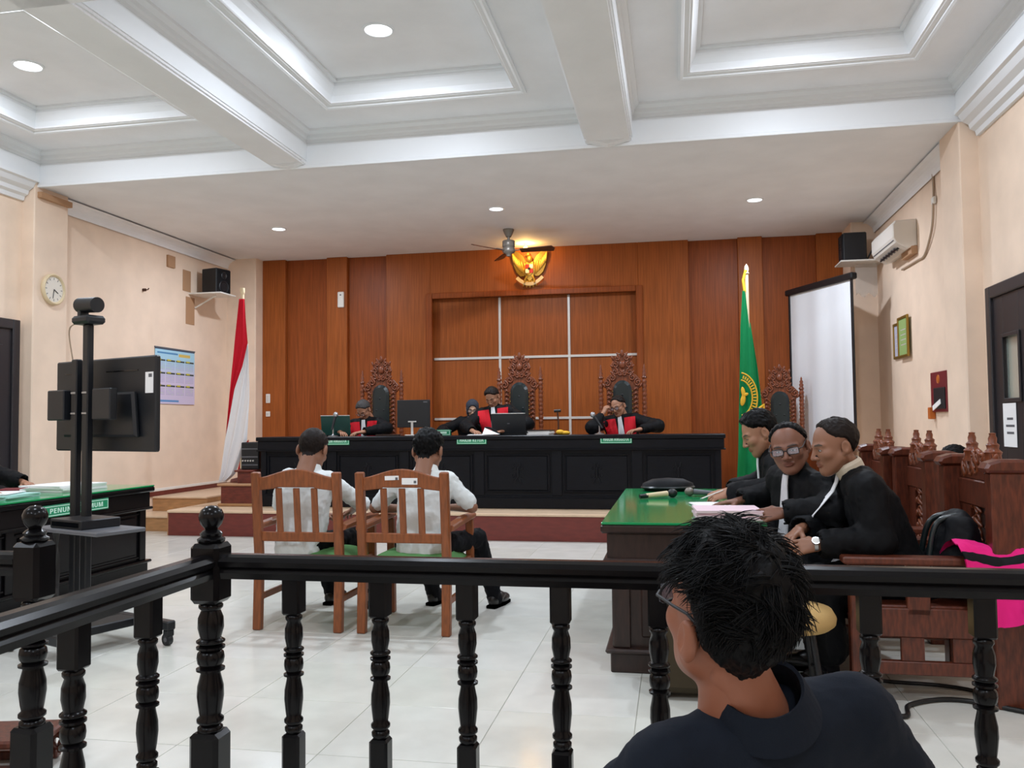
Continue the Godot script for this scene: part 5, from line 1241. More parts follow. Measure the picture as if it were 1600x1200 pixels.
# ---------------------------------------------------------------- people
class SDF:
	# signed distances on a grid; bones are joined with a smooth minimum and meshed as surface nets
	var o := Vector3.ZERO
	var c := 0.01
	var nx := 0
	var ny := 0
	var nz := 0
	var f := PackedFloat32Array()
	func _init(lo: Vector3, hi: Vector3, cell: float) -> void:
		o = lo; c = cell
		nx = int(ceil((hi.x - lo.x) / c)) + 1; ny = int(ceil((hi.y - lo.y) / c)) + 1; nz = int(ceil((hi.z - lo.z) / c)) + 1
		f.resize(nx * ny * nz); f.fill(0.5)
	func bone(a: Vector3, b: Vector3, ra: float, rb: float, k: float, ax := Vector3.ZERO, fl := 1.0, cut := false) -> void:
		# ax, fl: the section is stretched fl times along ax
		var r := maxf(ra, rb) * maxf(1.0, fl) + k + 2.5 * c
		var lo := a.min(b) - Vector3.ONE * r - o; var hi := a.max(b) + Vector3.ONE * r - o
		var x0 := maxi(0, int(lo.x / c)); var x1 := mini(nx - 1, int(hi.x / c) + 1)
		var y0 := maxi(0, int(lo.y / c)); var y1 := mini(ny - 1, int(hi.y / c) + 1)
		var z0 := maxi(0, int(lo.z / c)); var z1 := mini(nz - 1, int(hi.z / c) + 1)
		var ba := b - a
		var l2 := maxf(ba.length_squared(), 1e-9)
		var s := 1.0 / fl - 1.0
		var bend := s != 0.0
		for z in range(z0, z1 + 1):
			for y in range(y0, y1 + 1):
				var p := Vector3(o.x + x0 * c, o.y + y * c, o.z + z * c) - a
				var i := (z * ny + y) * nx + x0
				for x in range(x0, x1 + 1):
					var q := p
					if bend: q += ax * (p.dot(ax) * s)
					var t := clampf(q.dot(ba) / l2, 0.0, 1.0)
					var d := (q - ba * t).length() - ra - (rb - ra) * t
					var g := f[i]
					if cut:
						var h := maxf(k - absf(g + d), 0.0) / k
						f[i] = maxf(g, -d) + h * h * k * 0.25
					elif d < g + k:
						var h := maxf(k - absf(g - d), 0.0) / k
						f[i] = minf(g, d) - h * h * k * 0.25
					i += 1
					p.x += c
	func ell(at: Vector3, r: Vector3, k: float, cut := false) -> void:
		# ellipsoid
		var m := minf(r.x, minf(r.y, r.z))
		var e := r + Vector3.ONE * (k + 2.5 * c)
		var lo := at - e - o; var hi := at + e - o
		for z in range(maxi(0, int(lo.z / c)), mini(nz - 1, int(hi.z / c) + 1) + 1):
			for y in range(maxi(0, int(lo.y / c)), mini(ny - 1, int(hi.y / c) + 1) + 1):
				for x in range(maxi(0, int(lo.x / c)), mini(nx - 1, int(hi.x / c) + 1) + 1):
					var p := Vector3(o.x + x * c, o.y + y * c, o.z + z * c) - at
					var k0 := (p / r).length(); var k1 := (p / (r * r)).length()
					var d := k0 * (k0 - 1.0) / k1 if k1 > 1e-6 else -m
					var i := (z * ny + y) * nx + x
					var g := f[i]
					if cut:
						var h := maxf(k - absf(g + d), 0.0) / k
						f[i] = maxf(g, -d) + h * h * k * 0.25
					else:
						var h := maxf(k - absf(g - d), 0.0) / k
						f[i] = minf(g, d) - h * h * k * 0.25
	func at(p: Vector3) -> float:
		var q := (p - o) / c
		var x := clampi(int(q.x), 0, nx - 2); var y := clampi(int(q.y), 0, ny - 2); var z := clampi(int(q.z), 0, nz - 2)
		var u := clampf(q.x - x, 0, 1); var v := clampf(q.y - y, 0, 1); var w := clampf(q.z - z, 0, 1)
		var i := (z * ny + y) * nx + x
		var a := lerpf(lerpf(f[i], f[i + 1], u), lerpf(f[i + nx], f[i + nx + 1], u), v)
		i += nx * ny
		var b := lerpf(lerpf(f[i], f[i + 1], u), lerpf(f[i + nx], f[i + nx + 1], u), v)
		return lerpf(a, b, w)
	func mesh_into(g: G, t: Transform3D, bump = null) -> void:
		var idx := PackedInt32Array(); idx.resize(f.size()); idx.fill(-1)
		var vs := PackedVector3Array()
		var cells := PackedInt32Array()
		var sxy := nx * ny
		var off := [0, 1, nx, nx + 1, sxy, sxy + 1, sxy + nx, sxy + nx + 1]
		var near := c * 2.0
		for z in nz - 1:
			for y in ny - 1:
				var i := (z * ny + y) * nx
				for x in nx - 1:
					var f0 := f[i]
					if f0 < near and f0 > -near:
						var neg := 0
						var v0 := f0; var v1 := f[i + 1]; var v2 := f[i + nx]; var v3 := f[i + nx + 1]
						var v4 := f[i + sxy]; var v5 := f[i + sxy + 1]; var v6 := f[i + sxy + nx]; var v7 := f[i + sxy + nx + 1]
						if v0 < 0: neg += 1
						if v1 < 0: neg += 1
						if v2 < 0: neg += 1
						if v3 < 0: neg += 1
						if v4 < 0: neg += 1
						if v5 < 0: neg += 1
						if v6 < 0: neg += 1
						if v7 < 0: neg += 1
						if neg > 0 and neg < 8:
							var s := Vector3.ZERO; var n := 0
							if (v0 < 0) != (v1 < 0): s += Vector3(v0 / (v0 - v1), 0, 0); n += 1
							if (v2 < 0) != (v3 < 0): s += Vector3(v2 / (v2 - v3), 1, 0); n += 1
							if (v4 < 0) != (v5 < 0): s += Vector3(v4 / (v4 - v5), 0, 1); n += 1
							if (v6 < 0) != (v7 < 0): s += Vector3(v6 / (v6 - v7), 1, 1); n += 1
							if (v0 < 0) != (v2 < 0): s += Vector3(0, v0 / (v0 - v2), 0); n += 1
							if (v1 < 0) != (v3 < 0): s += Vector3(1, v1 / (v1 - v3), 0); n += 1
							if (v4 < 0) != (v6 < 0): s += Vector3(0, v4 / (v4 - v6), 1); n += 1
							if (v5 < 0) != (v7 < 0): s += Vector3(1, v5 / (v5 - v7), 1); n += 1
							if (v0 < 0) != (v4 < 0): s += Vector3(0, 0, v0 / (v0 - v4)); n += 1
							if (v1 < 0) != (v5 < 0): s += Vector3(1, 0, v1 / (v1 - v5)); n += 1
							if (v2 < 0) != (v6 < 0): s += Vector3(0, 1, v2 / (v2 - v6)); n += 1
							if (v3 < 0) != (v7 < 0): s += Vector3(1, 1, v3 / (v3 - v7)); n += 1
							idx[i] = vs.size()
							cells.append(i)
							vs.append(o + (Vector3(x, y, z) + s / n) * c)
					i += 1
		var tris := PackedInt32Array()
		for i in cells:
			var inside := f[i] < 0
			# edges from this corner along x, y, z; the four cells around each
			if i - nx - sxy >= 0:
				if (f[i + 1] < 0) != inside:
					var a := idx[i]; var b := idx[i - nx]; var d := idx[i - nx - sxy]; var e := idx[i - sxy]
					if b >= 0 and d >= 0 and e >= 0:
						tris.append_array([a, b, d, a, d, e] if inside else [a, d, b, a, e, d])
				if (f[i + nx] < 0) != inside:
					var a := idx[i]; var b := idx[i - sxy]; var d := idx[i - sxy - 1]; var e := idx[i - 1]
					if b >= 0 and d >= 0 and e >= 0:
						tris.append_array([a, b, d, a, d, e] if inside else [a, d, b, a, e, d])
				if (f[i + sxy] < 0) != inside:
					var a := idx[i]; var b := idx[i - 1]; var d := idx[i - 1 - nx]; var e := idx[i - nx]
					if b >= 0 and d >= 0 and e >= 0:
						tris.append_array([a, b, d, a, d, e] if inside else [a, d, b, a, e, d])
		for pass_ in 2:
			var ns := PackedVector3Array(); ns.resize(vs.size())
			for k in range(0, tris.size(), 3):
				var a := tris[k]; var b := tris[k + 1]; var d := tris[k + 2]
				var nn := (vs[b] - vs[a]).cross(vs[d] - vs[a])
				ns[a] += nn; ns[b] += nn; ns[d] += nn
			# the sign that points outwards
			var s := 0.0
			for k in range(0, mini(vs.size(), 400), 7):
				var nn := ns[k].normalized()
				s += signf(at(vs[k] + nn * c) - at(vs[k] - nn * c))
			var sg := 1.0 if s >= 0 else -1.0
			if pass_ == 0 and bump != null:
				for k in vs.size():
					vs[k] += ns[k].normalized() * sg * bump.call(vs[k])
				continue
			for k in range(0, tris.size(), 3):
				var a := tris[k]; var b := tris[k + 1]; var d := tris[k + 2]
				if sg > 0: g.xf_pts(t, vs[a], vs[d], vs[b], ns[a], ns[d], ns[b], sg)
				else: g.xf_pts(t, vs[a], vs[b], vs[d], ns[a], ns[b], ns[d], sg)
			break

func skin_color(r: int, g: int, b: int) -> Color:
	return c8(r, g, b).srgb_to_linear()

func build_head() -> void:
	# face looks along +z, origin between the ears
	var s := SDF.new(Vector3(-0.105, -0.17, -0.125), Vector3(0.105, 0.145, 0.135), 0.0036)
	s.ell(Vector3(0, 0.035, -0.014), Vector3(0.075, 0.086, 0.096), 0.02)
	s.ell(Vector3(0, -0.028, 0.03), Vector3(0.06, 0.082, 0.058), 0.03)
	s.bone(Vector3(0, -0.07, -0.03), Vector3(0, -0.19, -0.05), 0.05, 0.055, 0.02)
	for m in [-1.0, 1.0]:
		s.bone(Vector3(m * 0.054, -0.045, -0.002), Vector3(m * 0.016, -0.094, 0.055), 0.022, 0.02, 0.03)
		s.ell(Vector3(m * 0.04, -0.02, 0.055), Vector3(0.026, 0.022, 0.025), 0.02)
		s.bone(Vector3(m * 0.012, 0.02, 0.082), Vector3(m * 0.046, 0.022, 0.066), 0.009, 0.008, 0.014)
	s.ell(Vector3(0, -0.098, 0.062), Vector3(0.022, 0.018, 0.018), 0.018)
	for m in [-1.0, 1.0]:
		s.ell(Vector3(m * 0.033, 0.003, 0.1), Vector3(0.021, 0.012, 0.022), 0.012, true)
		s.ell(Vector3(m * 0.032, 0.002, 0.07), Vector3(0.0145, 0.011, 0.012), 0.006)
	s.bone(Vector3(0, 0.012, 0.085), Vector3(0, -0.03, 0.103), 0.0075, 0.0115, 0.012)
	for m in [-1.0, 1.0]:
		s.ell(Vector3(m * 0.0145, -0.034, 0.094), Vector3(0.0095, 0.0085, 0.011), 0.006)
	s.bone(Vector3(-0.02, -0.059, 0.079), Vector3(0.02, -0.059, 0.079), 0.0075, 0.0075, 0.006)
	s.ell(Vector3(0, -0.058, 0.085), Vector3(0.02, 0.006, 0.008), 0.005)
	s.ell(Vector3(0, -0.069, 0.083), Vector3(0.018, 0.0065, 0.009), 0.005)
	s.bone(Vector3(-0.021, -0.0635, 0.094), Vector3(0.021, -0.0635, 0.094), 0.003, 0.003, 0.004, Vector3.ZERO, 1.0, true)
	for m in [-1.0, 1.0]:
		s.ell(Vector3(m * 0.083, -0.004, -0.018), Vector3(0.012, 0.032, 0.021), 0.004)
		s.ell(Vector3(m * 0.094, 0.001, -0.01), Vector3(0.008, 0.021, 0.012), 0.003, true)
		s.ell(Vector3(m * 0.077, -0.03, -0.006), Vector3(0.008, 0.01, 0.009), 0.005)
	head_field = s
	var g := G.new(); s.mesh_into(g, Transform3D())
	head_parts.raw = g

func head_into(g: G, t: Transform3D, skin: Color, eyes: float, brow: Color) -> void:
	var lip := Color(skin.r * 0.78, skin.g * 0.58, skin.b * 0.6)
	var r: G = head_parts.raw
	var nb := t.basis.inverse().transposed()
	for k in r.v.size():
		var p := r.v[k]
		var c := skin
		if p.z > 0.06:
			var l := clampf(1.0 - maxf(absf(p.x) / 0.026, absf(p.y + 0.0635) / 0.013), 0.0, 1.0)
			c = c.lerp(lip, minf(1.0, l * 3.0))
		if p.z > 0.045 and p.y > 0.012:
			var u := (absf(p.x) - 0.032) / 0.021; var v := (p.y - 0.0255 + 0.004 * u * u) / 0.0055
			if u * u + v * v < 1.0: c = c.lerp(brow, 0.85)
		g.v.append(t * p); g.n.append((nb * r.n[k]).normalized()); g.c.append(c); g.uv.append(Vector2.ZERO)
	var keep := g.col
	for m in [-1.0, 1.0]:
		g.xf = t
		if eyes > 0.0:
			g.col = Color(0.42, 0.4, 0.38); g.ball(Vector3(m * 0.032, 0.001, 0.0765), Vector3(0.0125, 0.0052 * eyes, 0.008), 12, 8)
			g.col = Color(0.02, 0.012, 0.01); g.ball(Vector3(m * 0.032, 0.001, 0.0815), Vector3(0.0052, 0.0048 * eyes, 0.0042), 10, 6)
		g.col = Color(0.02, 0.014, 0.012)
		var lash := []
		for k in 7:
			var f := k / 6.0 * 2.0 - 1.0
			lash.append(Vector3(m * 0.032 + f * 0.0145, 0.001 + (0.0062 * eyes + (0.0 if eyes > 0.0 else -0.004)) * (1.0 - f * f) - 0.001, 0.0835 - 0.005 * f * f - 0.002 * absf(f + m * 0.3)))
		g.tube(lash, 0.0013, 5)
	g.col = keep; g.xf = Transform3D()

func build_hand(called: String, curl: Array, spread: float, thumb: float) -> void:
	# right hand: wrist at the origin, fingers along +z, back of the hand +y, thumb on +x
	var s := SDF.new(Vector3(-0.06, -0.11, -0.04), Vector3(0.09, 0.04, 0.21), 0.0032)
	s.bone(Vector3(0, 0, -0.03), Vector3(0, 0, 0.01), 0.026, 0.026, 0.01, Vector3(0, 1, 0), 0.75)
	s.bone(Vector3(0.014, -0.002, 0.015), Vector3(0.024, 0, 0.075), 0.019, 0.016, 0.014, Vector3(0, 1, 0), 0.8)
	s.bone(Vector3(-0.012, -0.002, 0.015), Vector3(-0.024, 0, 0.072), 0.019, 0.015, 0.014, Vector3(0, 1, 0), 0.8)
	s.bone(Vector3(0, 0, 0.01), Vector3(0, 0, 0.075), 0.018, 0.016, 0.014, Vector3(0, 1, 0), 0.8)
	var root := [0.03, 0.01, -0.011, -0.03]; var len := [0.07, 0.078, 0.072, 0.056]
	for i in 4:
		var a := Vector3(root[i], 0.0, 0.082 - 0.006 * absf(i - 1.2)); var ang := 0.0
		var side: float = (root[i] / 0.03) * spread
		for j in 3:
			ang += curl[i] * [0.75, 1.0, 0.7][j]
			var l: float = len[i] * [0.46, 0.31, 0.23][j]
			var b := a + Vector3(sin(side), -sin(ang), cos(ang) * cos(side)).normalized() * l
			s.bone(a, b, 0.0092 - 0.0006 * j, 0.0088 - 0.0008 * j, 0.004)
			a = b
	var ta := Vector3(0.02, -0.006, 0.022)
	var tb := ta + Vector3(0.028, -0.012 - 0.014 * thumb, 0.024); var tc := tb + Vector3(0.008 - 0.016 * thumb, -0.01 - 0.006 * thumb, 0.032); var td := tc + Vector3(-0.004 - 0.016 * thumb, -0.004, 0.024)
	s.bone(ta, tb, 0.016, 0.0125, 0.01); s.bone(tb, tc, 0.0115, 0.0105, 0.005); s.bone(tc, td, 0.0102, 0.0085, 0.004)
	var g := G.new(); s.mesh_into(g, Transform3D())
	hand_parts[called] = g

func hand_into(g: G, pose: String, wrist: Vector3, dir: Vector3, back: Vector3, left: bool, skin: Color, sc: float) -> void:
	var z := dir.normalized(); var y := (back - z * back.dot(z)).normalized(); var x := y.cross(z)
	if left: x = -x
	var t := Transform3D(Basis(x, y, z) * Basis().scaled(Vector3.ONE * sc), wrist)
	var r: G = hand_parts[pose]
	for k in range(0, r.v.size(), 3):
		for q in ([0, 2, 1] if left else [0, 1, 2]):
			g.v.append(t * r.v[k + q]); g.n.append((t.basis.inverse().transposed() * r.n[k + q]).normalized()); g.c.append(skin); g.uv.append(Vector2.ZERO)

func hair_line(z: float, recede: float) -> float:
	# height of the hairline over the depth of the head
	var zz := z + recede
	var k := [[-0.12, -0.078], [-0.07, -0.07], [-0.045, -0.04], [-0.03, 0.0], [-0.012, 0.03], [0.012, 0.034], [0.03, 0.036], [0.05, 0.055], [0.066, 0.085], [0.1, 0.11]]
	if zz <= k[0][0]: return k[0][1]
	for i in k.size() - 1:
		if zz < k[i + 1][0]: return lerpf(k[i][1], k[i + 1][1], (zz - k[i][0]) / (k[i + 1][0] - k[i][0]))
	return 0.12

func scalp(d: Vector3) -> Vector3:
	var p := Vector3(0, 0.03, -0.012)
	var r := 0.04
	while r < 0.15 and head_field.at(p + d * r) < 0.0: r += 0.003
	return p + d * r

func hair_shell(g: G, t: Transform3D, thick: float, recede: float, rough: float, top := 0.0, hood := false, sd := 1, rows := 44, cols := 72, soft := 0.0) -> void:
	var no := FastNoiseLite.new(); no.seed = sd; no.frequency = 75.0; no.fractal_octaves = 3
	var grid := []
	for j in rows + 1:
		var row := []
		var th := 0.001 + (PI * 0.86) * j / rows
		for i in cols:
			var ph := TAU * i / cols
			var d := Vector3(sin(th) * sin(ph), cos(th), sin(th) * cos(ph))
			var p := scalp(d)
			var m := 0.0
			var h := thick
			if hood:
				var u := p.x / 0.056; var v := (p.y + 0.02) / 0.085
				m = clampf((u * u + v * v - 1.0) / 0.25, 0.0, 1.0) if p.z > 0.015 else 1.0
				if absf(p.x) > 0.07: p.x = signf(p.x) * 0.074
			else:
				var line := hair_line(p.z, recede * (1.0 - smoothstep(0.02, 0.06, absf(p.x)) * 0.35))
				m = smoothstep(0.0, (0.014 if p.z < 0.0 else 0.028) + soft, p.y - line + 0.004 * no.get_noise_3dv(p * 0.8))
				if absf(p.x) > 0.07 and p.y < 0.032 and p.z > -0.034: m = 0.0
				h = thick * (0.45 + 0.55 * smoothstep(-0.04, 0.06, p.y)) + top * smoothstep(0.05, 0.11, p.y)
			var out := (p - Vector3(0, 0.02, -0.015)).normalized()
			row.append(p + out * (h * m - 0.007 * (1.0 - m) + rough * m * no.get_noise_3d(p.x, p.y * 0.35, p.z * 0.35)))
		grid.append(row)
	var keep := g.xf; g.xf = t
	for j in rows:
		for i in cols:
			var q := [[j, i], [j, (i + 1) % cols], [j + 1, (i + 1) % cols], [j + 1, i]]
			var ns := []
			for e in q:
				var du: Vector3 = grid[e[0]][(e[1] + 1) % cols] - grid[e[0]][(e[1] + cols - 1) % cols]
				var dv: Vector3 = grid[mini(e[0] + 1, rows)][e[1]] - grid[maxi(e[0] - 1, 0)][e[1]]
				var nn := du.cross(dv)
				if nn.length() < 1e-9: nn = Vector3.UP
				if nn.dot(grid[e[0]][e[1]] - Vector3(0, 0.02, -0.015)) < 0: nn = -nn
				ns.append(nn.normalized())
			g.squad(grid[q[0][0]][q[0][1]], grid[q[1][0]][q[1][1]], grid[q[2][0]][q[2][1]], grid[q[3][0]][q[3][1]], ns[0], ns[1], ns[2], ns[3])
	g.xf = keep

func glasses(parent: Node3D, t: Transform3D, m: String, h := 0.017) -> void:
	var g := G.new(); g.xf = t
	var le := G.new(); le.xf = t
	for s in [-1.0, 1.0]:
		var ring := []
		for k in 21:
			var a := TAU * k / 20
			var cx := signf(cos(a)) * pow(absf(cos(a)), 0.6); var sy := signf(sin(a)) * pow(absf(sin(a)), 0.6)
			ring.append(Vector3(s * 0.034 + cx * 0.0255, 0.0 + sy * h, 0.1 - 0.006 * absf(s * 0.034 + cx * 0.025) / 0.05))
		g.tube(ring, 0.0022, 6, false)
		le.box(Vector3(s * 0.034, 0, 0.0965), Vector3(0.047, h * 1.8, 0.0012))
		g.tube([Vector3(s * 0.06, 0.006, 0.094), Vector3(s * 0.075, 0.01, 0.08), Vector3(s * 0.0785, 0.022, 0.03), Vector3(s * 0.079, 0.031, -0.006), Vector3(s * 0.077, 0.028, -0.03), Vector3(s * 0.074, 0.006, -0.046)], 0.0026, 6)
	g.tube([Vector3(-0.009, 0.003, 0.098), Vector3(0, 0.006, 0.102), Vector3(0.009, 0.003, 0.098)], 0.002, 6)
	var o := put(g, "glasses", M[m], parent)
	put(le, "lens", M.lens_glass, o)

func strip_on(s: SDF, rows: Array, fwd: Vector3, lift: float, cols := 8, pleat := 0.0) -> G:
	# a band laid on cloth: rows of [left point, right point], pressed against the surface from the front
	var grid := []
	for j in rows.size():
		var row := []
		for i in cols + 1:
			var p: Vector3 = rows[j][0].lerp(rows[j][1], float(i) / cols) + fwd * 0.32
			var n := 0
			while s.at(p) > 0.0 and n < 160: p -= fwd * 0.004; n += 1
			row.append(p + fwd * (lift + pleat * absf(sin(i * PI / 2 * 1.0 + 0.3))))
		grid.append(row)
	# smooth along the band so that it hangs
	for it in 3:
		for j in range(1, rows.size() - 1):
			for i in cols + 1: grid[j][i] = grid[j][i] * 0.5 + (grid[j - 1][i] + grid[j + 1][i]) * 0.25
	var g := G.new()
	var back := fwd * -0.006
	for j in rows.size() - 1:
		for i in cols:
			var a: Vector3 = grid[j][i]; var b: Vector3 = grid[j][i + 1]; var d: Vector3 = grid[j + 1][i + 1]; var e: Vector3 = grid[j + 1][i]
			var nn := (b - a).cross(e - a).normalized()
			if nn.dot(fwd) < 0: nn = -nn
			g.quad(a, b, d, e, nn)
			if i == 0: g.quad(a, e, e + back, a + back, (a - b).normalized())
			if i == cols - 1: g.quad(b, d, d + back, b + back, (b - a).normalized())
			if j == rows.size() - 2: g.quad(e, d, d + back, e + back, (e - a).normalized())
	return g

func collar(at: Vector3, up: Vector3, fwd: Vector3, r: float, h: float, open := 0.35, flare := 0.026) -> G:
	var g := G.new(); var x := up.cross(fwd).normalized(); var n := 28
	var prof := [Vector2(r + 0.004, -0.02), Vector2(r, h * 0.5), Vector2(r + 0.001, h), Vector2(r + 0.006, h + 0.003), Vector2(r + 0.014, h * 0.6), Vector2(r + flare, -0.014)]
	for k in n:
		var a0 := open + (TAU - 2 * open) * k / n; var a1 := open + (TAU - 2 * open) * (k + 1) / n
		for j in prof.size() - 1:
			var q := []
			for e in [[a0, j], [a1, j], [a1, j + 1], [a0, j + 1]]:
				var d: Vector3 = fwd * cos(e[0]) + x * sin(e[0])
				var drop: float = -0.02 * pow(maxf(0.0, cos(e[0])), 2.0) * (1.5 if e[1] == 5 else 1.0)
				q.append(at + d * prof[e[1]].x * (1.0 + 0.08 * cos(e[0])) + up * (prof[e[1]].y + drop))
			var nn: Vector3 = (q[1] - q[0]).cross(q[3] - q[0]).normalized()
			g.quad(q[0], q[1], q[2], q[3], nn)
	return g

func person(o: Dictionary) -> Node3D:
	# local axes: the person looks along +z, +x is the person's left; arms are given in world space
	var u: float = o.get("sc", 1.0)
	var seat: float = o.get("seat", 0.46)
	var rot := Basis(Vector3.UP, o.get("twist", 0.0)) * Basis(Vector3.RIGHT, o.get("lean", 0.0)) * Basis(Vector3.BACK, o.get("side", 0.0))
	var up := rot.y; var fwd := rot.z; var lf := rot.x
	var hs: float = o.get("head", 1.0) * u
	var above: Vector3 = up * 0.53 * u + up * 0.128 * hs + fwd * 0.03 * u + rot * Vector3(o.get("head_shift", Vector3.ZERO))
	if o.has("head_at"):
		# put the head at its place; hips and seat height follow from the pose
		var q: Vector3 = Basis(Vector3.UP, o.turn) * (above + Vector3(0, 0.10 * u, 0))
		o.at = Vector3(o.head_at.x - q.x, o.at.y, o.head_at.z - q.z)
		seat = o.head_at.y - o.at.y - q.y
	var t := thing("person", o.label, "person", o.at, o.turn)
	var inv := Transform3D(Basis(Vector3.UP, o.turn), o.at).affine_inverse()
	var P := Vector3(0, seat + 0.10 * u, 0)
	var C := P + up * 0.34 * u
	var N := P + up * 0.53 * u
	var H: Vector3 = P + above
	var hb := rot * Basis(Vector3.UP, o.get("yaw", 0.0)) * Basis(Vector3.RIGHT, o.get("pitch", 0.0)) * Basis(Vector3.BACK, o.get("roll", 0.0))
	var hw: Vector3 = o.get("head_shape", Vector3.ONE) * hs
	var HT := Transform3D(hb * Basis().scaled(hw), H)
	var SH := [N - up * 0.065 * u + lf * 0.185 * u, N - up * 0.065 * u - lf * 0.185 * u]
	var EL := []; var WR := []; var HD := []; var HB := []
	for k in 2:
		var a = o.arms[k]
		EL.append(inv * a[0]); WR.append(inv * a[1]); HD.append(inv.basis * a[2]); HB.append(inv.basis * a[3])
	var HIP := [Vector3(0.095 * u, seat + 0.085 * u, 0.02), Vector3(-0.095 * u, seat + 0.085 * u, 0.02)]
	var KN := []; var AN := []
	for k in 2:
		var s := 1.0 if k == 0 else -1.0
		KN.append(inv * o.knees[k] if o.has("knees") else Vector3(s * 0.12 * u, seat + 0.05, 0.43 * u))
		AN.append(inv * o.feet[k] if o.has("feet") else Vector3(s * 0.12 * u, 0.09, 0.42 * u))
	var low := -0.02 if not o.has("low") else float(o.low)
	var lo := Vector3(-0.35, low, -0.3); var hi := Vector3(0.35, H.y + 0.1, 0.6)
	for q in [EL, WR, KN, AN, SH]:
		for p in q:
			lo = lo.min(p - Vector3.ONE * 0.16); hi = hi.max(p + Vector3.ONE * 0.16)
	lo.y = low
	var robe: bool = o.outfit == "robe"
	# body
	var b := SDF.new(lo, hi, o.get("cell", 0.014))
	b.bone(P + lf * 0.07 * u, P - lf * 0.07 * u, 0.095 * u, 0.095 * u, 0.03)
	for s in [-1.0, 1.0]: b.bone(P + lf * s * 0.055 * u, C + lf * s * 0.075 * u, 0.09 * u, 0.1 * u, 0.04)
	b.bone(SH[0] - lf * 0.04, SH[1] + lf * 0.04, 0.055 * u, 0.055 * u, 0.05)
	b.bone(N - up * 0.04 * u, H - hb.y * 0.06 * hs - hb.z * 0.03 * hs, 0.054 * hs, 0.047 * hs, 0.03)
	for k in 2:
		b.bone(SH[k], EL[k], 0.048 * u, 0.04 * u, 0.03); b.bone(EL[k], WR[k], 0.04 * u, 0.026 * u, 0.012)
		b.bone(HIP[k], KN[k], 0.078 * u, 0.055 * u, 0.03); b.bone(KN[k], AN[k], 0.052 * u, 0.035 * u, 0.015)
	var g := G.new(); g.col = o.skin
	b.mesh_into(g, Transform3D())
	head_into(g, HT, o.skin, o.get("eyes", 1.0), o.get("brow", Color(0.02, 0.016, 0.014)))
	for k in 2:
		hand_into(g, o.arms[k][4], WR[k], HD[k], HB[k], k == 0, o.skin, u * 1.02)
	put(g, "body", M.skin, t)
	# hair or scarf
	g = G.new()
	if o.get("hood", false):
		hair_shell(g, HT, 0.014, 0.0, 0.004, 0.0, true, 3)
		var nk := H - hb.y * 0.12 * hs
		g.lathe([Vector2(0.17, -0.14), Vector2(0.13, -0.09), Vector2(0.09, -0.03), Vector2(0.078, 0.0), Vector2(0.074, 0.025)], 24, nk, rot)
		put(g, "head_scarf", M.grey_scarf, t)
	elif o.has("hair"):
		hair_shell(g, HT, o.get("hair_thick", 0.012), o.get("recede", 0.0), o.get("hair_rough", 0.006), o.get("hair_top", 0.0), false, o.get("hair_seed", 1))
		put(g, "hair", M[o.hair], t)
	if o.has("glasses"): glasses(t, HT, o.glasses, 0.016)
	# clothes
	var fold := FastNoiseLite.new(); fold.seed = o.get("hair_seed", 1) + 5; fold.frequency = 1.0; fold.fractal_octaves = 3
	var amp: float = o.get("fold", 0.009)
	var wrinkle := func(p: Vector3) -> float:
		return amp * (fold.get_noise_3d(p.x * 14.0, p.y * 5.0, p.z * 14.0) + 0.5 * fold.get_noise_3d(p.x * 22.0 + p.y * 26.0, p.y * 20.0, p.z * 26.0))
	var s := SDF.new(lo, hi, o.get("cell", 0.014))
	var e := 0.026 if robe else 0.017
	for m in [-1.0, 1.0]: s.bone(P - up * 0.04 * u + lf * m * 0.06 * u, C + lf * m * 0.08 * u, 0.1 * u + e, 0.102 * u + e, 0.05)
	if o.has("belly"): s.ell(P + up * 0.15 * u + fwd * 0.05, Vector3(0.15, 0.17, 0.13) * u * float(o.belly), 0.05)
	s.bone(SH[0] - lf * 0.03, SH[1] + lf * 0.03, 0.058 * u + e, 0.058 * u + e, 0.06)
	s.bone(N - up * 0.055 * u + lf * 0.05, N - up * 0.055 * u - lf * 0.05, 0.06 * u + e * 0.4, 0.06 * u + e * 0.4, 0.04)
	if not o.has("collar"): s.bone(N - up * 0.03 * u, N + up * 0.015 * u, 0.058 * u + 0.012, 0.053 * u + 0.012, 0.02)
	if robe:
		s.bone(P - up * 0.05 + lf * 0.08, P - up * 0.05 - lf * 0.08, 0.15 * u, 0.15 * u, 0.05)
		for k in 2:
			s.bone(SH[k], EL[k], 0.07 * u, 0.08 * u, 0.04); s.bone(EL[k], WR[k].lerp(EL[k], 0.12), 0.075 * u, o.get("cuff", 0.068) * u, 0.03)
			if o.get("skirt", true):
				s.bone(HIP[k], KN[k], 0.12 * u, 0.105 * u, 0.06); s.bone(KN[k], AN[k] + Vector3(0, 0.12, 0), 0.105 * u, 0.1 * u, 0.05)
		if o.get("skirt", true): s.bone((KN[0] + KN[1]) / 2, (AN[0] + AN[1]) / 2 + Vector3(0, 0.14, 0), 0.09 * u, 0.09 * u, 0.05)
	else:
		for k in 2:
			var end: Vector3 = SH[k].lerp(EL[k], o.get("sleeve", 0.72))
			s.bone(SH[k], end, 0.062 * u, 0.062 * u, 0.03)
	var neck_hole := N + up * 0.075 * u + fwd * 0.02 * u
	s.bone(neck_hole, neck_hole + up * 0.2, 0.058 * u, 0.1 * u, 0.008, Vector3.ZERO, 1.0, true)
	for k in 2:
		if robe:
			var dir: Vector3 = (WR[k] - EL[k]).normalized()
			s.bone(WR[k] - dir * 0.01, WR[k] + dir * 0.12, 0.05 * u, 0.06 * u, 0.01, Vector3.ZERO, 1.0, true)
	g = G.new(); s.mesh_into(g, Transform3D(), wrinkle)
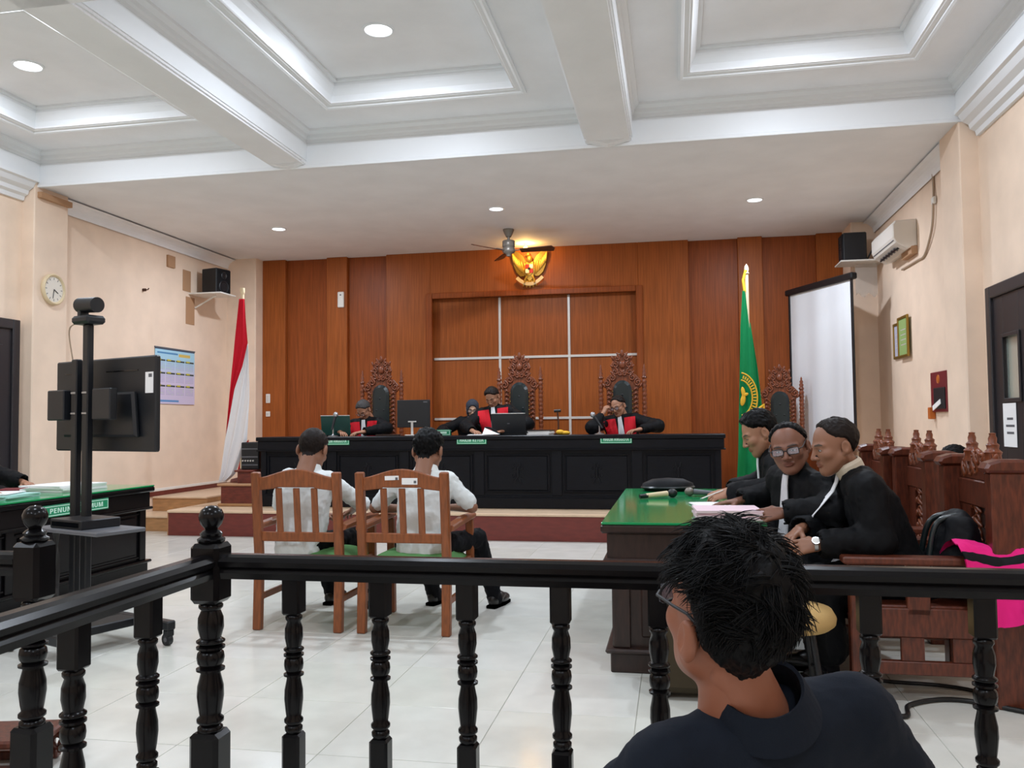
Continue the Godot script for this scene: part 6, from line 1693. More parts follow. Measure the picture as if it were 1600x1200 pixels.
	put(g, {"robe": "robe", "shirt": "shirt", "polo": "polo_shirt"}[o.outfit], M[o.cloth], t)
	if o.get("trousers", "") != "":
		var tr := SDF.new(lo, hi, o.get("cell", 0.014))
		tr.bone(P + lf * 0.07 * u, P - lf * 0.07 * u, 0.108 * u, 0.108 * u, 0.03)
		for k in 2:
			tr.bone(HIP[k], KN[k], 0.092 * u, 0.07 * u, 0.03); tr.bone(KN[k], AN[k] + Vector3(0, -0.03, 0), 0.068 * u, 0.06 * u, 0.02)
		g = G.new(); tr.mesh_into(g, Transform3D(), wrinkle); put(g, "trousers", M[o.trousers], t)
	if o.get("shoes", true):
		for k in 2:
			var f: Vector3 = AN[k]; var dirf := Vector3(KN[k].x - HIP[k].x, 0, KN[k].z - HIP[k].z).normalized()
			if o.has("foot_dir"): dirf = inv.basis * o.foot_dir
			g = G.new(); g.xf = Transform3D(Basis(Vector3.UP.cross(dirf).normalized(), Vector3.UP, dirf), Vector3(f.x, 0, f.z))
			g.ball(Vector3(0, 0.045, 0.1), Vector3(0.047, 0.038, 0.1)); g.ball(Vector3(0, 0.055, -0.01), Vector3(0.042, 0.052, 0.065)); g.ball(Vector3(0, 0.06, 0.05), Vector3(0.043, 0.045, 0.08))
			g.prism(PackedVector2Array([Vector2(-0.035, -0.07), Vector2(0.035, -0.07), Vector2(0.045, 0.08), Vector2(0.03, 0.19), Vector2(0, 0.205), Vector2(-0.03, 0.19), Vector2(-0.045, 0.08)]), 0.022, 0.003, Vector3(0, 0.012, 0), Basis(Vector3.RIGHT, -PI / 2) * Basis().scaled(Vector3(1, -1, 1)))
			put(g, "shoe", M.shoe_leather, t)
	if robe and o.get("bib", "") != "":
		var rows := []
		var n := 14
		var top := N + up * 0.012 * u; var bot: Vector3 = N - up * float(o.get("bib_len", 0.34)) * u
		for j in n + 1:
			var f := j / float(n)
			var p := top.lerp(bot, f)
			var w := lerpf(0.022, 0.046, f) * u
			rows.append([p + lf * w, p - lf * w])
		put(strip_on(s, rows, fwd, 0.02, 8, 0.006), "white_bib", M.white_cloth, t)
		if o.get("stole", false):
			for m in [-1.0, 1.0]:
				rows = []
				for j in n + 1:
					var f := j / float(n)
					var p := (N - up * 0.01 * u).lerp(N - up * 0.40 * u, f)
					var a := lerpf(0.055, 0.035, minf(1.0, f * 2.0)) * u; var z := lerpf(0.19, 0.165, f) * u
					rows.append([p + lf * m * a, p + lf * m * z])
				put(strip_on(s, rows, fwd, 0.017, 8), "red_stole", M.red_silk, t)
	if o.has("collar"):
		put(collar(N + up * 0.02 * u + fwd * 0.004, (up + (H - N).normalized()).normalized(), fwd, 0.058 * u * maxf(1.0, o.get("head", 1.0) * 0.95), 0.034 * u, 0.35, o.get("flare", 0.026)), "collar", M[o.collar], t)
	o.node = t; o.HT = HT; o.inv = inv; o.WR = WR
	return t

func make_people() -> void:
	build_head()
	build_hand("relaxed", [0.32, 0.38, 0.42, 0.48], 0.1, 0.4)
	build_hand("flat", [0.1, 0.1, 0.12, 0.16], 0.12, 0.2)
	build_hand("closed", [0.85, 0.95, 1.0, 1.05], 0.02, 1.0)
	build_hand("pinch", [0.55, 0.6, 0.75, 0.85], 0.04, 0.9)
	var D := Vector3.DOWN; var U := Vector3.UP
	var tan := skin_color(166, 120, 94); var brown := skin_color(142, 98, 76); var dark := skin_color(128, 86, 68); var fair := skin_color(206, 166, 140)
	# judges, behind the bench
	person({"label": "person in black robe with red stole and white bib reading behind the green laptop", "at": Vector3(-3.94, 0.3, -10.66), "turn": 0.0, "seat": 0.53, "lean": 0.2, "side": 0.06, "pitch": 0.5, "yaw": -0.2, "eyes": 0.0, "skin": tan, "hair": "hair_grey", "hair_thick": 0.014, "glasses": "fan_brown", "outfit": "robe", "cloth": "black_robe", "bib": "w", "stole": true, "cell": 0.016, "hair_seed": 2, "head_at": Vector3(-3.981, 1.48, -10.492), "cuff": 0.055,
		"arms": [[Vector3(-3.6, 1.24, -10.3), Vector3(-3.82, 1.2, -10.0), Vector3(-0.7, -0.1, 0.6), U, "relaxed"], [Vector3(-4.3, 1.24, -10.3), Vector3(-4.1, 1.2, -10.0), Vector3(0.6, -0.1, 0.6), U, "relaxed"]]})
	person({"label": "person in black robe with red stole and white bib bent over papers mid bench", "at": Vector3(-2.12, 0.3, -10.68), "turn": 0.0, "seat": 0.57, "sc": 1.03, "lean": 0.12, "side": 0.12, "pitch": 0.45, "yaw": -0.25, "eyes": 0.0, "skin": tan, "hair": "hair_dark", "hair_thick": 0.013, "outfit": "robe", "cloth": "black_robe", "bib": "w", "stole": true, "cell": 0.016, "hair_seed": 3, "head_at": Vector3(-2.268, 1.62, -10.508), "cuff": 0.055,
		"arms": [[Vector3(-1.78, 1.28, -10.3), Vector3(-2.02, 1.2, -10.0), Vector3(-0.6, -0.1, 0.6), U, "relaxed"], [Vector3(-2.56, 1.26, -10.32), Vector3(-2.4, 1.2, -10.0), Vector3(0.6, -0.1, 0.6), U, "relaxed"]]})
	person({"label": "person in black robe with red stole and white bib resting cheek on one hand", "at": Vector3(-0.6, 0.3, -10.7), "turn": 0.0, "seat": 0.5, "lean": 0.18, "side": 0.12, "pitch": 0.12, "yaw": -0.5, "roll": 0.12, "skin": tan, "hair": "hair_dark", "hair_thick": 0.011, "recede": 0.02, "glasses": "black_plastic", "outfit": "robe", "cloth": "black_robe", "bib": "w", "stole": true, "cell": 0.016, "hair_seed": 4, "head_at": Vector3(-0.681, 1.485, -10.512), "cuff": 0.05,
		"arms": [[Vector3(-0.2, 1.24, -10.36), Vector3(-0.42, 1.2, -10.02), Vector3(-0.8, -0.1, 0.5), U, "relaxed"], [Vector3(-0.98, 1.23, -10.2), Vector3(-0.855, 1.4, -10.36), Vector3(0.35, 0.75, -0.15), Vector3(-0.6, 0.2, 0.6), "closed"]]})
	person({"label": "person in dark grey head scarf and black coat beside the middle judge", "at": Vector3(-2.68, 0.3, -10.8), "turn": 0.15, "seat": 0.48, "sc": 0.95, "lean": 0.12, "pitch": 0.2, "yaw": 0.1, "skin": fair, "hood": true, "outfit": "robe", "cloth": "black_robe", "cell": 0.016, "glasses": "black_plastic", "head_at": Vector3(-2.62, 1.484, -10.9), "cuff": 0.05,
		"arms": [[Vector3(-2.45, 1.13, -10.72), Vector3(-2.58, 1.3, -10.68), Vector3(-0.1, 0.8, -0.2), Vector3(0.2, 0.3, 0.9), "closed"], [Vector3(-2.95, 1.2, -10.62), Vector3(-2.8, 1.2, -10.25), Vector3(0.3, -0.1, 0.9), U, "flat"]]})
	# the two people before the bench, seen from behind
	person({"label": "person in long-sleeved white shirt and black trousers sitting on the plain slatted chair", "at": Vector3(-2.41, 0, -5.34), "turn": PI, "seat": 0.46, "sc": 0.89, "head": 1.3, "lean": 0.22, "side": 0.04, "pitch": 0.22, "yaw": 0.05, "skin": brown, "hair": "hair_dark", "hair_thick": 0.007, "hair_rough": 0.003, "outfit": "shirt", "cloth": "white_shirt", "sleeve": 1.12, "trousers": "black_trousers", "collar": "white_shirt", "belly": 1.05, "fold": 0.012, "hair_seed": 6, "cell": 0.012, "foot_dir": Vector3(0.1, 0, -1), "head_at": Vector3(-2.413, 1.124, -5.407),
		"arms": [[Vector3(-2.69, 0.77, -5.5), Vector3(-2.5, 0.66, -5.78), Vector3(0.6, -0.2, -0.6), U, "relaxed"], [Vector3(-2.13, 0.77, -5.52), Vector3(-2.28, 0.68, -5.78), Vector3(-0.6, -0.2, -0.6), U, "relaxed"]],
		"knees": [Vector3(-2.54, 0.5, -5.8), Vector3(-2.24, 0.5, -5.8)], "feet": [Vector3(-2.47, 0.09, -5.86), Vector3(-2.14, 0.09, -5.8)]})
	person({"label": "person in short-sleeved white shirt and black trousers sitting on the stickered chair", "at": Vector3(-1.64, 0, -5.36), "turn": PI, "seat": 0.46, "sc": 0.89, "head": 1.28, "lean": 0.26, "pitch": 0.15, "yaw": -0.04, "skin": brown, "hair": "hair_black", "hair_thick": 0.017, "hair_rough": 0.014, "outfit": "shirt", "cloth": "white_shirt", "sleeve": 0.8, "trousers": "black_trousers", "collar": "white_shirt", "fold": 0.012, "hair_seed": 7, "cell": 0.012, "foot_dir": Vector3(0.25, 0, -1), "head_at": Vector3(-1.629, 1.108, -5.5),
		"arms": [[Vector3(-2.0, 0.735, -5.48), Vector3(-1.76, 0.7, -5.72), Vector3(0.7, -0.2, -0.4), U, "relaxed"], [Vector3(-1.32, 0.745, -5.46), Vector3(-1.54, 0.72, -5.68), Vector3(-0.8, -0.1, -0.3), U, "relaxed"]],
		"knees": [Vector3(-1.8, 0.5, -5.8), Vector3(-1.36, 0.5, -5.78)], "feet": [Vector3(-1.72, 0.09, -5.95), Vector3(-1.27, 0.09, -5.92)]})
	# lawyers at the green table
	person({"label": "person in black robe with white bib writing at the green table, face in profile", "at": Vector3(0.82, 0, -5.74), "turn": -PI / 2, "seat": 0.46, "sc": 1.03, "head": 1.1, "lean": 0.3, "pitch": 0.12, "yaw": 0.12, "eyes": 0.5, "skin": tan, "hair": "hair_black", "hair_thick": 0.013, "hair_rough": 0.008, "hair_top": 0.008, "outfit": "robe", "cloth": "black_robe", "bib": "w", "hair_seed": 8, "cell": 0.014, "head_at": Vector3(0.535, 1.209, -5.712),
		"arms": [[Vector3(0.62, 0.88, -5.42), Vector3(0.32, 0.835, -5.52), Vector3(-0.9, -0.15, -0.1), Vector3(0, 0.9, 0.4), "pinch"], [Vector3(0.6, 0.88, -6.05), Vector3(0.36, 0.83, -5.92), Vector3(-0.8, -0.1, 0.3), U, "flat"]]})
	person({"label": "person in black robe with white bib and glasses looking towards the public", "at": Vector3(0.92, 0, -4.98), "turn": -PI / 2 + 0.5, "seat": 0.46, "sc": 1.0, "head": 1.12, "lean": 0.26, "side": -0.1, "pitch": -0.12, "yaw": 0.75, "roll": 0.06, "skin": dark, "hair": "hair_black", "hair_thick": 0.01, "recede": 0.052, "glasses": "black_plastic", "outfit": "robe", "cloth": "black_robe", "bib": "w", "bib_len": 0.4, "belly": 1.0, "hair_seed": 9, "cell": 0.014, "head_shape": Vector3(1.06, 0.98, 1.0), "head_at": Vector3(0.606, 1.143, -4.811),
		"arms": [[Vector3(0.8, 0.84, -4.56), Vector3(0.54, 0.82, -4.58), Vector3(-0.9, -0.1, 0.0), Vector3(0.1, 0.6, 0.8), "relaxed"], [Vector3(0.6, 0.88, -5.2), Vector3(0.36, 0.83, -5.12), Vector3(-0.9, -0.1, 0.1), U, "flat"]]})
	var w := {"label": "person in black robe with white bib and wristwatch leaning forward in profile", "at": Vector3(1.08, 0, -4.52), "turn": -PI / 2, "seat": 0.45, "sc": 1.03, "head": 1.1, "lean": 0.4, "side": -0.1, "pitch": -0.2, "yaw": 0.22, "skin": brown, "hair": "hair_dark", "hair_thick": 0.0075, "recede": 0.022, "hair_rough": 0.005, "outfit": "robe", "cloth": "black_robe", "bib": "w", "bib_len": 0.46, "trousers": "black_trousers", "skirt": true, "collar": "shirt_beige", "flare": 0.012, "hair_seed": 10, "cell": 0.012, "head_at": Vector3(0.781, 1.162, -4.487),
		"arms": [[Vector3(0.93, 0.72, -4.3), Vector3(0.67, 0.7, -4.3), Vector3(-0.9, -0.15, -0.2), Vector3(-0.1, 0.6, 0.8), "relaxed"], [Vector3(0.82, 0.78, -4.78), Vector3(0.6, 0.75, -4.46), Vector3(-0.5, -0.3, 0.5), Vector3(-0.3, 0.9, 0.0), "relaxed"]],
		"knees": [Vector3(0.66, 0.48, -4.36), Vector3(0.64, 0.48, -4.66)], "feet": [Vector3(0.7, 0.09, -4.36), Vector3(0.72, 0.09, -4.68)]}
	person(w)
	wristwatch(w)
	# one prosecutor, mostly outside the picture
	person({"label": "person in black robe sorting papers at the prosecutors' table", "at": Vector3(-5.95, 0, -5.85), "turn": PI / 2, "seat": 0.46, "lean": 0.2, "pitch": 0.3, "eyes": 0.5, "skin": tan, "hair": "hair_black", "outfit": "robe", "cloth": "black_robe", "bib": "w", "cell": 0.016,
		"arms": [[Vector3(-5.62, 0.92, -6.18), Vector3(-5.3, 0.845, -6.16), Vector3(0.9, -0.12, 0.35), U, "relaxed"], [Vector3(-5.45, 0.9, -5.5), Vector3(-4.98, 0.835, -5.42), Vector3(0.9, -0.1, 0.1), U, "relaxed"]]})
	# one person half hidden behind the carved armchairs
	person({"label": "person with dark hair and white top half hidden behind the carved armchairs", "at": Vector3(2.1, 0, -6.5), "turn": -PI / 2, "seat": 0.43, "sc": 0.92, "lean": 0.1, "pitch": 0.1, "skin": tan, "hair": "hair_black", "outfit": "shirt", "cloth": "white_shirt", "trousers": "black_trousers", "cell": 0.016, "sleeve": 0.8, "head_at": Vector3(1.964, 0.985, -6.607),
		"arms": [[Vector3(2.05, 0.72, -6.2), Vector3(1.85, 0.6, -6.4), Vector3(-0.9, -0.2, 0), U, "relaxed"], [Vector3(2.05, 0.72, -6.8), Vector3(1.85, 0.6, -6.6), Vector3(-0.9, -0.2, 0), U, "relaxed"]]})
	var st := thing("plain_stool", "plain dark stool behind the carved armchairs", "stool", Vector3(2.12, 0, -6.5))
	slab("seat", "espresso_wood", st, Vector3(-0.19, 0.36, -0.19), Vector3(0.19, 0.4, 0.19), 0.01)
	for q in [[-1, -1], [1, -1], [1, 1], [-1, 1]]:
		slab("leg", "espresso_wood", st, Vector3(q[0] * 0.16 - 0.02, 0, q[1] * 0.16 - 0.02), Vector3(q[0] * 0.16 + 0.02, 0.37, q[1] * 0.16 + 0.02), 0.004)
	spectator()

func wristwatch(o: Dictionary) -> void:
	var t := thing("wristwatch", "silver wristwatch on the wrist of the lawyer leaning forward", "watch", Vector3(0.652, 0.699, -4.302))
	var ax := Vector3(-0.97, -0.08, -0.0).normalized()
	t.basis = G.turned(ax)
	var g := G.new(); g.lathe([Vector2(0.031, -0.009), Vector2(0.034, -0.008), Vector2(0.034, 0.008), Vector2(0.031, 0.009)], 24); put(g, "strap", M.steel, t)
	var d := (t.basis.inverse() * Vector3(-0.1, 0.6, 0.8)).normalized(); d.y = 0
	d = d.normalized()
	g = G.new(); g.cyl(d * 0.031, d * 0.042, 0.019, 20); put(g, "case", M.steel, t)
	g = G.new(); g.cyl(d * 0.042, d * 0.0425, 0.016, 20); put(g, "dial", M.white_plastic, t)

func spectator() -> void:
	var brown := skin_color(146, 92, 70)
	var o := {"label": "person with tousled black hair, glasses and dark polo shirt sitting before the railing", "at": Vector3(0.01, 0, -1.61), "turn": PI + 0.52, "seat": 0.32, "sc": 0.95, "head": 1.1, "lean": -0.5, "side": -0.2, "pitch": 0.1, "yaw": 0.1, "roll": 0.1, "head_shift": Vector3(0.03, -0.006, 0.06), "skin": brown, "glasses": "black_plastic", "outfit": "polo", "cloth": "navy_polo", "sleeve": 0.7, "trousers": "black_trousers", "collar": "navy_polo", "fold": 0.005, "cell": 0.01, "head_at": Vector3(0.07, 0.994, -1.354), "head_shape": Vector3(0.92, 1.08, 0.97),
		"arms": [[Vector3(-0.2, 0.56, -1.5), Vector3(-0.22, 0.46, -1.8), Vector3(0.1, -0.2, -0.9), Vector3.UP, "relaxed"], [Vector3(0.44, 0.56, -1.56), Vector3(0.12, 0.46, -1.86), Vector3(-0.4, -0.2, -0.8), Vector3.UP, "relaxed"]],
		"knees": [Vector3(-0.34, 0.42, -1.94), Vector3(-0.08, 0.42, -2.1)], "feet": [Vector3(-0.38, 0.09, -2.1), Vector3(-0.12, 0.09, -2.28)]}
	var t := person(o)
	# hair: short faded sides, long tousled top made of strands
	var HT: Transform3D = o.HT
	var g := G.new()
	hair_shell(g, HT, 0.008, 0.0, 0.005, 0.016, false, 12, 72, 110, 0.02)
	var rng := RandomNumberGenerator.new(); rng.seed = 77
	var flow := FastNoiseLite.new(); flow.seed = 9; flow.frequency = 9.0; flow.fractal_octaves = 2
	g.xf = HT
	var locks := []
	while locks.size() < 400:
		var d := Vector3(rng.randfn(), rng.randfn() * 0.9 + 0.35, rng.randfn()).normalized()
		var p := scalp(d)
		if p.y - hair_line(p.z, 0.0) < 0.02 or p.y < 0.02: continue
		if absf(p.x) > 0.048 and p.y < 0.072 and p.z > -0.052: continue
		locks.append(p)
	for p in locks:
		# a lock: strands that start close together, lie on the head and curl at the tip
		var out: Vector3 = (p - Vector3(0, 0.02, -0.015)).normalized()
		var high := smoothstep(0.02, 0.09, p.y)
		var swirl := Vector3(flow.get_noise_3dv(p * 3.0), flow.get_noise_3dv(p * 3.0 + Vector3(5, 0, 0)), flow.get_noise_3dv(p * 3.0 + Vector3(0, 9, 0)))
		var comb := Vector3(0.35, -0.15, 0.45) * high + Vector3(0.0, -1.0, -0.1) * (1.0 - high) + swirl * 2.2 * (0.3 + high)
		comb = (comb - out * comb.dot(out)).normalized()
		var lift := 0.08 + 0.45 * high * high + 0.3 * high * absf(swirl.x)
		var long := lerpf(0.016, 0.05, high) * rng.randf_range(0.75, 1.25)
		var bend := out.cross(comb) * rng.randf_range(-0.6, 0.6)
		for n in 11:
			var q: Vector3 = p + (comb.cross(out) * rng.randfn() + comb * rng.randfn()) * 0.006 + out * (0.003 + 0.010 * high)
			var dir := (comb + out * lift + Vector3(rng.randfn(), rng.randfn(), rng.randfn()) * 0.09).normalized()
			var path := []; var rad := []
			var r := rng.randf_range(0.0011, 0.0019)
			var l := long * rng.randf_range(0.8, 1.1)
			for k in 6:
				path.append(q); rad.append(r * (1.0 - 0.16 * k))
				q += dir * l / 5.0
				dir = (dir + bend * 0.3 - out * (0.16 + 0.1 * lift) + comb * 0.12).normalized()
			g.tube(path, rad, 4, false)
	put(g, "hair", M.hair_black, t)
	var b := thing("public_bench", "low wooden bench under the spectator with the dark polo", "bench", Vector3(0.0, 0, -1.5), 0.3)
	slab("seat", "chair_wood", b, Vector3(-0.7, 0.2, -0.22), Vector3(0.7, 0.235, 0.2), 0.008)
	for x in [-0.62, 0.62]:
		slab("leg", "chair_wood", b, Vector3(x - 0.03, 0, -0.18), Vector3(x + 0.03, 0.2, 0.16), 0.006)

# ---------------------------------------------------------------- things on desks, chairs and floor
func laptop(at: Vector3, turn: float, w: float, h: float, lid: String, label: String, logo := false) -> void:
	# the screen looks along -z (towards the judge); its lid faces +z
	var t := thing("laptop", label, "laptop", at, turn)
	slab("base", "black_plastic", t, Vector3(-w / 2, 0, -0.25), Vector3(w / 2, 0.018, 0.0), 0.005)
	var g := G.new(); var b := Basis(Vector3.RIGHT, 0.22)
	g.box(Vector3(0, h / 2, 0), Vector3(w, h, 0.01), 0.004); var o := put(g, "lid", M[lid], t, Vector3(0, 0.016, 0.0)); o.basis = b
	g = G.new(); g.box(Vector3(0, h / 2, -0.0055), Vector3(w - 0.03, h - 0.03, 0.002)); put(g, "screen", M.screen_glass, o)
	g = G.new(); g.box(Vector3(0, h - 0.003, 0), Vector3(w, 0.006, 0.011), 0.001); put(g, "edge", M.aluminium, o)
	if logo:
		g = G.new(); g.box(Vector3(0, h * 0.5, 0.0055), Vector3(0.03, 0.012, 0.001)); put(g, "mark", M.grey_plastic, o)

func papers(called: String, label: String, at: Vector3, size: Vector3, turn: float, m: String, sheets := 1) -> Node3D:
	var t := thing(called, label, "papers", at, turn)
	var rng := RandomNumberGenerator.new(); rng.seed = hash(label)
	for k in sheets:
		var g := G.new(); var hh := size.y / sheets
		g.box(Vector3(rng.randf_range(-0.008, 0.008), hh * (k + 0.5), rng.randf_range(-0.008, 0.008)), Vector3(size.x, hh * 0.96, size.z), 0.0, Basis(Vector3.UP, rng.randf_range(-0.06, 0.06)))
		put(g, "sheaf", M[m], t)
	return t

func microphone(at: Vector3, lean: Vector3, label: String, stand: float) -> void:
	var t := thing("microphone", label, "microphone", at)
	var g := G.new(); g.lathe([Vector2(0, 0), Vector2(0.06, 0), Vector2(0.06, 0.008), Vector2(0.02, 0.018), Vector2(0.009, 0.03)], 20); put(g, "base", M.steel, t)
	g = G.new(); g.cyl(Vector3(0, 0.02, 0), Vector3(0, stand, 0), 0.008, 10); put(g, "stem", M.steel, t)
	var a := Vector3(0, stand, 0)
	g = G.new(); g.cyl(a - lean * 0.06, a + lean * 0.11, 0.013, 12, 0.018); put(g, "handle", M.black_metal, t)
	g = G.new(); g.ball(a + lean * 0.135, Vector3(0.031, 0.034, 0.031), 14, 10); put(g, "grille", M.steel, t)

func make_small_things() -> void:
	var y := 1.151
	laptop(Vector3(-4.16, y, -10.02), 0.12, 0.37, 0.25, "laptop_green", "open laptop with dark green lid on the judges' bench")
	laptop(Vector3(-1.95, y, -9.98), -0.05, 0.42, 0.25, "black_plastic", "open laptop with black lid before the middle judge", true)
	microphone(Vector3(-4.12, y, -9.82), Vector3(0.15, 0.95, -0.25).normalized(), "grey microphone on small stand before the green laptop", 0.14)
	microphone(Vector3(-0.86, y, -9.86), Vector3(-0.55, 0.8, -0.1).normalized(), "grey microphone tilted before the judge resting cheek on hand", 0.12)
	# desk monitor
	var t := thing("desk_monitor", "black computer monitor on silver stand on the judges' bench", "monitor", Vector3(-3.15, y, -10.04))
	slab("panel", "black_plastic", t, Vector3(-0.22, 0.1, -0.02), Vector3(0.2, 0.44, 0.012), 0.006)
	slab("screen", "screen_glass", t, Vector3(-0.21, 0.11, -0.024), Vector3(0.19, 0.43, -0.019))
	slab("badge", "grey_plastic", t, Vector3(0.12, 0.405, 0.012), Vector3(0.17, 0.42, 0.0135))
	slab("neck", "aluminium", t, Vector3(-0.04, 0.01, 0.006), Vector3(-0.01, 0.18, 0.022), 0.004)
	slab("neck_plate", "aluminium", t, Vector3(-0.075, 0.165, 0.012), Vector3(0.03, 0.18, 0.024), 0.003)
	slab("foot", "aluminium", t, Vector3(-0.1, 0, -0.06), Vector3(0.07, 0.012, 0.08), 0.004)
	var s := sign_plate("desk_plate", "small green name plate standing on the judges' bench beside monitor", "", Vector3(-2.79, y, -9.93), 0.26, 0.07)
	var g := G.new(); g.box(Vector3(0, 0.035, 0.0128), Vector3(0.17, 0.022, 0.0012)); put(g, "print_line", M.sign_white, s)
	g = G.new(); g.box(Vector3(0, 0.005, -0.02), Vector3(0.24, 0.01, 0.06), 0.002); put(g, "foot", M.sign_green, s)
	papers("paper_stack", "white papers under the hands of the middle judge", Vector3(-2.28, y, -9.92), Vector3(0.3, 0.012, 0.22), 0.1, "paper", 3)
	t = thing("open_file", "curled open file with dark spine before the middle judge", "file", Vector3(-2.16, y, -9.86), 0.2)
	g = G.new(); g.tube(bezier([Vector3(-0.06, 0.09, 0), Vector3(0.0, 0.085, 0.01), Vector3(0.06, 0.05, 0.01), Vector3(0.12, 0.01, 0)], 5), 0.012, 6); put(g, "spine", M.bag_black, t)
	g = G.new(); g.quad(Vector3(-0.06, 0.09, 0.012), Vector3(0.12, 0.012, 0.012), Vector3(0.08, 0.012, 0.1), Vector3(-0.09, 0.012, 0.08), Vector3(0.2, 0.6, 0.7).normalized()); put(g, "page", M.paper, t)
	t = papers("book_stack", "stack of thick bound files on the bench by the gooseneck stand", Vector3(-1.56, y, -9.95), Vector3(0.27, 0.05, 0.2), -0.1, "paper", 3)
	g = G.new(); g.box(Vector3(0.0, 0.054, 0), Vector3(0.29, 0.008, 0.22), 0.002); put(g, "cover", M.bag_black, t)
	t = thing("gooseneck_stand", "slim dark gooseneck microphone stand on the bench", "stand", Vector3(-1.36, y, -10.02))
	g = G.new(); g.lathe([Vector2(0, 0), Vector2(0.05, 0), Vector2(0.05, 0.012), Vector2(0.012, 0.02)], 16); put(g, "base", M.black_metal, t)
	g = G.new(); g.tube([Vector3(0, 0.01, 0), Vector3(0.0, 0.15, 0), Vector3(-0.01, 0.27, 0)], 0.01, 8); put(g, "stem", M.fan_brown, t)
	g = G.new(); g.cyl(Vector3(-0.05, 0.28, 0), Vector3(0.03, 0.285, 0), 0.018, 12); put(g, "head", M.black_metal, t)
	t = thing("yellow_cloth", "crumpled yellow cloth at the foot of the gooseneck stand", "cloth", Vector3(-1.28, y, -9.96))
	g = G.new(); g.ball(Vector3(0, 0.02, 0), Vector3(0.07, 0.026, 0.05)); g.ball(Vector3(-0.05, 0.03, 0.02), Vector3(0.05, 0.03, 0.04)); put(g, "folds", M.yellow, t)
	t = thing("desk_phone", "black telephone handset lying beside the desk monitor", "telephone", Vector3(-2.78, y, -10.08))
	slab("base", "black_plastic", t, Vector3(-0.08, 0, -0.06), Vector3(0.08, 0.035, 0.05), 0.01)
	g = G.new(); g.tube(bezier([Vector3(-0.09, 0.045, 0), Vector3(-0.04, 0.06, 0), Vector3(0.04, 0.06, 0), Vector3(0.09, 0.045, 0)], 4), 0.016, 8); put(g, "handset", M.black_plastic, t)
	papers("folder", "flat dark folder left of the desk monitor on the bench", Vector3(-3.45, y, -9.95), Vector3(0.3, 0.02, 0.2), 0.3, "espresso_wood", 1)
	# amplifier rack on the stair
	t = thing("amplifier_rack", "small black amplifier rack with grey trims at the end of the bench", "amplifier", Vector3(-5.235, 0.746, -10.0))
	slab("case", "black_plastic", t, Vector3(-0.12, 0, -0.15), Vector3(0.12, 0.34, 0.16), 0.01)
	for k in 3: slab("trim", "grey_plastic", t, Vector3(-0.11, 0.05 + 0.1 * k, 0.16), Vector3(0.11, 0.065 + 0.1 * k, 0.165), 0.001)
	for k in 5:
		g = G.new(); g.cyl(Vector3(-0.09 + 0.035 * k, 0.11, 0.16), Vector3(-0.09 + 0.035 * k, 0.11, 0.175), 0.01, 10); put(g, "knob", M.aluminium, t)
	# right table
	var ty := 0.779
	t = thing("handheld_microphone", "gold and black wireless microphone lying on the green table", "microphone", Vector3(-0.1, ty + 0.026, -5.85), 0.0)
	g = G.new(); g.cyl(Vector3(-0.1, -0.006, 0.06), Vector3(0.04, 0.002, -0.02), 0.016, 14, 0.02); put(g, "handle", M.cream_paint, t)
	g = G.new(); g.cyl(Vector3(-0.14, -0.009, 0.083), Vector3(-0.09, -0.006, 0.055), 0.014, 14, 0.016); put(g, "end_cap", M.black_plastic, t)
	g = G.new(); g.ball(Vector3(0.075, 0.004, -0.04), Vector3(0.034, 0.03, 0.03)); put(g, "grille", M.black_plastic, t)
	t = thing("black_beret", "flat black cloth beret lying on the far part of the green table", "hat", Vector3(-0.06, ty, -6.5), 0.3)
	g = G.new(); g.lathe([Vector2(0, 0), Vector2(0.17, 0), Vector2(0.2, 0.02), Vector2(0.19, 0.055), Vector2(0.12, 0.085), Vector2(0, 0.095)], 28); var cap := put(g, "crown", M.bag_black, t); cap.scale = Vector3(1.0, 1.0, 0.72)
	g = G.new(); g.lathe([Vector2(0.19, 0.018), Vector2(0.206, 0.026), Vector2(0.196, 0.036)], 28); cap = put(g, "band", M.black_leather, t); cap.scale = Vector3(1.0, 1.0, 0.72)
	t = thing("wired_microphone", "grey headed wired microphone on the green table near the writing hand", "microphone", Vector3(0.11, ty + 0.03, -6.02))
	g = G.new(); g.ball(Vector3(-0.02, 0, 0), Vector3(0.034, 0.03, 0.03)); put(g, "grille", M.fan_grey, t)
	g = G.new(); g.cyl(Vector3(0.01, 0, 0), Vector3(0.17, -0.01, 0.02), 0.02, 12, 0.014); put(g, "handle", M.grey_plastic, t)
	papers("paper_sheets", "loose white sheets under the writing hand on green table", Vector3(0.27, ty, -5.3), Vector3(0.3, 0.01, 0.42), 0.2, "paper", 3)
	papers("file_stack", "thick stack of pinkish files at the edge of green table", Vector3(0.27, ty, -4.72), Vector3(0.34, 0.05, 0.3), 0.05, "pink_paper", 4)
	t = thing("pen", "slim white pen held over the papers", "pen", Vector3(0.22, ty + 0.06, -5.53))
	g = G.new(); g.cyl(Vector3(-0.06, -0.03, 0.02), Vector3(0.07, 0.02, 0.0), 0.004, 8); put(g, "barrel", M.white_plastic, t)
	g = G.new(); g.cyl(Vector3(-0.072, -0.0345, 0.0217), Vector3(-0.06, -0.03, 0.02), 0.001, 8, 0.004); put(g, "tip", M.steel, t)
	# left table papers
	papers("white_papers", "white sheets under the prosecutor's hands", Vector3(-4.95, ty + 0.03, -5.5), Vector3(0.24, 0.012, 0.34), 0.3, "paper", 3)
	papers("aqua_files", "pale aqua file stack on the prosecutors' table", Vector3(-4.9, ty, -5.5), Vector3(0.3, 0.028, 0.4), 0.1, "aqua_paper", 3)
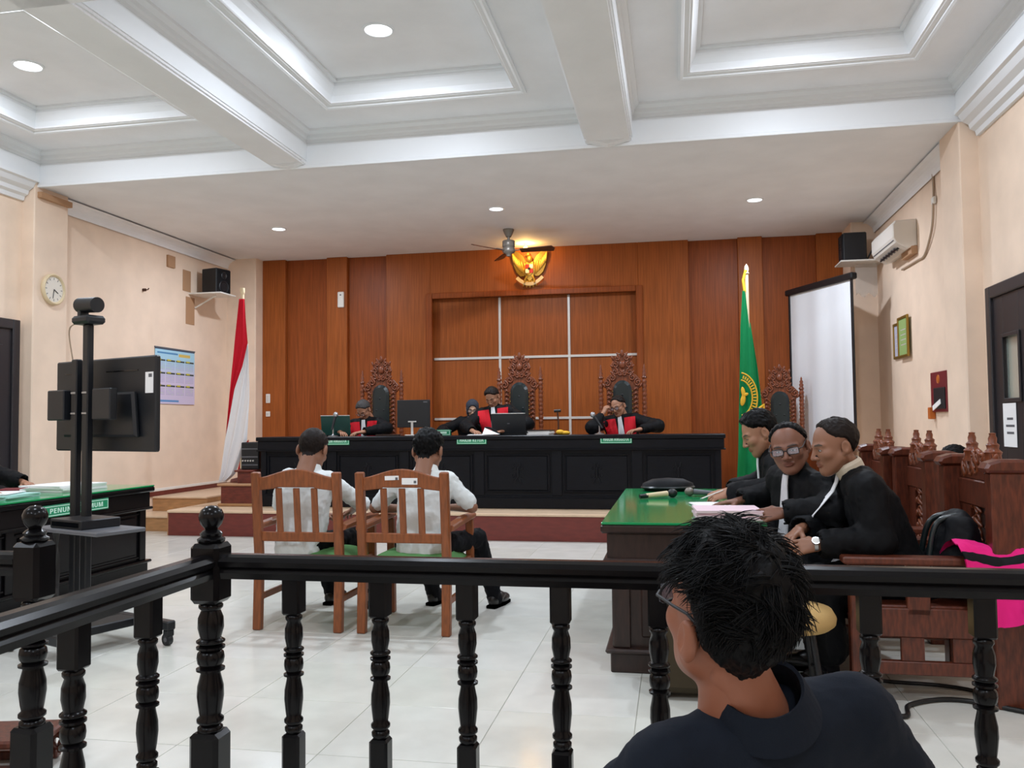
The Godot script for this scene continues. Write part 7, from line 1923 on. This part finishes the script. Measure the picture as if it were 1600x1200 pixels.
	t = thing("red_booklet", "dark red booklet lying on the prosecutor's papers", "booklet", Vector3(-5.02, ty + 0.043, -5.72), 0.4); slab("cover", "dark_red_board", t, Vector3(-0.08, 0, -0.1), Vector3(0.08, 0.01, 0.1), 0.002); slab("pages", "paper", t, Vector3(-0.076, 0.002, -0.096), Vector3(0.084, 0.008, 0.096))
	papers("tall_papers", "broad white paper pile behind the display stand uprights", Vector3(-5.0, ty, -6.25), Vector3(0.42, 0.05, 0.5), -0.1, "paper", 4)
	# bag and vest on the near carved armchair
	t = thing("black_bag", "black backpack standing on the carved armchair above the pink vest", "bag", Vector3(1.3, 0.44, -4.44), -PI / 2)
	var sd := SDF.new(Vector3(-0.3, -0.02, -0.2), Vector3(0.3, 0.55, 0.25), 0.012)
	sd.ell(Vector3(0, 0.16, 0), Vector3(0.2, 0.16, 0.12), 0.05); sd.ell(Vector3(0.02, 0.3, -0.02), Vector3(0.14, 0.12, 0.09), 0.05); sd.ell(Vector3(-0.12, 0.1, 0.05), Vector3(0.1, 0.1, 0.08), 0.04)
	var no := FastNoiseLite.new(); no.seed = 4; no.frequency = 7.0
	g = G.new(); sd.mesh_into(g, Transform3D(), func(p: Vector3) -> float: return 0.02 * no.get_noise_3dv(p)); put(g, "body", M.bag_black, t)
	for x in [-0.05, 0.06]:
		g = G.new(); g.tube(bezier([Vector3(x, 0.4, -0.02), Vector3(x, 0.36, 0.08), Vector3(x * 1.2, 0.22, 0.12), Vector3(x * 1.4, 0.08, 0.13)], 5), 0.014, 6); put(g, "strap", M.black_leather, t)
	vest()
	# floor things
	t = thing("olive_suitcase", "olive brown soft suitcase standing beside the green table", "suitcase", Vector3(0.07, 0, -4.16), 0.06)
	g = G.new(); var poly := PackedVector2Array()
	for k in 24:
		var a := TAU * k / 24
		poly.append(Vector2(signf(cos(a)) * pow(absf(cos(a)), 0.35) * 0.2, 0.24 + signf(sin(a)) * pow(absf(sin(a)), 0.35) * 0.21))
	g.prism(poly, 0.2, 0.035); put(g, "shell", M.olive_bag, t)
	g = G.new(); g.tube(bezier([Vector3(-0.08, 0.44, 0), Vector3(-0.05, 0.5, 0), Vector3(0.05, 0.5, 0), Vector3(0.08, 0.44, 0)], 5), 0.012, 6); put(g, "handle", M.bag_black, t)
	for x in [-0.14, 0.14]:
		g = G.new(); g.cyl(Vector3(x, 0.025, -0.05), Vector3(x, 0.025, 0.05), 0.025, 12); put(g, "wheel", M.black_plastic, t)
	t = thing("floor_cable", "black cable looping over the floor under the carved armchair", "cable")
	g = G.new(); g.tube(bezier([Vector3(0.75, 0.012, -4.05), Vector3(0.95, 0.012, -3.98), Vector3(1.02, 0.012, -4.15), Vector3(1.25, 0.012, -4.25), Vector3(1.55, 0.012, -4.08), Vector3(1.8, 0.012, -3.95), Vector3(2.3, 0.012, -4.1), Vector3(2.55, 0.012, -4.0)], 8), 0.011, 6); put(g, "wire", M.cable_black, t)
	t = thing("floor_cable", "second black cable running straight over the floor beside the first", "cable")
	g = G.new(); g.tube(bezier([Vector3(0.7, 0.01, -4.6), Vector3(1.0, 0.01, -4.5), Vector3(1.3, 0.01, -4.45), Vector3(1.7, 0.01, -4.2), Vector3(2.4, 0.01, -4.3)], 8), 0.009, 6); put(g, "wire", M.cable_black, t)

func vest() -> void:
	var t := thing("pink_vest", "bright pink vest with black stripes draped over the carved armchair", "vest", Vector3(1.4, 0.0, -4.21))
	# cloth draped over the near arm: grid over a curve, thick, with folds
	var rows := 26; var cols := 24; var grid := []
	var no := FastNoiseLite.new(); no.seed = 21; no.frequency = 4.0
	for j in rows + 1:
		var f := float(j) / rows
		var row := []
		for i in cols + 1:
			var u := float(i) / cols
			# up from the seat, over the arm rail, hanging outside
			var prof := [Vector2(-0.2, 0.56), Vector2(-0.13, 0.66), Vector2(-0.08, 0.71), Vector2(-0.03, 0.735), Vector2(0.03, 0.72), Vector2(0.075, 0.68), Vector2(0.09, 0.6), Vector2(0.1, 0.5), Vector2(0.105, 0.42)]
			var k := f * (prof.size() - 1); var a := int(minf(k, prof.size() - 2)); var q: Vector2 = prof[a].lerp(prof[a + 1], k - a)
			var x := lerpf(-0.2 + 0.09 * f, 0.24, u)
			var wv := 0.022 * sin(u * 9.0 + f * 3.0) + 0.02 * no.get_noise_2d(u * 2.0, f * 2.0)
			row.append(Vector3(x, q.y + 0.012 * sin(u * 7.0) + wv * 0.4 - 0.05 * f * f * sin(u * 5.0), q.x + maxf(wv, -0.005) * f))
		grid.append(row)
	for band in 5:
		var g := G.new()
		var j0: int = [0, 8, 10, 15, 17][band]; var j1: int = [8, 10, 15, 17, 26][band]
		for j in range(j0, j1):
			for i in cols:
				var p: Array = [grid[j][i], grid[j][i + 1], grid[j + 1][i + 1], grid[j + 1][i]]
				var ns := []
				for e in [[j, i], [j, i + 1], [j + 1, i + 1], [j + 1, i]]:
					var du: Vector3 = grid[e[0]][mini(e[1] + 1, cols)] - grid[e[0]][maxi(e[1] - 1, 0)]
					var dv: Vector3 = grid[mini(e[0] + 1, rows)][e[1]] - grid[maxi(e[0] - 1, 0)][e[1]]
					ns.append(dv.cross(du).normalized())
				var s := -1.0 if ns[0].y < 0 and j < 14 else 1.0
				for m in [0.0, -0.006]:
					var o: Array = []
					for e in 4: o.append(p[e] + ns[e] * s * m)
					var sg := s if m == 0.0 else -s
					g.squad(o[0], o[1], o[2], o[3], ns[0] * sg, ns[1] * sg, ns[2] * sg, ns[3] * sg)
		put(g, "stripe" if band % 2 == 1 else "cloth", M.bag_black if band % 2 == 1 else M.pink_vest, t)
